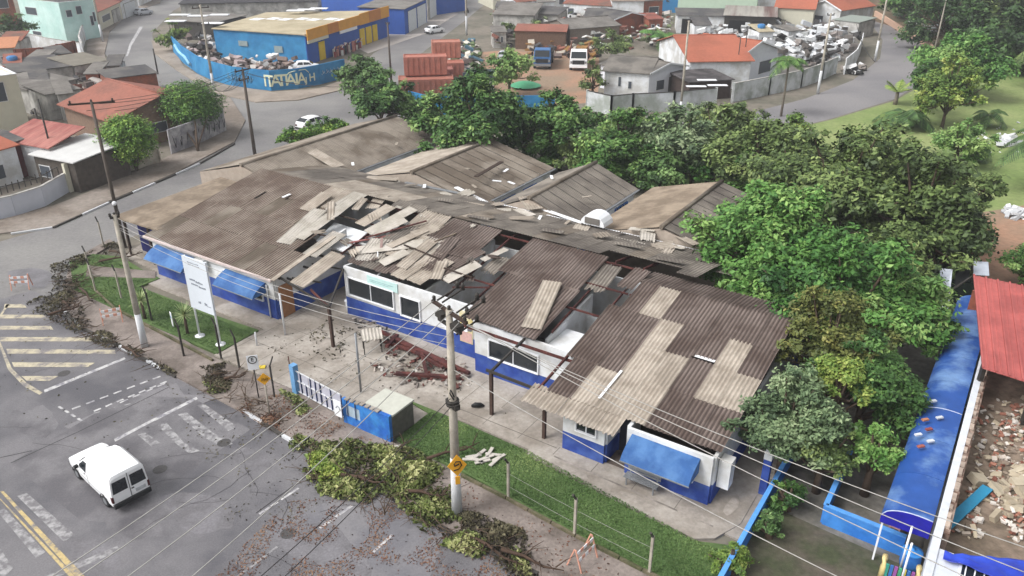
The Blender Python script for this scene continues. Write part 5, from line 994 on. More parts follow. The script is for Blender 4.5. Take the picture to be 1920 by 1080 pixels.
# ================================================================ far houses
FG = mat('far_glass', '4a5058', .3, .1, 2.)
def house(label, pl, pr, dep, h, roof, rm, wm_, wins=(), rise=1.2, oh=.35, name='house', cat='house', group=None, rwin=(), doors=(), zb=0., tank=None, parapet=None, lwin=(), eave=False):
    a, c = G(*pl, h if eave else zb), G(*pr, h if eave else zb); a.z = c.z = 0 if eave else zb; d = c - a; ln = d.length; an = math.atan2(d.y, d.x)
    t = thing(name, label, cat, a, an, group)
    b = MB(); e = .12
    b.box(0, 0, -zb, ln, e, h - e * .2); b.box(0, dep - e, -zb, ln, dep, h - e * .2); b.box(0, e, -zb, e, dep - e, h - e * .2); b.box(ln - e, e, -zb, ln, dep - e, h - e * .2); b.build('wall', wm_, t)
    r = MB(); th = .1
    def sl(p0, p1, p2, p3, mm=rm, nm='roof'):
        P = [Vector(p) for p in (p0, p1, p2, p3)]; m = MB(); up = Vector((0, 0, th)); m.hexa(P, [p + up for p in P]); return m.build(nm, mm, t)
    if roof == 'gable_x':
        k = rise / (dep / 2) * oh; sl((-oh, -oh, h - k), (ln + oh, -oh, h - k), (ln + oh, dep / 2, h + rise), (-oh, dep / 2, h + rise)); sl((-oh, dep / 2, h + rise + .01), (ln + oh, dep / 2, h + rise + .01), (ln + oh, dep + oh, h - k), (-oh, dep + oh, h - k))
        for x in (0, ln - e):
            g = MB(); g.add([(x, .02, h - .1), (x, dep - .02, h - .1), (x, dep / 2, h + rise - .06), (x + e, .02, h - .1), (x + e, dep - .02, h - .1), (x + e, dep / 2, h + rise - .06)], [(0, 2, 1), (3, 4, 5), (0, 1, 4, 3), (1, 2, 5, 4), (2, 0, 3, 5)]); g.build('gable', wm_, t)
        q = MB(); q.tube([(-oh, dep / 2, h + rise + .1), (ln + oh, dep / 2, h + rise + .1)], .12, 6); q.build('ridge_cap', rm, t)
    elif roof == 'gable_y':
        k = rise / (ln / 2) * oh; sl((-oh, -oh, h - k), (ln / 2, -oh, h + rise), (ln / 2, dep + oh, h + rise), (-oh, dep + oh, h - k)); sl((ln / 2, -oh, h + rise + .01), (ln + oh, -oh, h - k), (ln + oh, dep + oh, h - k), (ln / 2, dep + oh, h + rise + .01))
        for y in (0, dep - e):
            g = MB(); g.add([(.02, y, h - .1), (ln - .02, y, h - .1), (ln / 2, y, h + rise - .06), (.02, y + e, h - .1), (ln - .02, y + e, h - .1), (ln / 2, y + e, h + rise - .06)], [(0, 1, 2), (5, 4, 3), (0, 3, 4, 1), (1, 4, 5, 2), (2, 5, 3, 0)]); g.build('gable', wm_, t)
        q = MB(); q.tube([(ln / 2, -oh, h + rise + .1), (ln / 2, dep + oh, h + rise + .1)], .12, 6); q.build('ridge_cap', rm, t)
        f = MB(); f.bar((-oh, -oh - .03, h - k + .05), (ln / 2, -oh - .03, h + rise + .05), .05, .22); f.bar((ln / 2, -oh - .03, h + rise + .05), (ln + oh, -oh - .03, h - k + .05), .05, .22); f.build('verge_board', WHITEC, t)
    elif roof == 'shed': sl((-oh, -oh, h), (ln + oh, -oh, h), (ln + oh, dep + oh, h + rise), (-oh, dep + oh, h + rise))
    elif roof == 'flat':
        sl((e + .01, e + .01, h - .35), (ln - e - .01, e + .01, h - .35), (ln - e - .01, dep - e - .01, h - .35), (e + .01, dep - e - .01, h - .35))
        pc = MB(); pc.box(-.05, -.05, h - .02, ln + .05, e + .05, h + .06); pc.box(-.05, dep - e - .05, h - .02, ln + .05, dep + .05, h + .06); pc.box(-.05, e + .06, h - .02, e + .05, dep - e - .06, h + .06); pc.box(ln - e - .05, e + .06, h - .02, ln + .05, dep - e - .06, h + .06); pc.build('parapet_cap', parapet or wm_, t)
    def win(x0, x1, z0, z1, side, nm='window', mm=None):
        fr = MB(); pn = MB(); f = .07
        if side == 'f': fr.box(x0 - f, -.05, z0 - f, x1 + f, .0, z1 + f); pn.box(x0, -.07, z0, x1, -.051, z1)
        elif side == 'r': fr.box(ln, x0 - f, z0 - f, ln + .05, x1 + f, z1 + f); pn.box(ln + .051, x0, z0, ln + .07, x1, z1)
        else: fr.box(-.05, x0 - f, z0 - f, 0, x1 + f, z1 + f); pn.box(-.07, x0, z0, -.051, x1, z1)
        w_ = fr.build(nm, WHITE if nm == 'window' else METALD, t); pn.build('pane', mm or FG, w_)
    for (x0, x1, z0, z1) in wins: win(x0 * ln, x1 * ln, z0, z1, 'f')
    for (x0, x1, z0, z1) in rwin: win(x0 * dep, x1 * dep, z0, z1, 'r')
    for (x0, x1, z0, z1) in lwin: win(x0 * dep, x1 * dep, z0, z1, 'l')
    for (x0, x1, z1, mm) in doors: win(x0 * ln, x1 * ln, .05, z1, 'f', 'door', mm)
    if tank:
        q = MB(); q.lathe([(0, 0), (.6, 0), (.7, .8), (.45, .95), (0, 1.0)], (tank[0] * ln, tank[1] * dep, h + .1), 12); q.build('water_tank', mat('tank_blue', '3c78b0', .6), t)
    return t
def fence_wall(label, pts, h, m, cap=None, name='boundary_wall', cat='wall', th=.16, pil=0, z=0.):
    P = [G(*p, z) for p in pts]; t = thing(name, label, cat, P[0], 0)
    for a, c in zip(P[:-1], P[1:]):
        a, c = a - P[0], c - P[0]; up = Vector((0, 0, h / 2)); b = MB(); b.bar(a + up, c + up, th, h); b.build('wall', m, t)
        if cap: b = MB(); b.bar(a + up * 2 + Vector((0, 0, .04)), c + up * 2 + Vector((0, 0, .04)), th + .08, .06); b.build('coping', cap, t)
        if pil:
            n = max(1, int((c - a).length / pil))
            for i in range(n + 1): q = a.lerp(c, i / n); b = MB(); b.box(q.x - .13, q.y - .13, 0, q.x + .13, q.y + .13, h + .12); b.build('pilaster', m, t)
    return t
# upper left quarter
house('two storey mint green block with a flat dark roof at the upper left', (50, 68), (127, 80), 6.5, 6.8, 'flat', FARDK, MINT, [(.16, .42, 4.2, 5.4), (.2, .4, .6, 1.2)], rwin=[(.15, .3, 4.3, 5.4), (.45, .6, 4.6, 5.9), (.8, .88, 2.4, 4), (.9, .96, 3.0, 4.6)], parapet=mat('mint_cap', 'd5e6e2', .8))
house('red brick house wall left of the mint block', (-40, 50), (36, 44), 9, 7, 'shed', FARDK, BRICKM, [(.52, .85, 3.2, 5.2)], .5)
house('cream row house with two garage doors above the street bend, left part', (186, 60), (231, 36), 9, 3.6, 'gable_x', TERRA, CREAM, [(.2, .5, 1.3, 2.4)], 1.4, doors=[(.6, .92, 2.6, GREYW)])
house('white row house with a garage door above the street bend, right part', (232, 36), (262, 24), 9, 3.8, 'gable_x', TERRAD, WHITE, [], 1.2, doors=[(.15, .8, 2.9, TANK)])
house('grey roofed house at the top of the upper left street', (262, 12), (302, -6), 10, 5, 'shed', FARDK, WHITE, [(.3, .6, 2, 3.4)], .6)
house('far red roofed house on the top edge beside the mint block', (150, 14), (190, 0), 12, 6, 'gable_x', TERRA, CREAM, [], 1.5)
fence_wall('curved white street wall at the upper left bend', [(160, 112), (154, 98), (158, 80), (170, 60), (182, 46)], 2.6, WHITE, cap=GREYW)
gw2 = fence_wall('low white wall with blue painted scribbles below the mint block', [(40, 84), (95, 98), (155, 108)], 2.3, WHITE, cap=GREYW)
a, c = G(95, 98) - G(40, 84), G(155, 108) - G(40, 84)
for k in range(9): f = .08 + k * .09; q = a.lerp(c, f); b = MB(); b.tube([q + Vector((0, -.1, .9)), q + Vector((.2, -.1, 1.7)), q + Vector((.6, -.12, .8)), q + Vector((.9, -.14, 1.4))], .07, 4); b.build('graffiti', mat('graffiti_blue', '4f6fb4', .8), gw2)
house('terracotta shed at the left edge under the graffiti wall', (-30, 134), (35, 130), 5, 3.2, 'shed', mat('orange_roof', 'b77f60', .9, .1), GREYW, [(.6, .9, 1, 2)], .8)
bw = fence_wall('long bare brick wall with dark pillars below the graffiti wall', [(38, 136), (90, 132), (150, 118)], 3.4, BRICKM)
for (x, y) in [(40, 137), (58, 136), (86, 133), (118, 126), (148, 119)]: q = G(x, y) - G(38, 136); b = MB(); b.box(q.x - .15, q.y - .35, 0, q.x + .15, q.y - .1, 3.5); b.build('pillar', mat('dark_brick', '6b3f35', .9, .2), bw)
house('low building with a patchy dark flat roof, tarpaulins and slabs', (42, 180), (145, 166), 9, 3.0, 'shed', FARDK, GREYW, [], .3, .2)
house('low building with an olive brown sheet roof beside the patchy dark one', (150, 166), (212, 154), 6, 3.0, 'shed', mat('olive_roof', '7a756b', .9, .12, 1.), GREYW, [(.1, .3, .6, 1.4)], .5, .2)
house('long grey sheet roof shed behind the cream block', (64, 214), (150, 192), 7, 2.9, 'shed', FARGR, GREYW, [], .5, .3)
house('narrow dark sheet roof shed by the roadside brick wall', (212, 186), (300, 174), 5, 2.6, 'shed', FARDK, BRICKM, [], .3, .2)
house('small grey roof hut between the red roof and the white carport', (98, 226), (160, 214), 6, 3.0, 'shed', FARGR, GREYW, [], .4, .2)
house('house with a broad terracotta hip of tiles and a brown gable', (118, 194), (212, 226), 11, 3.3, 'gable_x', TERRA, mat('brown_plaster', '7f6a5c', .9, .14), [], 1.7, .5, rwin=[(.3, .5, 1.2, 2.2)], eave=True)
house('white porch wing below the brown gable, behind the round tree', (240, 246), (330, 222), 6, 2.8, 'shed', mat('pale_slab_roof', 'b3b0ac', .9, .08), GREYW, [(.15, .35, .8, 1.9)], .2, .3, doors=[(.45, .65, 2.0, METALD)])
house('cream two storey block with a grey shutter window at the left edge', (-60, 262), (58, 242), 7, 6.2, 'flat', WHITE, CREAM, [(.42, .76, 3.5, 5.5)], parapet=WHITEC)
house('house with faded red ribbed tiles beside the cream block', (2, 262), (92, 278), 3.6, 3.2, 'shed', mat('faded_red_tiles', '8e5550', .9, .16, 3., 'a8736a', .5, 1., streak=(1, .1, 1)), WHITE, [], 1.0, .3, eave=True)
house('white house with a white carport roof beside the thin posts', (62, 290), (138, 305), 5.5, 2.8, 'shed', mat('carport_white', 'c4c4c3', .7, .06, 1.), mat('gate_and_carport_shade', '514a44', .8, .2, 3.), [(.1, .35, .9, 1.9)], .45, .3, eave=True)  # walls coloured dark to stand in for the shade under the carport roof
house('red tiled white house at the left edge with a dark red side', (-60, 372), (46, 338), 5, 3.3, 'shed', TERRAB, WHITE, [(.5, .7, .8, 2)], 1.2, .3, rwin=[(.2, .5, .6, 2.2)])
house('maroon walled annex behind the left edge house', (30, 338), (78, 322), 4, 3.4, 'shed', FARDK, mat('maroon_wall', '5c2428', .8, .1), [], .2, .15)
wl_ = fence_wall('curved pale blue white garden wall with a dark railing on the left', [(-30, 417), (30, 404), (85, 386), (128, 360)], 1.7, mat('bluish_white_wall', 'c6cad4', .8, .05, 1.), cap=GREYW)
P0 = G(-30, 417)
for k in range(14): q = G(-20, 414).lerp(G(120, 364), k / 13) - P0; b = MB(); b.box(q.x - .03, q.y - .03, 1.7, q.x + .03, q.y + .03, 2.5); b.build('railing_post', METALD, wl_)
b = MB(); b.bar(G(-20, 414) - P0 + Vector((0, 0, 2.5)), G(85, 386) - P0 + Vector((0, 0, 2.5)), .06); b.build('rail', METALD, wl_); b = MB(); b.bar(G(85, 386) - P0 + Vector((0, 0, 2.5)), G(120, 364) - P0 + Vector((0, 0, 2.5)), .06); b.build('rail', METALD, wl_)
t = fence_wall('square cream gate wall with a meter box beside the garden wall', [(130, 360), (158, 352)], 2.6, CREAM, th=.4); b = MB(); q = (G(142, 356) - G(130, 360)); b.box(q.x - .25, q.y - .35, 1.3, q.x + .25, q.y - .2, 1.8); b.build('meter_box', METALD, t)
fence_wall('dark iron gate and wall next to the cream gate wall', [(160, 350), (204, 334)], 2.0, mat('gate_and_carport_shade', '514a44', .8, .2, 3.), pil=2)
fence_wall('stained cream wall behind the second round street tree', [(206, 332), (240, 322), (300, 306)], 1.9, mat('stained_cream', 'b9b2a4', .85, .14, 1., '94897b', .5, .6), pil=3)
gg = fence_wall('white wall with dark graffiti behind the first round street tree', [(322, 290), (370, 272), (424, 246)], 2.6, mat('grafitti_white', 'b3b1b3', .85, .12, 2., '88868c', .6, 1.3), pil=0)
for k in range(10): q = G(330, 287).lerp(G(420, 248), k / 9) - G(322, 290); b = MB(); b.tube([q + Vector((-.25, -.12, .5)), q + Vector((0, -.14, 2.0)), q + Vector((.2, -.12, .6)), q + Vector((.35, -.16, 1.6))], .05, 4); b.build('graffiti', mat('graffiti_dark', '4d4a55', .8), gg)
fh = random.Random(12); RM = [TERRA, TERRAD, FARGR, FARDK, mat('rust_red_roof', '8f5449', .9, .14, 1., '74483f', .5, .4), FARTAN]
for k, (x, y, w_, dp, h, rt, ri, wi) in enumerate([(8, 118, 40, 5, 3.2, 'shed', 1, 1), (60, 150, 34, 4, 3.0, 'shed', 2, 1), (110, 140, 30, 4, 2.8, 'shed', 3, 2), (20, 168, 30, 5, 3.0, 'shed', 0, 1), (168, 176, 24, 4, 2.6, 'shed', 2, 2), (205, 160, 26, 4, 2.6, 'shed', 3, 1), (72, 200, 30, 4, 3.0, 'shed', 3, 1), (120, 226, 26, 4, 3.0, 'shed', 2, 1), (225, 232, 30, 4, 2.8, 'shed', 3, 1),
    (450, 30, 40, 6, 3.6, 'gable_x', 4, 0), (505, 24, 36, 6, 3.6, 'gable_x', 1, 0), (930, 42, 30, 6, 3.0, 'shed', 3, 0), (970, 36, 34, 6, 3.4, 'gable_x', 1, 0), (1010, 34, 30, 6, 3.2, 'shed', 2, 0), (1095, 62, 32, 5, 3.0, 'shed', 3, 2), (1130, 58, 24, 5, 2.8, 'shed', 1, 1), (1170, 28, 34, 7, 4.0, 'gable_x', 0, 0), (1215, 66, 26, 5, 2.8, 'shed', 4, 2), (925, 90, 24, 4, 2.6, 'shed', 2, 1), (1040, 16, 40, 7, 4, 'gable_x', 1, 0), (100, 30, 20, 5, 7, 'shed', 3, 0), (1420, 92, 26, 4, 2.8, 'shed', 5, 0), (1475, 88, 24, 4, 2.6, 'shed', 2, 0), (1300, 78, 30, 3, 2.8, 'shed', 3, 0), (640, 10, 50, 9, 4, 'shed', 3, 0), (700, 6, 44, 9, 4, 'gable_x', 0, 0), (760, 10, 40, 9, 4.5, 'shed', 5, 0)]):
    house('%s %s at %s' % (['terracotta roofed', 'old tile roofed', 'grey sheet roofed', 'dark roofed', 'rust red roofed', 'beige roofed'][ri], ['house', 'shed', 'hut'][min(2, k % 3)], ['the left edge above the shed row', 'the brick wall foot', 'the brick wall foot, further right', 'the left edge below the orange shed', 'the right of the olive roof', 'the roadside behind the small post', 'the cream block corner', 'the terracotta eave, left', 'the porch wing side', 'the top left of the depot, near', 'the top left of the depot, far', 'the top centre beside the road', 'the top centre, second from the road', 'the top centre, third from the road', 'the middle of the top row, front', 'the middle of the top row, small', 'the top row before the blue tank', 'the left of the banana plant, low', 'the truck yard corner by the road', 'the top edge, centre', 'the back of the mint block', 'the scrapyard, left store', 'the scrapyard, right store', 'the scrapyard, rear', 'the top edge behind the depot, left', 'the top edge behind the depot, middle', 'the top edge behind the depot, right'][k]), (x, y), (x + w_, y + fh.uniform(-4, 1)), dp, h, rt, RM[ri], [WHITE, GREYW, BRICKM][wi], [(.2, .4, .9, 1.9), (.6, .75, .9, 1.9)], fh.uniform(.4, 1.0), .2, tank=(.5, .5) if k % 6 == 3 else None)
# depot with blue wall
dpw = fence_wall('blue painted depot wall with white lettering, curving round the corner', [(326, 98), (345, 118), (372, 138), (398, 150), (440, 162), (510, 170), (560, 166), (600, 158), (648, 146)], 2.7, DEPB, cat='wall', th=.18)
LET = mat('cream_letters', 'd8dcc0', .7, .06, 3.)
wa, wb = G(506, 170), G(592, 160); w0_ = G(326, 98); P4 = [G(510, 170), G(560, 166), G(600, 158)]
pl_ = [G(*q_) - w0_ for q_ in ((398, 150), (440, 162), (510, 170), (560, 166), (600, 158), (648, 146))]
def on_wall(px_):   # point of the wall line seen at column px_
    best = None
    for a_, c_ in zip(pl_[:-1], pl_[1:]):
        for i_ in range(60):
            q_ = a_.lerp(c_, i_ / 60); w_ = q_ + w0_; f_ = w_.y * CP + CAM_H * SP; x_ = 960 + F_PX * w_.x / f_
            if best is None or abs(x_ - px_) < best[0]: best = (abs(x_ - px_), q_, math.atan2((c_ - a_).y, (c_ - a_).x))
    return best[1], best[2]
def place_letter(ch, px_, size=1.65, m=LET, z=.55):
    q_, an = on_wall(px_); n_ = Vector((math.sin(an), -math.cos(an), 0)) * .12; return text(dpw, ch, size, (q_.x + n_.x, q_.y + n_.y, z + size * .4), (R(90), 0, an), m, 'letter', .02)
for i, ch in enumerate('ITATIAIA'): place_letter(ch, [501, 509, 519, 530, 539, 548, 558, 567][i], 2.2, z=.35)
place_letter('J', 575, 1.1, z=.5); place_letter('H', 586, 1.5)
b = MB(); ap = [on_wall(x)[0] + Vector((0, -.12, z)) for x, z in ((541, 1.9), (546, 2.25), (555, 2.4), (566, 2.45), (576, 2.4), (582, 1.9))]; b.tube(ap, .06, 5); b.build('emblem_arc', LET, dpw)
for x0, x1, sz, m_, z_ in ((606, 640, .5, WHITEC, 1.5), (430, 476, .9, mat('pale_blue_letters', '8fc0da', .7), 1.2)):
    x = x0
    while x < x1:   # faded script, not readable in the photograph either
        q_, an = on_wall(x); q2_, _ = on_wall(x + 3); q3_, _ = on_wall(x + 5); o_ = Vector((0, -.14, 0)); b = MB(); b.tube([q_ + o_ + Vector((0, 0, z_ - sz * .5)), q_.lerp(q2_, .6) + o_ + Vector((0, 0, z_ + sz * .6)), q2_ + o_ + Vector((0, 0, z_ - sz * .3)), q3_ + o_ + Vector((0, 0, z_ + sz * .2))], .06, 4); b.build('script_stroke', m_, dpw); x += 7
d0 = w0_; b = MB(); ap = [G(x, y) - d0 for x, y in ((332, 106), (338, 112), (350, 124), (358, 130))]; b.tube([ap[0] + Vector((.1, -.3, 1.9)), ap[1] + Vector((.1, -.3, 1.3)), ap[2] + Vector((.1, -.3, 1.4)), ap[3] + Vector((.1, -.3, .8))], .25, 5); b.build('painted_swash', mat('pale_blue_letters', '8fc0da', .7), dpw)
dep = thing('depot_hall', 'long depot hall with a blue side wall, beige roof and white skylights', 'building', G(408, 106), 0)
hq = [G(*q_) - G(408, 106) for q_ in ((408, 108), (577, 122))] + [Vector((G(725, 20, 4.6) - G(408, 106)).to_tuple()[:2] + (0,)), Vector((G(500, 24, 4.6) - G(408, 106)).to_tuple()[:2] + (0,))]
b = MB(); b.prism([(q_.x, q_.y) for q_ in hq], 0, 4.5); b.build('wall', DEPB, dep); b = MB(); hc = sum(hq, Vector()) / 4; b.prism([((q_.x - hc.x) * 1.02 + hc.x, (q_.y - hc.y) * 1.02 + hc.y) for q_ in hq], 4.51, 4.66); b.build('roof', FARTAN, dep)
for k in range(7):
    q_ = hq[0].lerp(hq[1], .08 + .13 * k); r_ = hq[3].lerp(hq[2], .08 + .13 * k); u_ = q_.lerp(r_, .55 + .04 * (k % 2)); b = MB(); d_ = (hq[1] - hq[0]).normalized(); b.bar(u_ + Vector((0, 0, 4.7)), u_ + d_ * 1.9 + Vector((0, 0, 4.7)), 2.2, .06); b.build('skylight', WHITEC, dep)
for f0, f1, z0, z1, nm in ((.27, .37, 2.2, 3.0, 'notice_panel'), (.66, .75, 1.6, 2.6, 'notice_panel')):
    a_, c_ = hq[0].lerp(hq[1], f0), hq[0].lerp(hq[1], f1); n_ = Vector((.0, -.12, 0)); b = MB(); b.bar(a_ + n_ + Vector((0, 0, (z0 + z1) / 2)), c_ + n_ + Vector((0, 0, (z0 + z1) / 2)), .06, z1 - z0); b.build(nm, mat('faded_panel', '8c9a9c', .8, .1), dep)
# frontage along the depot road
fr_ = thing('shop_front', 'deep blue shop frontage with orange fascia and yellow doors along the depot road', 'building', G(577, 122), 0); s0 = G(577, 122); s1 = G(725, 20, 4.6); s1.z = 0;  dv_ = s1 - s0; fl = dv_.length; fr_.rotation_euler[2] = math.atan2(dv_.y, dv_.x)
b = MB(); b.box(0, -.15, 0, fl, -.02, 4.28); b.build('wall', DEPB2, fr_)
for k, (f0, f1, m, z0, z1) in enumerate([(0, .22, ORANGE, 3.7, 5.3), (.22, .34, ORANGD, 3.7, 5.3), (.34, .60, ORANGE, 3.7, 5.3), (.60, .72, ORANGE, 3.6, 5.5), (.72, .88, ORANGD, 3.6, 5.5), (.88, 1.0, ORANGE, 3.6, 5.5), (0, .22, CREAM, 3.2, 3.68), (.35, .56, WHITEC, 3.2, 3.68)]): b = MB(); b.box(f0 * fl, -.5, z0, f1 * fl - .05, -.35, z1); b.build('fascia_panel', m, fr_)
for f0, f1 in ((.12, .18), (.60, .66), (.68, .75), (.77, .83)): b = MB(); b.box(f0 * fl, -.32, .1, f1 * fl, -.16, 2.9); b.build('door', YELLOW, fr_)
b = MB(); b.box(0, -.34, 4.3, fl, -.03, 4.5); b.build('ledge', FARTAN, fr_)
rs = random.Random(9)
for k in range(26):
    f = .22 + .34 * k / 26; b = MB(); x = f * fl; y = -1.3 + rs.uniform(-.5, .4); b.box(x, y, .1, x + rs.uniform(.25, .6), y + .3, rs.uniform(.8, 1.9)); b.bar((x, y, 1.4), (x + .4, y, 1.7), .1)
    b.build('displayed_goods', mat('goods_%d' % (k % 6), ['8e3a38', 'c9c2bc', '2f2b30', 'b77f78', '6d4048', 'd8d6d4'][k % 6], .7, .1), None, 'goods of mixed colours stood out before the blue shop front', 'goods', 'goods lined up outside the shop front').matrix_world = wm(fr_)
house('dark slab roofed workshop with pale patches behind the depot', (345, 52), (600, 46), 13, 4.5, 'shed', mat('black_roof', '3b3a3d', .9, .14), GREYW, [], .4, .3, name='workshop', cat='building')
for k, (x, y) in enumerate([(338, 18), (372, 20), (412, 18), (330, 30), (400, 34), (555, 10), (575, 8), (598, 6)]): p = G(x, y + 14, 4.9); b = MB(); b.box(p.x - 1.6, p.y - .8, 4.95 + .3, p.x + 1.6, p.y + .8, 5.35); b.build('roof_tank' if x > 500 else 'roof_patch', WHITEC, None, 'white square lying on the black workshop roof' if x < 500 else 'white tank standing on the black workshop roof', 'roof patch' if x < 500 else 'tank', 'white patches on the workshop roof' if x < 500 else 'tanks on the workshop roof')
house('open rusty shed left of the depot hall', (330, 72), (405, 78), 9, 3.2, 'shed', FARGR, METALD, [], .3, .3, name='shed', cat='shed')
house('red roofed house row on the top edge left of the depot hall', (440, 12), (545, 8), 14, 3.6, 'gable_x', TERRA, CREAM, [], 1.6)
house('pinkish grey roofed hall behind the orange fascia', (600, 22), (742, 40), 22, 5.2, 'shed', mat('pinkish_roof', '97857b', .9, .08, 1.), DEPB2, [], .3, .2, name='hall', cat='building')
house('garage block with white shutter doors, the nearer one', (760, 65), (801, 42), 9, 4.6, 'shed', FARGR, DEPB2, [], .2, .2, doors=[(.15, .5, 3.9, TANK), (.55, .95, 3.9, TANK)], cat='garage', name='garage')
house('garage block with white shutter doors, the farther one', (803, 38), (834, 18), 9, 4.8, 'shed', FARGR, GREYW, [], .2, .2, doors=[(.1, .9, 4.0, TANK)], cat='garage', name='garage')
house('grey garage block at the top end of the depot road', (836, 16), (862, 2), 9, 5, 'shed', FARDK, GREYW, [(.3, .6, 1, 3)], .2, .2)
# heaps in the depot yard, many small white and dark things
def heap(name, label, poly, n, cols, size, z=0., hmax=1., seed=1, kind='stuff', cat=None):
    rr = random.Random(seed); b = MB(); xs = [p[0] for p in poly]; ys = [p[1] for p in poly]; ms = [mat('heap_' + c_, c_, .8, .1) for c_ in cols]; k = 0
    def ins(x, y):
        r_ = False; j = len(poly) - 1
        for i in range(len(poly)):
            if (poly[i][1] > y) != (poly[j][1] > y) and x < (poly[j][0] - poly[i][0]) * (y - poly[i][1]) / (poly[j][1] - poly[i][1]) + poly[i][0]: r_ = not r_
            j = i
        return r_
    while k < n:
        x, y = rr.uniform(min(xs), max(xs)), rr.uniform(min(ys), max(ys))
        if not ins(x, y): continue
        p = G(x, y, z); s = size * rr.uniform(.35, 1.2); a = rr.uniform(0, 3.1); zz = rr.random() ** 2 * hmax; d = Vector((math.cos(a), math.sin(a), rr.uniform(-.5, .5))) * s / 2
        p.z += zz + s * .15; b.bar(p - d, p + d, s * rr.uniform(.3, .8), s * rr.uniform(.12, .5), rr.randrange(len(ms)), up=(rr.uniform(-.5, .5), rr.uniform(-.5, .5), 1)); k += 1
    return b.build(name, ms, None, label, cat, None, kind)
heap('depot_clutter', 'heap of pale and dark odds and ends behind the blue wall', [(335, 92), (400, 76), (410, 118), (575, 128), (560, 150), (440, 156), (390, 140)], 420, ['b9b3ae', '6d605c', 'd5d4d4', '33302f', '8c7b74', 'a99a9a'], 1.3, .02, 1.6, 2)
heap('scrapyard_clutter', 'heap of white basins, tanks and scrap', [(1290, 62), (1410, 55), (1560, 60), (1610, 88), (1540, 128), (1420, 118), (1330, 100)], 750, ['cfd2d4', 'b9bcc0', 'dfe0e2', '5b5652', '3c3a3a', '8c8480', 'a7a9a9'], 1.6, .02, 2.2, 4)
heap('container_lot_clutter', 'mixed heap beside the stacked containers', [(855, 92), (890, 84), (905, 118), (870, 150), (840, 140)], 130, ['6d605c', 'b9b3ae', '4b6a7a', 'c9c4b8', '5c6b4a'], 1.5, .02, 1.4, 6)
heap('yard_clutter', 'odds and ends between the small houses on the left', [(20, 150), (200, 130), (215, 170), (150, 215), (60, 220), (30, 190)], 240, ['b9b3ae', '6d605c', '8a5a4c', '4b4a4c', 'c9c6c0', '7d776e'], 1.1, .02, 2.6, 31)
heap('yard_clutter', 'odds and ends in the yards of the top row houses', [(925, 20), (1260, 20), (1260, 90), (1070, 96), (925, 92)], 420, ['b9b3ae', '6d605c', '7b5247', '4b4a4c', 'd5d5d2', '6f7a58'], 1.3, .02, 2.4, 32)
heap('yard_clutter', 'machines and parts behind the two trucks', [(985, 92), (1120, 90), (1125, 108), (990, 110)], 90, ['4b4a4c', '8a5a4c', '6d605c', 'b0a89c', '8e6a3c'], 1.3, .02, 1.5, 33)
b = MB(); p = G(985, 160, .3); b.lathe([(2.2, 0), (1.2, .4), (0, .6)], (p.x, p.y, .3), 14); b.build('green_cover', mat('green_cover', '4f9a74', .6, .08), None, 'round green cover lying in the dirt truck yard', 'cover')
# stacked coral containers and skips
for k, (x, y, w_, d_, h, z, ry, c_) in enumerate([(800, 182, 7, 3, 2.6, 0, 8, 'a06a5c'), (800, 176, 5.5, 2.4, 2.4, 2.65, 8, 'ab7062'), (830, 150, 6, 2.6, 2.6, 0, 8, 'a56b5d'), (815, 160, 5, 2.6, 2.4, 0, 8, '95625a'), (838, 142, 4, 2.5, 2.3, 2.7, 8, 'b07868'), (775, 168, 1.8, 3, 3.2, 0, 8, 'a3685e'), (865, 182, 4, 1.9, 1.2, 0, 4, 'b89a48'), (862, 166, 4.4, 2.2, 1.3, 0, 6, '3b4048'), (898, 150, 4.6, 2.2, 1.3, 0, 6, '54616c'), (900, 168, 3.6, 1.6, .9, 0, 10, 'cfd0d0'), (880, 190, 4.2, 2, 1.0, 0, 6, 'b8705a')]):
    p = G(x, y); t = thing('skip_container', ['coral container at the left front of the container yard', 'coral container stacked on the left front one', 'coral container in the middle row', 'dull red container behind the left front one', 'light coral container stacked on the middle row', 'narrow coral container standing at the far left', 'yellow skip in front of the containers', 'dark grey skip right of the containers', 'slate grey skip with a pale rim behind', 'white trailer bed beside the slate skip', 'orange brown skip at the hedge'][k], 'container', p + Vector((0, 0, z)), R(ry)); m = mat('container_' + c_, c_, .7, .14, 2.)
    b = MB(); b.box(-w_ / 2, -d_ / 2, 0, w_ / 2, d_ / 2, .15); 
    for s in (-1, 1): b.box(-w_ / 2, s * d_ / 2 - .06, .15, w_ / 2, s * d_ / 2 + .06, h); b.box(s * w_ / 2 - .06, -d_ / 2 + .06, .15, s * w_ / 2 + .06, d_ / 2 - .06, h)
    b.build('shell', m, t); b = MB()
    for i in range(int(w_ / .7)): b.box(-w_ / 2 + .3 + i * .7, -d_ / 2 - .14, .1, -w_ / 2 + .42 + i * .7, -d_ / 2 - .06, h - .1)
    b.build('rib_row', m, t)
    if h > 2: b = MB(); b.box(-w_ / 2 + .06, -d_ / 2 + .06, h - .25, w_ / 2 - .06, d_ / 2 - .06, h - .1); b.build('lid', m, t)
fence_wall('blue painted low wall with a white emblem half behind the trees', [(768, 205), (800, 214), (900, 216), (1040, 214)], 2.3, DEPB)
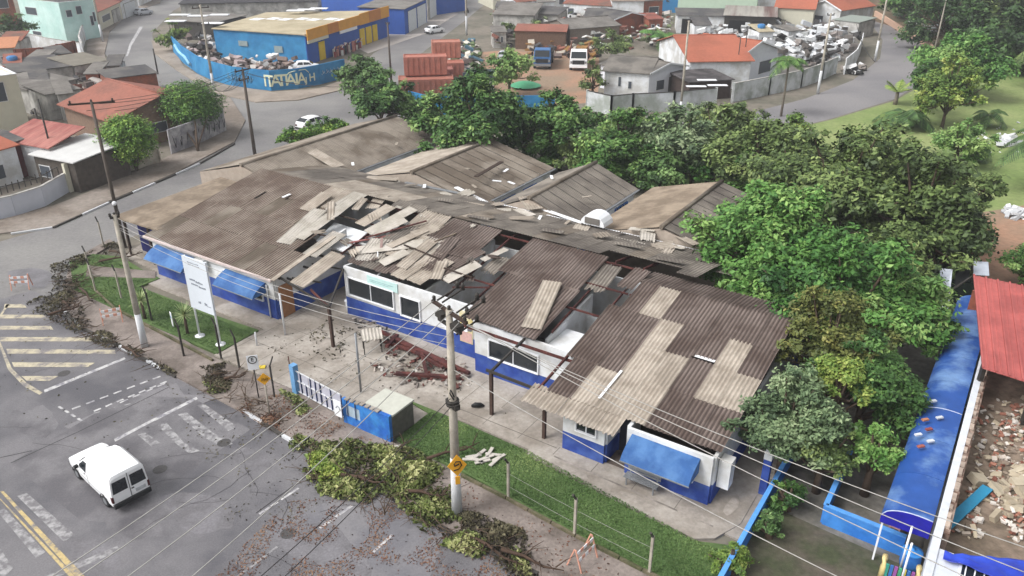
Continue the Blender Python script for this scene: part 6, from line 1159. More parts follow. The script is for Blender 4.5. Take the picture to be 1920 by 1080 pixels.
# top centre houses
house('long grey roofed house row at the top, left part', (925, 62), (1000, 64), 12, 3.4, 'shed', FARGR, GREYW, [(.2, .35, 1, 2)], .8, .3)
house('white walled house with a small dark window at the top centre', (1056, 36), (1145, 42), 13, 3.2, 'gable_x', TERRAD, WHITE, [(.10, .22, 1.2, 2.3)], 1.4, .2)
house('grey roofed shed with a white bent sheet beside the truck yard', (960, 52), (1045, 56), 8, 2.8, 'shed', FARDK, GREYW, [], .5, .3)
house('low brick red roof shed behind the two trucks', (966, 92), (1060, 94), 4.5, 3.0, 'shed', TERRA, mat('shed_brown', '6a5446', .9, .2), [], .5, .2, name='shed', cat='shed')
house('dark sagging roof house behind the truck yard', (1068, 88), (1160, 80), 9, 3.0, 'gable_x', FARGR, mat('drab_wall', '857a70', .9, .15), [(.5, .7, .8, 1.8)], 1.0, .3)
house('dark brown roof house left of the banana plant', (1150, 68), (1210, 60), 8, 3.0, 'gable_y', FARDK, BRICKM, [], .9, .3)
house('white walled house with grey roof, right of the small dark window house', (1146, 42), (1205, 42), 12, 4.2, 'shed', mat('pinkish_roof', '97857b'), WHITE, [], .8, .2)
house('grey roofed brick house beside the blue tank', (1205, 40), (1240, 38), 12, 4.0, 'shed', FARGR, BRICKM, [(.3, .8, 1.2, 2.8)], .6, .2)
b = MB(); p = G(1252, 22, 0); b.box(p.x - 2.3, p.y - 2, 4.0, p.x + 2.3, p.y + 2, 7.5); b.box(p.x - 2, p.y - 1.8, 0, p.x + 2, p.y + 1.8, 4.0); b.build('blue_tank_tower', mat('tank_tower_blue', '3a80b8', .7, .05), None, 'blue square tank on a base at the top edge', 'tank')
house('row of old red roofs along the top edge, left of centre', (925, 18), (1030, 14), 14, 4, 'gable_x', TERRAD, CREAM, [], 1.5, .2)
house('row of brownish red roofs along the top edge, centre', (1035, 12), (1160, 10), 14, 4, 'gable_x', mat('brown_red_roof', '7c4f4a', .9, .15, 1.), WHITE, [], 1.5, .2)
hb = house('big pale green hall wall on the top edge', (1268, 42), (1415, 46), 20, 9, 'flat', PALEG, PALEG, [(.26, .28, 5.5, 7.5)], name='hall', cat='building', lwin=())
house('open fronted scrapyard shed under the pale green hall', (1268, 62), (1360, 64), 8, 3.2, 'shed', FARDK, WHITE, [], .4, .3, name='shed', cat='shed', doors=[(.1, .4, 2.6, BLACK)])
house('scrapyard store with striped pale and brown sheets on its roof', (1355, 66), (1450, 70), 8, 3.6, 'shed', mat('striped_roof', '9b9790', .8, .2, 1., '6a5450', .6, .4, streak=(1, .05, 1)), METALD, [], .8, .3, name='shed', cat='shed', doors=[(.1, .45, 2.8, BLACK), (.55, .9, 2.8, BLACK)])
house('red tiled white house with its gable to the park road, nearer', (1448, 58), (1520, 62), 9, 4.4, 'gable_x', TERRAB, CREAM, [], 1.6, .3)
house('red tiled house right behind, with a pale wall facing left', (1510, 52), (1570, 60), 12, 4.0, 'gable_y', TERRAB, WHITE, [(.2, .5, 1.2, 2.6)], 1.5, .3)
house('red roofed house on the top edge beside the pale green hall', (1418, 30), (1500, 30), 12, 5.0, 'gable_x', TERRA, WHITE, [], 1.5, .3)
house('grey sheet lean-to by the scrapyard gate', (1560, 66), (1606, 72), 6, 2.8, 'shed', mat('greenish_sheet', '8b938c', .8, .08), GREYW, [], .3, .2, name='shed', cat='shed')
# corner house with the two roofs
ch = house('white corner house with a dark patched roof and two small windows', (1132, 178), (1214, 184), 9.5, 3.2, 'gable_x', mat('patched_roof', '77726c', .9, .1, 1., '5b5854', .8, .35), WHITE, [(.32, .38, 1.3, 2.5), (.55, .62, 1.1, 2.0)], 1.1, .35)
house('white wing of the corner house with a grey door hood', (1215, 184), (1282, 168), 8.5, 3.2, 'gable_y', mat('patched_roof', '77726c'), mat('bluish_wall', 'd2d5dc', .8, .05, 1.), [(.2, .4, .8, 2.0)], .8, .3, doors=[(.55, .75, 2.1, METALD)])
house('house with the bright terracotta roof behind the corner house', (1290, 168), (1402, 166), 17, 3.8, 'gable_x', TERRAB, WHITE, [], 2.0, .4)
house('white gabled end of the terracotta house with an open window', (1378, 162), (1452, 140), 9, 3.8, 'gable_y', TERRAB, mat('bluish_wall', 'd2d5dc'), [(.55, .85, .8, 2.5)], 1.6, .3)
house('dark carport with white sheets beside the corner house wall', (1290, 190), (1368, 184), 5.5, 2.4, 'shed', mat('carport_dark', '3f3c3d', .9, .2, 1., '5d595a', .5, .6), mat('carport_brown', '453a36', .9, .2), [], .3, .3, name='carport', cat='carport')
for k, (x, y) in enumerate([(1325, 148), (1345, 158), (1305, 160)]): p = G(x, y + 5, 2.8); b = MB(); b.box(p.x - 1.2, p.y - .4, 2.98, p.x + 1.2, p.y + .4, 3.04); b.build('pale_roof_sheet', WHITEC, None, ['white sheet on the dark carport, farthest', 'white sheet on the dark carport, right', 'white sheet on the dark carport, left'][k], 'roof sheet')
fence_wall('long whitish street wall in front of the corner house', [(1100, 205), (1145, 216), (1185, 212), (1262, 208), (1340, 200)], 2.3, mat('street_wall_white', 'cbced2', .85, .1, 1., '9aa09a', .5, .4), cap=METALD, pil=5)
fence_wall('pale street wall along the scrapyard, stained and scrawled', [(1372, 192), (1440, 178), (1500, 165), (1540, 150), (1565, 138)], 2.4, mat('street_wall_white', 'cbced2'), cap=GREYW, pil=5)
fence_wall('curved end of the scrapyard wall at the road bend', [(1582, 140), (1602, 122), (1612, 100), (1614, 88)], 2.4, WHITE, pil=0)
fence_wall('low pinkish parapet along the outside of the park road bend', [(1640, 30), (1660, 42), (1685, 58), (1720, 76), (1742, 92), (1750, 106)], 1.1, mat('pinkish_parapet', 'c9a791', .9, .08), th=.35)
heap('roadside_rubbish', 'white and black sacks dumped on the road bend pavement', [(1584, 132), (1620, 128), (1618, 140), (1588, 142)], 24, ['dcdcdc', '232323', '8a827c'], 1.5, .1, .8, 12)
# ================================================================ trees
def foliage(name, par, blobs, n, ls, m, seed, tint0=.5, spread=.25, up=.35):
    """leaf-sized faces filling and covering the lobes of a crown; blobs: (x,y,z,rx,rz)"""
    rg = np.random.default_rng(seed); pos = []; nr = []; tt = []
    vol = np.array([b_[3] * b_[3] for b_ in blobs]); cnt = (n * vol / vol.sum()).astype(int)
    for (x, y, z, rx, rz_), k in zip(blobs, cnt):
        m_ = max(3, int(k / 26)); d = rg.normal(size=(m_, 3)); d[:, 2] += .25; d /= np.linalg.norm(d, axis=1)[:, None]; rad = rg.uniform(.4, 1.12, m_) ** .7
        c_ = np.array([x, y, z]) + d * rad[:, None] * np.array([rx, rx, rz_]); tc = rg.normal(0, spread * .7, m_) + rg.normal(0, .13); cr = rg.uniform(.12, .26, m_) * rx + ls * .8
        idx = rg.integers(0, m_, k); off = rg.normal(size=(k, 3)) * .55; p = c_[idx] + off * cr[idx][:, None] * np.array([1, 1, .6]); pos.append(p); nr.append(d[idx]); tt.append(tint0 + tc[idx] + rg.normal(0, spread * .35, k) + rg.normal(0, spread * .3))
    pos = np.concatenate(pos); nr = np.concatenate(nr); tt = np.clip(np.concatenate(tt), 0, 1); nr[:, 2] += up
    k = pos[:, 2] > .15; pos, nr, tt = pos[k], nr[k], tt[k]
    return quads_np(name, leafquads(rg, pos, rg.uniform(.7, 1.3, len(pos)) * ls, nr), [m], tt, parent=par)
def tree(label, base, h, r, m, seed, n=9000, ls=.34, nb=9, ch=None, tint=.5, spread=.25, cat='tree', name='tree', group=None, trunk=.22, lean=(0, 0), tm=None, sq=1., low=.35):
    """base: world point; h: height of the top; r: crown radius; ch: crown half height"""
    rr = random.Random(seed); ch = ch or r * .75; t = thing(name, label, cat, base, 0, group); zc = h - ch; blobs = []
    for i in range(nb):
        a = 2.4 * i + rr.uniform(-.4, .4); q = math.sqrt((i + .5) / nb) * rr.uniform(.7, .95); rb = r * rr.uniform(.2, .44) * (1.15 - q * .4)
        blobs.append((math.cos(a) * q * r + lean[0], math.sin(a) * q * r * sq + lean[1], zc + ch * (rr.uniform(-low - .15, .5) + .35 * (1 - q * 1.3)), rb, rb * .8 * ch / r * 1.3))
    for i in range(nb // 2 + 2):   # sprigs breaking the outline
        a = rr.uniform(0, 6.28); q = rr.uniform(.85, 1.12); rb = r * rr.uniform(.1, .19); blobs.append((math.cos(a) * q * r + lean[0], math.sin(a) * q * r * sq + lean[1], zc + ch * rr.uniform(-.5, .45), rb, rb * .8))
    for i in range(nb // 3 + 1): a = rr.uniform(0, 6.28); q = rr.uniform(.0, .6); rb = r * rr.uniform(.1, .18); blobs.append((math.cos(a) * q * r + lean[0], math.sin(a) * q * r + lean[1], zc + ch * rr.uniform(.8, 1.05), rb, rb))
    b = MB(); b.tube([(0, 0, -.1), (lean[0] * .3, lean[1] * .3, zc * .45), (lean[0] * .6, lean[1] * .6, zc)], [trunk, trunk * .75, trunk * .5], 8)
    for x, y, z, rb, _ in blobs: b.tube([(lean[0] * .35, lean[1] * .35, zc * .5 + rr.uniform(-.2, .3) * zc), (x * .55, y * .55, (zc * .6 + z) / 2), (x, y, z), (x * 1.15, y * 1.15, z + rb * .7)], [trunk * .45, trunk * .3, trunk * .14, trunk * .05], 5)
    b.build('trunk', tm or mat('bark', '5b4d42', .9, .2, 4.), t)
    foliage('crown', t, blobs, n, ls, m, seed, tint, spread); return t
LM_OL = leafmat('leaves_olive', ['303f27', '4a5c35', '677b45', '8b9b5f']); LM_BR = leafmat('leaves_bright', ['2c4f26', '467033', '618943', '8dac62'])
LM_MD = leafmat('leaves_mid', ['2a4723', '426332', '5f8242', '8ba560']); LM_DK = leafmat('leaves_dark', ['2a3c24', '3d5830', '557340', '738f57'])
LM_YG = leafmat('leaves_yellow_green', ['4a6430', '66803a', '88994a', 'aab264']); LM_BO = leafmat('leaves_bronze', ['363f24', '505a30', '6b713c', '8c8a50'])
LM_GR = leafmat('leaves_grey_green', ['3a4c35', '556a4b', '738760', '95a47e']); LM_ST = leafmat('leaves_street_tree', ['2a4820', '44692b', '658a38', '94ad4e'])
def TG(px, py, z=0): return G(px, py, z)
# a helper: the crown centre is seen at px,py when it hangs at height zc; the trunk stands below it
def tree_at(label, px, py, zc, r, m, seed, **k):
    p = G(px, py, zc); ch = k.get('ch') or r * .75; p.z = 0; return tree(label, p, zc + ch, r, m, seed, **k)
tree_at('big dark olive tree, the highest crown right of the tan wing', 1590, 350, 4.9, 7.0, LM_OL, 11, n=34000, nb=22, ls=.42, spread=.32, ch=3.6, trunk=.4)
tree_at('olive tree with a dark trunk opening, right part of the big crown mass', 1730, 405, 4.4, 4.9, LM_OL, 12, n=21000, nb=16, ls=.40, ch=4.0, tint=.42, trunk=.35)
tree_at('greyish olive tree behind the tan wing, left shoulder of the crown mass', 1435, 300, 4.2, 4.3, LM_OL, 13, n=16000, nb=13, ls=.40, ch=2.9, tint=.55, trunk=.3)
tree_at('bright green tree pressing against the right hand roof', 1440, 470, 4.8, 4.6, LM_BR, 14, n=26000, nb=16, ls=.34, ch=3.4, tint=.6, trunk=.3)
tree_at('bright green tree beside the right hand roof, further right', 1590, 560, 4.4, 4.4, LM_BR, 15, n=24000, nb=15, ls=.32, ch=3.0, tint=.4, trunk=.3)
tree_at('mid green tree reaching toward the blue vault', 1690, 590, 3.6, 2.5, LM_MD, 16, n=11000, nb=9, ls=.28, ch=2.0, tint=.6)
tree_at('bronze tipped tree at the right end of the clinic roof', 1560, 640, 3.9, 2.8, LM_BO, 17, n=14000, nb=11, ls=.24, ch=2.2)
tree_at('grey green bushy tree at the front corner of the clinic roof', 1478, 795, 2.9, 2.4, LM_GR, 18, n=17000, nb=11, ls=.2, ch=2.2, tint=.5)
tree_at('dark green tree beside the side yard', 1625, 715, 3.4, 2.6, LM_MD, 19, n=14000, nb=11, ls=.22, ch=2.2, tint=.35)
tree_at('yellow green tree in the middle of the side yard trees', 1575, 715, 4.3, 1.25, LM_YG, 20, n=5500, nb=6, ls=.2, ch=1.0, tint=.6)
tree_at('dark leafed tree low at the side yard wall', 1545, 850, 2.2, 1.5, LM_OL, 21, n=7000, nb=7, ls=.18, ch=1.4)
tree_at('small fresh green tree at the near end of the side yard trees', 1640, 848, 2.4, .95, LM_BR, 22, n=5000, nb=6, ls=.18, ch=1.2, tint=.65)
tree_at('fresh green bush by the blue wall at the lower edge', 1372, 1045, .8, .75, LM_YG, 23, n=2600, nb=5, ls=.14, ch=.8, cat='bush', name='bush', tint=.3)
tree_at('dark bush in the earth bed behind the blue wall', 1445, 985, .7, .6, LM_DK, 24, n=1800, nb=4, ls=.13, ch=.6, cat='bush', name='bush')
tree_at('leafy bush in the shaded corner beside the blue wall', 1480, 930, .8, .8, LM_MD, 25, n=2500, nb=5, ls=.14, ch=.7, cat='bush', name='bush', tint=.3)
# row behind the rear wings
for k, (x, y, zc, r, m, n, ti, lb) in enumerate([(895, 225, 5.5, 5.6, LM_MD, 20000, .38, 'broad dark green tree behind the second wing'), (1052, 232, 4.8, 3.7, LM_MD, 11000, .4, 'dark tree with bare limbs behind the third wing'), (1165, 270, 4.3, 4.0, LM_MD, 13000, .55, 'fresh green tree behind the third wing'), (1130, 300, 3.0, 2.2, LM_BR, 5000, .5, 'small bright green tree at the end of the third wing'),
    (1265, 268, 4.6, 4.0, LM_GR, 13000, .5, 'grey green tree between the third and the tan wing'), (1345, 250, 4.6, 3.8, LM_OL, 12000, .62, 'light olive tree behind the tan wing'), (1240, 320, 3.0, 2.4, LM_DK, 6000, .6, 'dark low tree at the far end of the tan wing'), (1300, 300, 3.4, 2.3, LM_BR, 5000, .45, 'bright spot of a tree behind the tan wing'),
    (800, 215, 2.6, 2.2, LM_MD, 4500, .5, 'small tree by the leftmost wing end'), (712, 190, 3.8, 3.7, LM_MD, 11000, .42, 'round tree at the junction beside the leftmost wing'), (680, 140, 4.5, 3.3, LM_DK, 8000, .6, 'taller feathery tree at the junction, behind the round one')]):
    r *= .9; tree_at(lb, x, y + 4, zc - .4, r, m, 40 + k, n=n, nb=12, ls=.42, ch=r * .75, tint=ti, spread=.3)
for k, (x, y, rr0) in enumerate([(550, 262, 1.4), (580, 250, 1.5), (608, 242, 1.4), (635, 240, 1.0)]): tree_at(['clipped hedge bush at the wing corner, leftmost', 'hedge bush beside the leftmost wing, second', 'hedge bush beside the leftmost wing, third', 'hedge bush beside the leftmost wing, rightmost'][k], x, y, 1.0, rr0, LM_ST, 60 + k, n=2600, nb=5, ls=.3, ch=1.0, cat='bush', name='hedge_bush', group='hedge beside the leftmost wing')
# street trees, clipped and round
def round_tree(label, bx, by, px, py, zc, r, ch, seed, n):
    b0 = G(bx, by, 0); c_ = G(px, py, zc); t = thing('street_tree', label, 'tree', b0, 0, 'clipped round street trees'); lx, ly = c_.x - b0.x, c_.y - b0.y
    b = MB(); 
    for k in range(4): a = k * 1.6 + .4; b.tube([(0, 0, 0), (math.cos(a) * .15, math.sin(a) * .15, .8), (lx * .6 + math.cos(a) * r * .4, ly * .6 + math.sin(a) * r * .4, zc - ch * .6), (lx + math.cos(a) * r * .6, ly + math.sin(a) * r * .6, zc)], [.13, .1, .08, .04], 6)
    b.build('trunk', mat('bark', '5b4d42'), t)
    bl = [(lx, ly, zc, r, ch)] + [(lx + math.cos(k) * r * .3, ly + math.sin(k) * r * .3, zc + ch * .15, r * .72, ch * .85) for k in (.5, 2.6, 4.7)]
    foliage('crown', t, bl, int(n * 1.9), .25, LM_ST, seed, .5, .22); return t
round_tree('round clipped street tree before the graffiti wall', 372, 285, 358, 198, 3.6, 3.0, 2.3, 71, 11000); round_tree('round clipped street tree nearer the cream wall', 257, 322, 238, 262, 3.2, 2.3, 2.1, 72, 9000)
tree_at('small pale green tree at the depot corner', 322, 66, 2.6, 2.6, LM_YG, 73, n=2600, nb=7, ls=.4, ch=2.2, tint=.4)
tree_at('small light green tree between the containers and trucks', 955, 130, 3.5, 3.0, LM_MD, 74, n=5000, nb=8, ls=.4, ch=2.6, tint=.75)
tree_at('slim bush at the corner of the truck yard', 1112, 150, 2.2, 1.6, LM_OL, 75, n=1800, nb=6, ls=.35, ch=2.4, cat='bush', name='bush')
tree_at('dark round bush behind the white truck', 1155, 85, 2.5, 3.0, LM_OL, 76, n=2800, nb=7, ls=.45, ch=2.4, cat='bush', name='bush', tint=.6)
tree_at('dark hedge at the left edge under the mint block', 12, 62, 2.5, 4.5, LM_DK, 77, n=3000, nb=9, ls=.5, ch=2.4, cat='bush', name='bush')
tree_at('scrubby bush in front of the grey roofed row', 950, 62, 1.5, 2.5, LM_OL, 78, n=1600, nb=6, ls=.4, ch=1.6, cat='bush', name='bush', tint=.5); tree_at('scrubby bush beside the white bent sheet', 1010, 60, 1.5, 2.5, LM_OL, 79, n=1600, nb=6, ls=.4, ch=1.6, cat='bush', name='bush', tint=.5)
tree_at('hedge of mixed shrubs under the corner house wall, left', 1180, 238, 1.4, 2.4, LM_OL, 80, n=2600, nb=6, ls=.35, ch=1.6, cat='bush', name='bush', tint=.6); tree_at('shrub at the foot of the park road near the palm', 1390, 222, 1.4, 2.8, LM_OL, 81, n=2600, nb=6, ls=.35, ch=1.6, cat='bush', name='bush', tint=.7)
tree_at('shrubs against the corner house wall, right', 1300, 222, 1.2, 2.0, LM_GR, 82, n=2000, nb=6, ls=.35, ch=1.4, cat='bush', name='bush', tint=.7)
for k, (x, y, zc, r, m, n, ti) in enumerate([(985, 262, 2.2, 3.0, LM_MD, 5000, .45), (1085, 292, 2.0, 2.6, LM_OL, 4500, .6), (1035, 285, 1.8, 2.4, LM_MD, 4000, .5), (1200, 318, 2.0, 2.6, LM_MD, 4500, .6), (1150, 245, 1.6, 2.2, LM_GR, 5000, .55), (1230, 252, 1.8, 2.2, LM_MD, 5000, .6), (1330, 300, 2.6, 2.8, LM_OL, 5000, .5), (1400, 340, 2.6, 3.0, LM_MD, 6000, .5), (860, 262, 2.0, 2.6, LM_MD, 4500, .45), (1310, 240, 1.4, 2.0, LM_OL, 4500, .75), (770, 200, 2.6, 2.6, LM_MD, 4000, .45), (1480, 262, 3.2, 2.6, LM_YG, 5500, .25), (1380, 430, 3.0, 2.2, LM_BR, 5000, .7), (1660, 500, 3.2, 3.0, LM_OL, 8000, .5), (1610, 620, 3.6, 2.2, LM_MD, 7000, .7), (1500, 600, 3.6, 1.9, LM_MD, 6000, .55)]):
    tree_at('%s undergrowth tree filling the gap %s' % ({'leaves_mid': 'mid green', 'leaves_olive': 'olive', 'leaves_grey_green': 'greyish', 'leaves_yellow_green': 'yellow green', 'leaves_bright': 'bright green'}[m.name], ['behind the second wing, right end', 'between the third wing and the tall trees', 'behind the third wing at its left', 'at the far end of the tan wing', 'before the corner house wall, left', 'before the corner house wall, middle', 'behind the tan wing ridge', 'between the tan wing and the big crown', 'at the back edge of the second wing', 'before the corner house wall, right', 'between the junction tree and the second wing', 'on the top left of the big crown', 'over the tan wing corner', 'under the big crown beside the dirt path', 'near the blue vault side', 'at the ridge end of the right hand roof'][k]), x, y, zc, r, m, 140 + k, n=n, nb=8, ls=.38 if k < 12 else .3, ch=r * .8, tint=ti, spread=.3)
# park
tree_at('bright green spreading tree at the forest edge', 1812, 118, 4.6, 5.4, LM_BR, 90, n=15000, nb=15, ls=.5, ch=3.0, tint=.55)
tree_at('pale yellow green feathery tree in the park', 1782, 172, 4.2, 3.4, LM_YG, 91, n=10000, nb=13, ls=.4, ch=3.4, tint=.42)
tree_at('dark shrubby tree beside the yellow green one', 1738, 165, 3.2, 1.9, LM_MD, 92, n=4000, nb=7, ls=.4, ch=3, tint=.3)
tree_at('small tree at the right edge of the dirt path', 1925, 500, 1.6, 2.0, LM_MD, 93, n=3600, nb=6, ls=.25, ch=1.6, tint=.6)
tree_at('light grassy bush at the park side of the big crowns', 1800, 270, 2.0, 3.2, LM_MD, 94, n=5000, nb=8, ls=.35, ch=2.0, tint=.8)
tree_at('dim bush below the big crowns near the dirt path', 1790, 455, 1.6, 2.4, LM_OL, 95, n=4000, nb=8, ls=.28, ch=1.7, tint=.6)
fk = random.Random(31); k = 0
for row, (y, x0, x1, r) in enumerate([(112, 1880, 2010, 6.0), (70, 1790, 2010, 7.), (38, 1745, 2030, 7.5), (8, 1735, 2060, 9), (-20, 1730, 2080, 11)]):
    x = x0; q_i = -1
    while x < x1:
        q_i += 1; kind = fk.choice([LM_DK, LM_DK, LM_OL, LM_MD, LM_DK]); p = G(x, y + 30, 0)
        tree('%s wood tree at the upper right, %s, number %s from its left end' % ({'leaves_dark': 'dark green', 'leaves_olive': 'olive', 'leaves_mid': 'mid green'}[kind.name], ['front rank', 'second rank', 'third rank', 'fourth rank', 'rearmost rank'][row], ['one', 'two', 'three', 'four', 'five', 'six', 'seven', 'eight', 'nine', 'ten', 'eleven'][q_i]), p + Vector((fk.uniform(-2, 2), fk.uniform(-3, 3), 0)), 10 + fk.uniform(-2, 4) + (row > 2) * 2, r, kind, 200 + k, n=6500, nb=10, ls=.7, ch=r * .7, tint=fk.uniform(.2, .55), spread=.3, group='trees of the wood at the upper right', low=.8)
        k += 1; x += fk.uniform(45, 75)
# palms
def palm(label, px, py, h, fl, nf, seed, m=None, trunk=.16, cat='palm tree', ground=.0, droop=1., name='palm_tree'):
    rr = random.Random(seed); p = G(px, py, ground); t = thing(name, label, cat, p, 0); m = m or LM_MD
    if h > .3: b = MB(); b.tube([(0, 0, -.1), (.05, 0, h * .5), (0, 0, h)], [trunk, trunk * .8, trunk * .7], 8); b.build('trunk', mat('palm_trunk', '7a7166', .9, .15), t)
    rg = np.random.default_rng(seed); 
    for i in range(nf):
        a = 2 * math.pi * i / nf + rr.uniform(-.25, .25); e = rr.uniform(.1, 1.0); n = 9; rib = []
        for j in range(n + 1):
            s = j / n; rib.append(Vector((math.cos(a) * fl * s * (.75 + .25 * (1 - e)), math.sin(a) * fl * s * (.75 + .25 * (1 - e)), h + fl * (e * s - droop * .95 * s * s))))
        b = MB(); b.tube(rib, [.035 * (1 - .8 * j / n) for j in range(n + 1)], 4); f = b.build('frond', mat('frond_rib', '5f6b3a', .8), t)
        Q = []; 
        for j in range(1, 26):
            s = j / 26; k = min(int(s * n), n - 1); c_ = rib[k].lerp(rib[k + 1], s * n - k); d = (rib[k + 1] - rib[k]).normalized(); sd = d.cross(Vector((0, 0, 1))).normalized(); l = fl * .26 * math.sin(math.pi * min(1, s * .9 + .12)) + .05
            for sg in (-1, 1): q = c_ + sd * sg * l + d * l * .5 - Vector((0, 0, l * .45)); w_ = d * fl * .022; Q.append([c_ - w_, c_ + w_, q + w_ * .3, q - w_ * .3])
        o = quads_np('leaflets', np.array([[tuple(v) for v in q] for q in Q]), [m], rg.uniform(.1, .8, len(Q)), parent=f)
    return t
palm('slim palm beside the park road bend', 1464, 218, 6.2, 3.0, 13, 301, LM_MD); palm('dark drooping palm in the park by the road', 1690, 238, 1.4, 4.6, 12, 302, LM_DK, droop=.9); palm('short dark palm on the park lawn near the yellow green tree', 1850, 238, 1.3, 2.6, 12, 303, LM_DK)
palm('palm at the right edge with long hanging fronds', 1925, 360, 5.0, 3.8, 13, 304, LM_DK); palm('small shadowy palm on the park lawn above the big crowns', 1826, 300, .9, 2.0, 11, 305, LM_DK); palm('tall palm at the right edge of the wood', 1932, 165, 5.5, 4, 12, 306, LM_OL)
palm('broad leaved banana plant behind the truck yard', 1238, 92, 2.0, 5.0, 11, 307, LM_BR, .3, 'banana plant', name='banana_plant', droop=.7); palm('yellowing banana plant standing by the park road', 1678, 196, 1.6, 2.4, 6, 308, LM_YG, .3, 'banana plant', name='banana_plant', droop=.3)
for k, (x, y, lb) in enumerate([(352, 625, 'spiky pale yucca by the billboard legs'), (272, 597, 'spiky pale yucca just behind the left pole')]):
    p = G(x, y, .15); t = thing('yucca_plant', lb, 'plant', p, 0); b = MB(); b.tube([(0, 0, 0), (0, 0, 1.3)], [.1, .08], 7); b.build('trunk', mat('bark', '5b4d42'), t); rg = np.random.default_rng(70 + k); n = 110; a = rg.uniform(0, 6.28, n); e = rg.uniform(-.4, 1.3, n); L_ = rg.uniform(.5, .9, n)
    d = np.stack([np.cos(a) * np.cos(e), np.sin(a) * np.cos(e), np.sin(e)], 1); c_ = np.array([0, 0, 1.3]); s = np.stack([-np.sin(a), np.cos(a), np.zeros(n)], 1) * .03; q = np.stack([c_ + s + d * .05, c_ - s + d * .05, c_ + d * L_[:, None] - s * .2, c_ + d * L_[:, None] + s * .2], 1)
    quads_np('leaves', q, [leafmat('yucca_leaves', ['5d7a48', '8fa06c', 'b3b98c'])], rg.uniform(0, 1, n), parent=t)
# ================================================================ storm debris on the ground
def inpoly(poly, x, y):
    r_ = np.zeros(len(x), bool); j = len(poly) - 1
    for i in range(len(poly)):
        c_ = (poly[i][1] > y) != (poly[j][1] > y); r_ ^= c_ & (x < (poly[j][0] - poly[i][0]) * (y - poly[i][1]) / (poly[j][1] - poly[i][1] + 1e-9) + poly[i][0]); j = i
    return r_
def litter(name, poly, n, size, m, seed, h=.0, z=.02, flat=.6, fall=1., kind='stuff', label=None, clump=0.):
    """leaves and twigs strewn over a ground patch, heaped up to h in the middle"""
    rg = np.random.default_rng(seed); W_ = [G(x, y, 0) for x, y in poly]; wp = [(p.x, p.y) for p in W_]; xs = [p[0] for p in wp]; ys = [p[1] for p in wp]
    x = rg.uniform(min(xs), max(xs), n * 3); y = rg.uniform(min(ys), max(ys), n * 3); k = inpoly(wp, x, y); x, y = x[k][:n], y[k][:n]
    ns = np.array([noise.noise((a * .8, c_ * .8, seed)) for a, c_ in zip(x, y)]); 
    if clump: k = rg.random(len(x)) < np.clip(.5 + ns * 2.2 * clump, .03, 1); x, y, ns = x[k], y[k], ns[k]
    dist = np.full(len(x), 1e9)
    for i in range(len(wp)):
        ax, ay = wp[i]; bx, by = wp[(i + 1) % len(wp)]; dx, dy = bx - ax, by - ay; t_ = np.clip(((x - ax) * dx + (y - ay) * dy) / (dx * dx + dy * dy + 1e-9), 0, 1); dist = np.minimum(dist, np.hypot(x - ax - t_ * dx, y - ay - t_ * dy))
    if h > .1:
        kk = rg.random(len(x)) < np.clip(.12 + dist / .7 + ns * 1.3, .04, 1) * np.clip(.75 + ns * 1.6, .12, 1); x, y, ns, dist = x[kk], y[kk], ns[kk], dist[kk]
    zz = z + h * np.clip(dist / .9, 0, 1) ** .7 * (.55 + ns * 1.3).clip(.1, 1.3) * rg.uniform(.3, 1, len(x)) ** .5
    tt = np.clip(.5 + ns * .9 + rg.normal(0, .22, len(x)), 0, 1); o = quads_np(name, leafquads(rg, np.stack([x, y, zz], 1), size * rg.uniform(.5, 1.5, len(x)), flat=flat), [m], tt); return tag(o, label, None, None, kind)
LF = leafmat('fallen_leaves', ['2f2a1e', '3f4526', '566333', '78834a', 'a3a473'], .6); DRY = leafmat('dry_litter', ['2e211c', '4a352c', '6d4a3c', '8a6f5a'], .8); DKB = leafmat('dark_brush', ['1d1a16', '322c26', '44402f', '6b6650'], .8)
pile = [(545, 812), (600, 830), (660, 825), (735, 832), (790, 850), (830, 880), (850, 925), (870, 975), (930, 1010), (980, 1035), (1000, 1090), (930, 1060), (850, 1035), (800, 1015), (760, 960), (700, 945), (640, 940), (590, 925), (565, 885), (575, 850), (540, 845)]
litter('leafy_branch_pile', pile, 15000, .24, LF, 1, .42, .1, .15, label='heap of broken green branches along the near kerb')
litter('leafy_branch_pile', [(570, 860), (640, 850), (650, 900), (600, 915)], 1500, .25, LM_YG, 2, .5, .3, .15); litter('leafy_branch_pile', [(840, 960), (900, 965), (985, 1000), (1010, 1090), (950, 1090), (880, 1010)], 3500, .18, DKB, 3, .35, .12, .3)
litter('brushwood_pile', [(95, 500), (160, 478), (215, 455), (230, 465), (160, 500), (150, 560), (165, 600), (230, 640), (290, 672), (340, 705), (325, 710), (240, 668), (175, 645), (110, 610), (60, 595), (45, 575), (100, 545)], 16000, .18, DKB, 4, .4, .1, .3, label='dark brushwood swept along the left kerb')
litter('brushwood_pile', [(375, 690), (430, 680), (445, 700), (430, 740), (380, 748)], 2500, .15, DKB, 5, .3, .1, .4); litter('leafy_branch_pile', [(380, 720), (420, 715), (435, 738), (390, 745)], 900, .16, LF, 6, .35, .12, .4); litter('brushwood_pile', [(440, 745), (520, 765), (560, 800), (520, 815), (450, 775)], 1600, .14, DRY, 7, .15, .1, .5)
litter('leafy_branch_pile', [(520, 728), (560, 745), (590, 770), (560, 785), (530, 760)], 1400, .16, LF, 8, .3, .12, .4)
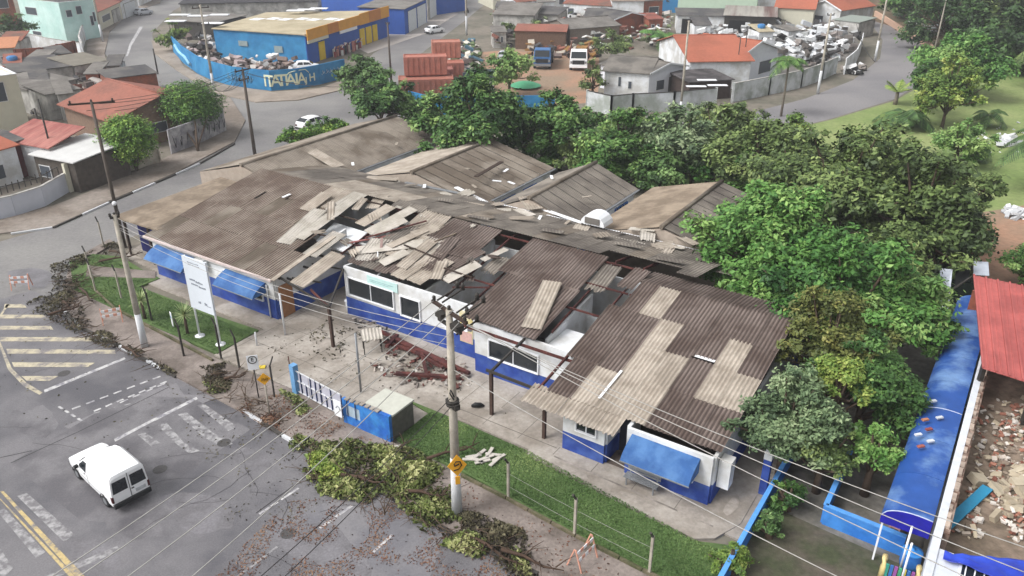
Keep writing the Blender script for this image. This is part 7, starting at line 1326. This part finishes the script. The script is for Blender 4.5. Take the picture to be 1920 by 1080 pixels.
litter('leaf_litter', [(380, 1100), (540, 940), (700, 930), (850, 980), (1000, 1100)], 7500, .085, DRY, 9, 0, .03, 1.5, clump=1.6); litter('leaf_litter', [(300, 700), (480, 780), (640, 900), (560, 1000), (430, 1000), (380, 850)], 700, .11, DKB, 10, 0, .03, 1.5, clump=1.); litter('leaf_litter', [(0, 480), (350, 700), (420, 860), (200, 850), (0, 760)], 380, .13, DKB, 11, 0, .03, 1.5, clump=1.)
litter('leaf_litter', [(440, 770), (520, 740), (640, 800), (700, 830), (560, 820), (500, 810)], 1500, .11, DRY, 12, .05, .13, 1., clump=1.); litter('leaf_litter', [(480, 640), (640, 600), (900, 720), (1000, 800), (760, 745), (540, 720)], 420, .13, DKB, 13, .02, .12, 1.3, clump=1.); litter('leaf_litter', [(870, 905), (1300, 1100), (1000, 1100), (870, 980)], 500, .11, DRY, 14, .02, .13, 1.3, clump=1.)
litter('leaf_litter', [(620, 600), (700, 640), (620, 690), (560, 640)], 260, .2, DKB, 15, .05, .12, 1., clump=1.)
rr = random.Random(77)
for k, (x, y, a, l) in enumerate([(800, 860, 20, 2.6), (760, 920, -15, 2.0), (870, 1000, -40, 3.2), (940, 1030, -30, 2.8), (720, 870, 60, 1.8), (640, 890, -20, 2.4), (150, 540, -50, 3.6), (110, 560, -45, 3.0), (185, 490, 20, 3.0), (230, 650, -40, 2.5), (90, 590, 30, 2.0), (205, 470, -30, 2.2), (420, 710, 10, 1.2)]):
    p = G(x, y, .35); b = MB(); d = Vector((math.cos(R(a)), math.sin(R(a)), .05)); s_ = Vector((-d.y, d.x, 0)); pts = [p, p + d * l * .35 + s_ * .1, p + d * l * .7 - s_ * .05, p + d * l + Vector((0, 0, .15))]; b.tube(pts, [.09, .07, .05, .02], 7)
    for j in range(5): q = pts[1].lerp(pts[3], j / 5); e = q + (s_ * rr.choice((-1, 1)) * rr.uniform(.4, .9) + d * .5 + Vector((0, 0, rr.uniform(.0, .4)))); b.tube([q, q.lerp(e, .5) + Vector((0, 0, .08)), e], [.035, .02, .008], 5)
    b.build('broken_branch', mat('branch_bark', '4a3a30', .9, .2), None, 'broken bare branch lying in the storm debris ' + ['beside the gate house pile, right end', 'in the middle of the green pile', 'at the foot of the tall pole', 'at the lower end of the kerb pile', 'in the upper part of the green pile', 'in the left part of the green pile', 'at the widest part of the left brushwood', 'left of the widest left brushwood', 'at the top end of the left brushwood', 'before the foot of the left pole', 'at the road hatching', 'by the corner fence post', 'on the small pile at the yard entrance'][k], 'branch', 'broken branches in the kerb debris ' + ('near' if x > 500 else 'left'))
tw = random.Random(5)
for nm, lb, poly, n in (('twig_tangle', 'tangle of thin bare twigs in the kerb debris', [(560, 830), (730, 835), (830, 890), (860, 970), (980, 1040), (900, 1040), (790, 1000), (640, 930), (580, 900)], 130), ('twig_tangle', 'tangle of thin bare twigs along the left kerb', [(120, 500), (200, 470), (150, 560), (180, 620), (320, 700), (230, 660), (100, 600)], 110), ('twig_tangle', 'thin twigs on the pavement by the gate', [(380, 700), (440, 690), (560, 790), (500, 800), (400, 745)], 50)):
    b = MB(); xs = [q_[0] for q_ in poly]; ys = [q_[1] for q_ in poly]; k = 0
    while k < n:
        x, y = tw.uniform(min(xs), max(xs)), tw.uniform(min(ys), max(ys))
        if not inpoly(poly, np.array([x]), np.array([y]))[0]: continue
        k += 1; p = G(x, y, .15 + tw.uniform(0, .3)); a = tw.uniform(0, 6.28); l = tw.uniform(.5, 1.5); d = Vector((math.cos(a), math.sin(a), tw.uniform(-.1, .35))) * l; s_ = Vector((-d.y, d.x, 0)) * tw.uniform(-.25, .25)
        b.tube([p, p + d * .5 + s_, p + d], [.028, .02, .007], 4); b.tube([p + d * .5 + s_, p + d * .8 + s_ * 2.4], [.014, .005], 4)
    b.build(nm, mat('twig_bark', '54463a', .9, .2), None, lb, None, None, 'stuff')
# red steel wreck and rubble before the court wall
for k, (a, c_, w_) in enumerate([((706, 618), (880, 700), .2), ((720, 640), (800, 668), .16), ((735, 632), (850, 690), .3), ((742, 700), (862, 708), .24), ((790, 660), (800, 702), .18), ((770, 655), (830, 690), .12), ((725, 650), (745, 628), .2)]):
    b = MB(); b.bar(G(*a, .25 + .05 * k), G(*c_, .3 + .06 * (k % 3)), w_, .16); b.build('fallen_steel_beam', REDB, None, ['longest dark red fallen beam along the foot of the court wall', 'short dark red beam at the left end of the wreck', 'thick dark red beam in the middle of the wreck', 'dark red beam lying apart on the yard side', 'short upright looking red beam across the others', 'thin red beam on top of the wreck', 'stubby red beam end at the left of the wreck'][k], 'beam')
heap('wreck_rubble', 'grey and red rubble of the fallen porch', [(690, 690), (740, 645), (880, 690), (880, 730), (760, 725)], 200, ['a59c94', '6d6560', 'b5b0aa', '54302c', '603530', '8b8078', '4c4642'], .26, .1, .25, 21)
heap('wreck_rubble', 'broken bits along the court wall foot', [(660, 600), (700, 605), (760, 640), (700, 650)], 70, ['8b8078', '3c3a38', 'a59c94'], .28, .1, .2, 22)
t = thing('leaning_roof_sheet', 'short ribbed pale sheet on a frame standing in the yard wreck', 'roof sheet', G(693, 660, .1), R(15)); o = bpy.data.objects.new('sheet', corr(1.2, 1.0, FIBN)); C.objects.link(o); o.parent = t; o.location = (-.4, -.3, .95); o.rotation_euler = (.25, 0, 0)
for x in (-.3, .7):
    for y in (-.2, .5): b = MB(); b.box(x - .03, y - .03, 0, x + .03, y + .03, .93 + y * .2); b.build('leg', METALD, t)
for k, (x, y, a) in enumerate([(888, 855, 15), (900, 850, 50), (912, 858, 30), (925, 852, -10), (905, 865, 20), (918, 848, 70), (935, 858, 40), (893, 862, -30), (928, 865, 55), (882, 861, 0), (730, 842, -30), (736, 838, 10), (728, 848, 60)]):
    p = G(x, y, .2 + .03 * (k % 3)); d = Vector((math.cos(R(a)), math.sin(R(a)), 0)) * .38; b = MB(); b.bar(p - d, p + d, .16, .05); b.build('broken_board', mat('broken_slat_grey', 'b9b4ac', .85, .08), None, 'broken pale slat in the heap on the lawn by the yellow sign' if x > 800 else 'broken white slat on the pavement below the gate house', 'board', 'broken slats on the lawn' if x > 800 else 'broken slats below the gate house')
# rubble on the lot
heap('lot_rubble', 'brick and plaster rubble strewn over the lot on the right', [(1870, 800), (1925, 760), (2000, 900), (1990, 1040), (1890, 1010), (1865, 960), (1850, 900)], 700, ['a0705e', 'b9aea4', '8d7f72', 'cfc9c2', '7d4f42', '9d8f80'], .22, 1.62, .10, 23)
heap('lot_rubble', 'sparser rubble near the wall of the lot', [(1800, 760), (1925, 740), (1925, 830), (1850, 870), (1790, 960), (1780, 1010), (1850, 1020)], 200, ['a79c90', '6f6357', 'cfc9c2', '8e6152', 'b0a48f'], .24, 1.62, .08, 24)
heap('lot_rubble', 'flat pale slabs of broken plaster', [(1830, 900), (1925, 870), (1925, 960), (1860, 980)], 40, ['b3a894', 'a69a86'], .6, 1.6, .03, 25)
for k, (x, y, m) in enumerate([(1735, 787, 'b0785e'), (1762, 783, 'c9cdd4'), (1742, 805, '8e4a48'), (1722, 815, 'c9cdd4'), (1745, 827, 'c9cdd4'), (1727, 837, '9a5a52'), (1750, 752, 'c9cdd4')]):
    p = G(x, y, 3.12); b = MB(); b.bar(p - Vector((.15, .03, 0)), p + Vector((.15, .05, 0)), .14, .07); b.build('roof_chunk', mat('chunk_' + m, m, .8), None, ['brick coloured chunk lying on the blue vault, nearest its left edge', 'pale chunk right of the brick coloured one on the blue vault', 'dark red chunk in the middle of the blue vault', 'pale chunk at the left rim of the blue vault', 'pale chunk right of the lower red one on the blue vault', 'lower red chunk on the blue vault', 'pale chunk highest up on the blue vault'][k], 'chunk', 'chunks lying on the blue vault')
heap('park_rubbish', 'white rubbish dumped in the park', [(1870, 262), (1905, 258), (1910, 272), (1875, 276)], 26, ['d5d7da', 'b5b7ba'], .9, .02, .3, 26); heap('park_rubbish', 'white rubbish by the dirt path', [(1868, 396), (1925, 396), (1925, 416), (1880, 412)], 30, ['e2e4e6', 'b5b7ba'], .9, .02, .4, 27); heap('park_rubbish', 'scattered white bits on the park lawn', [(1760, 240), (1925, 220), (1925, 300), (1800, 280)], 40, ['d5d7da'], .35, .02, .05, 28)
heap('red_heap', 'reddish heap of goods beyond the wrecked shelter', [(1755, 468), (1800, 458), (1812, 488), (1765, 495)], 110, ['7d3a38', '9d6a60', 'b9aca6'], .7, .05, 1.0, 29); heap('white_sack_heap', 'pale sacks at the forest edge', [(1706, 52), (1770, 56), (1765, 66), (1710, 62)], 18, ['d0d2d4'], 1.8, .02, .5, 30)
# black dog-like bag by the post, things on the yard
p = G(895, 765, .1); b = MB(); b.tube([p + Vector((-.3, 0, .12)), p + Vector((-.1, 0, .2)), p + Vector((.15, .02, .18)), p + Vector((.35, .1, .08))], [.06, .14, .13, .05], 7); b.build('black_sack', BLACK, None, 'small black sack lying on the yard beside a post', 'sack')
p = G(655, 585, .1); t = thing('white_bin', 'small white bin at the left corner of the court wall', 'bin', p); b = MB(); b.lathe([(0, 0), (.16, 0), (.2, .8), (.0, .8)], n=12); b.build('bin_body', WHITE, t); b = MB(); b.lathe([(.24, .8), (.24, .86), (.1, .95), (0, .96)], n=12); b.build('lid', WHITEC, t)
p = G(470, 690, .12); b = MB(); b.bar(p, p + Vector((.8, .1, .02)), .3, .05); b.build('yellow_scrap', mat('yellow_scrap', 'c9b23c', .6), None, 'yellow plastic scrap at the yard entrance', 'scrap')
p = G(875, 25, 0); t = thing('motorcycle', 'motorcycle seen far up the depot road', 'motorcycle', p, R(60))
for x in (-.6, .6): b = MB(); b.tube([(x, -.05, .3), (x, .05, .3)], .3, 12, 0, False); b.build('wheel', BLACK, t)
b = MB(); b.bar((-.5, 0, .6), (.5, 0, .75), .25, .3); b.bar((.45, 0, .3), (.3, 0, 1.1), .08); b.box(.25, -.35, 1.05, .35, .35, 1.1); b.build('body', METALD, t)

# ================================================================ thin air haze
hz = bpy.data.materials.new('haze_air'); hz.use_nodes = True; hn = hz.node_tree; hn.nodes.clear(); ho = hn.nodes.new('ShaderNodeOutputMaterial'); hv = hn.nodes.new('ShaderNodeVolumePrincipled')
hv.inputs['Color'].default_value = (.93, .95, 1, 1); hv.inputs['Density'].default_value = .0006; hv.inputs['Anisotropy'].default_value = .2; hn.links.new(hv.outputs[0], ho.inputs['Volume'])
b = MB(); b.box(-950, -110, -1.0, 950, 1550, 26.0); b.build('haze', hz, kind='stuff')
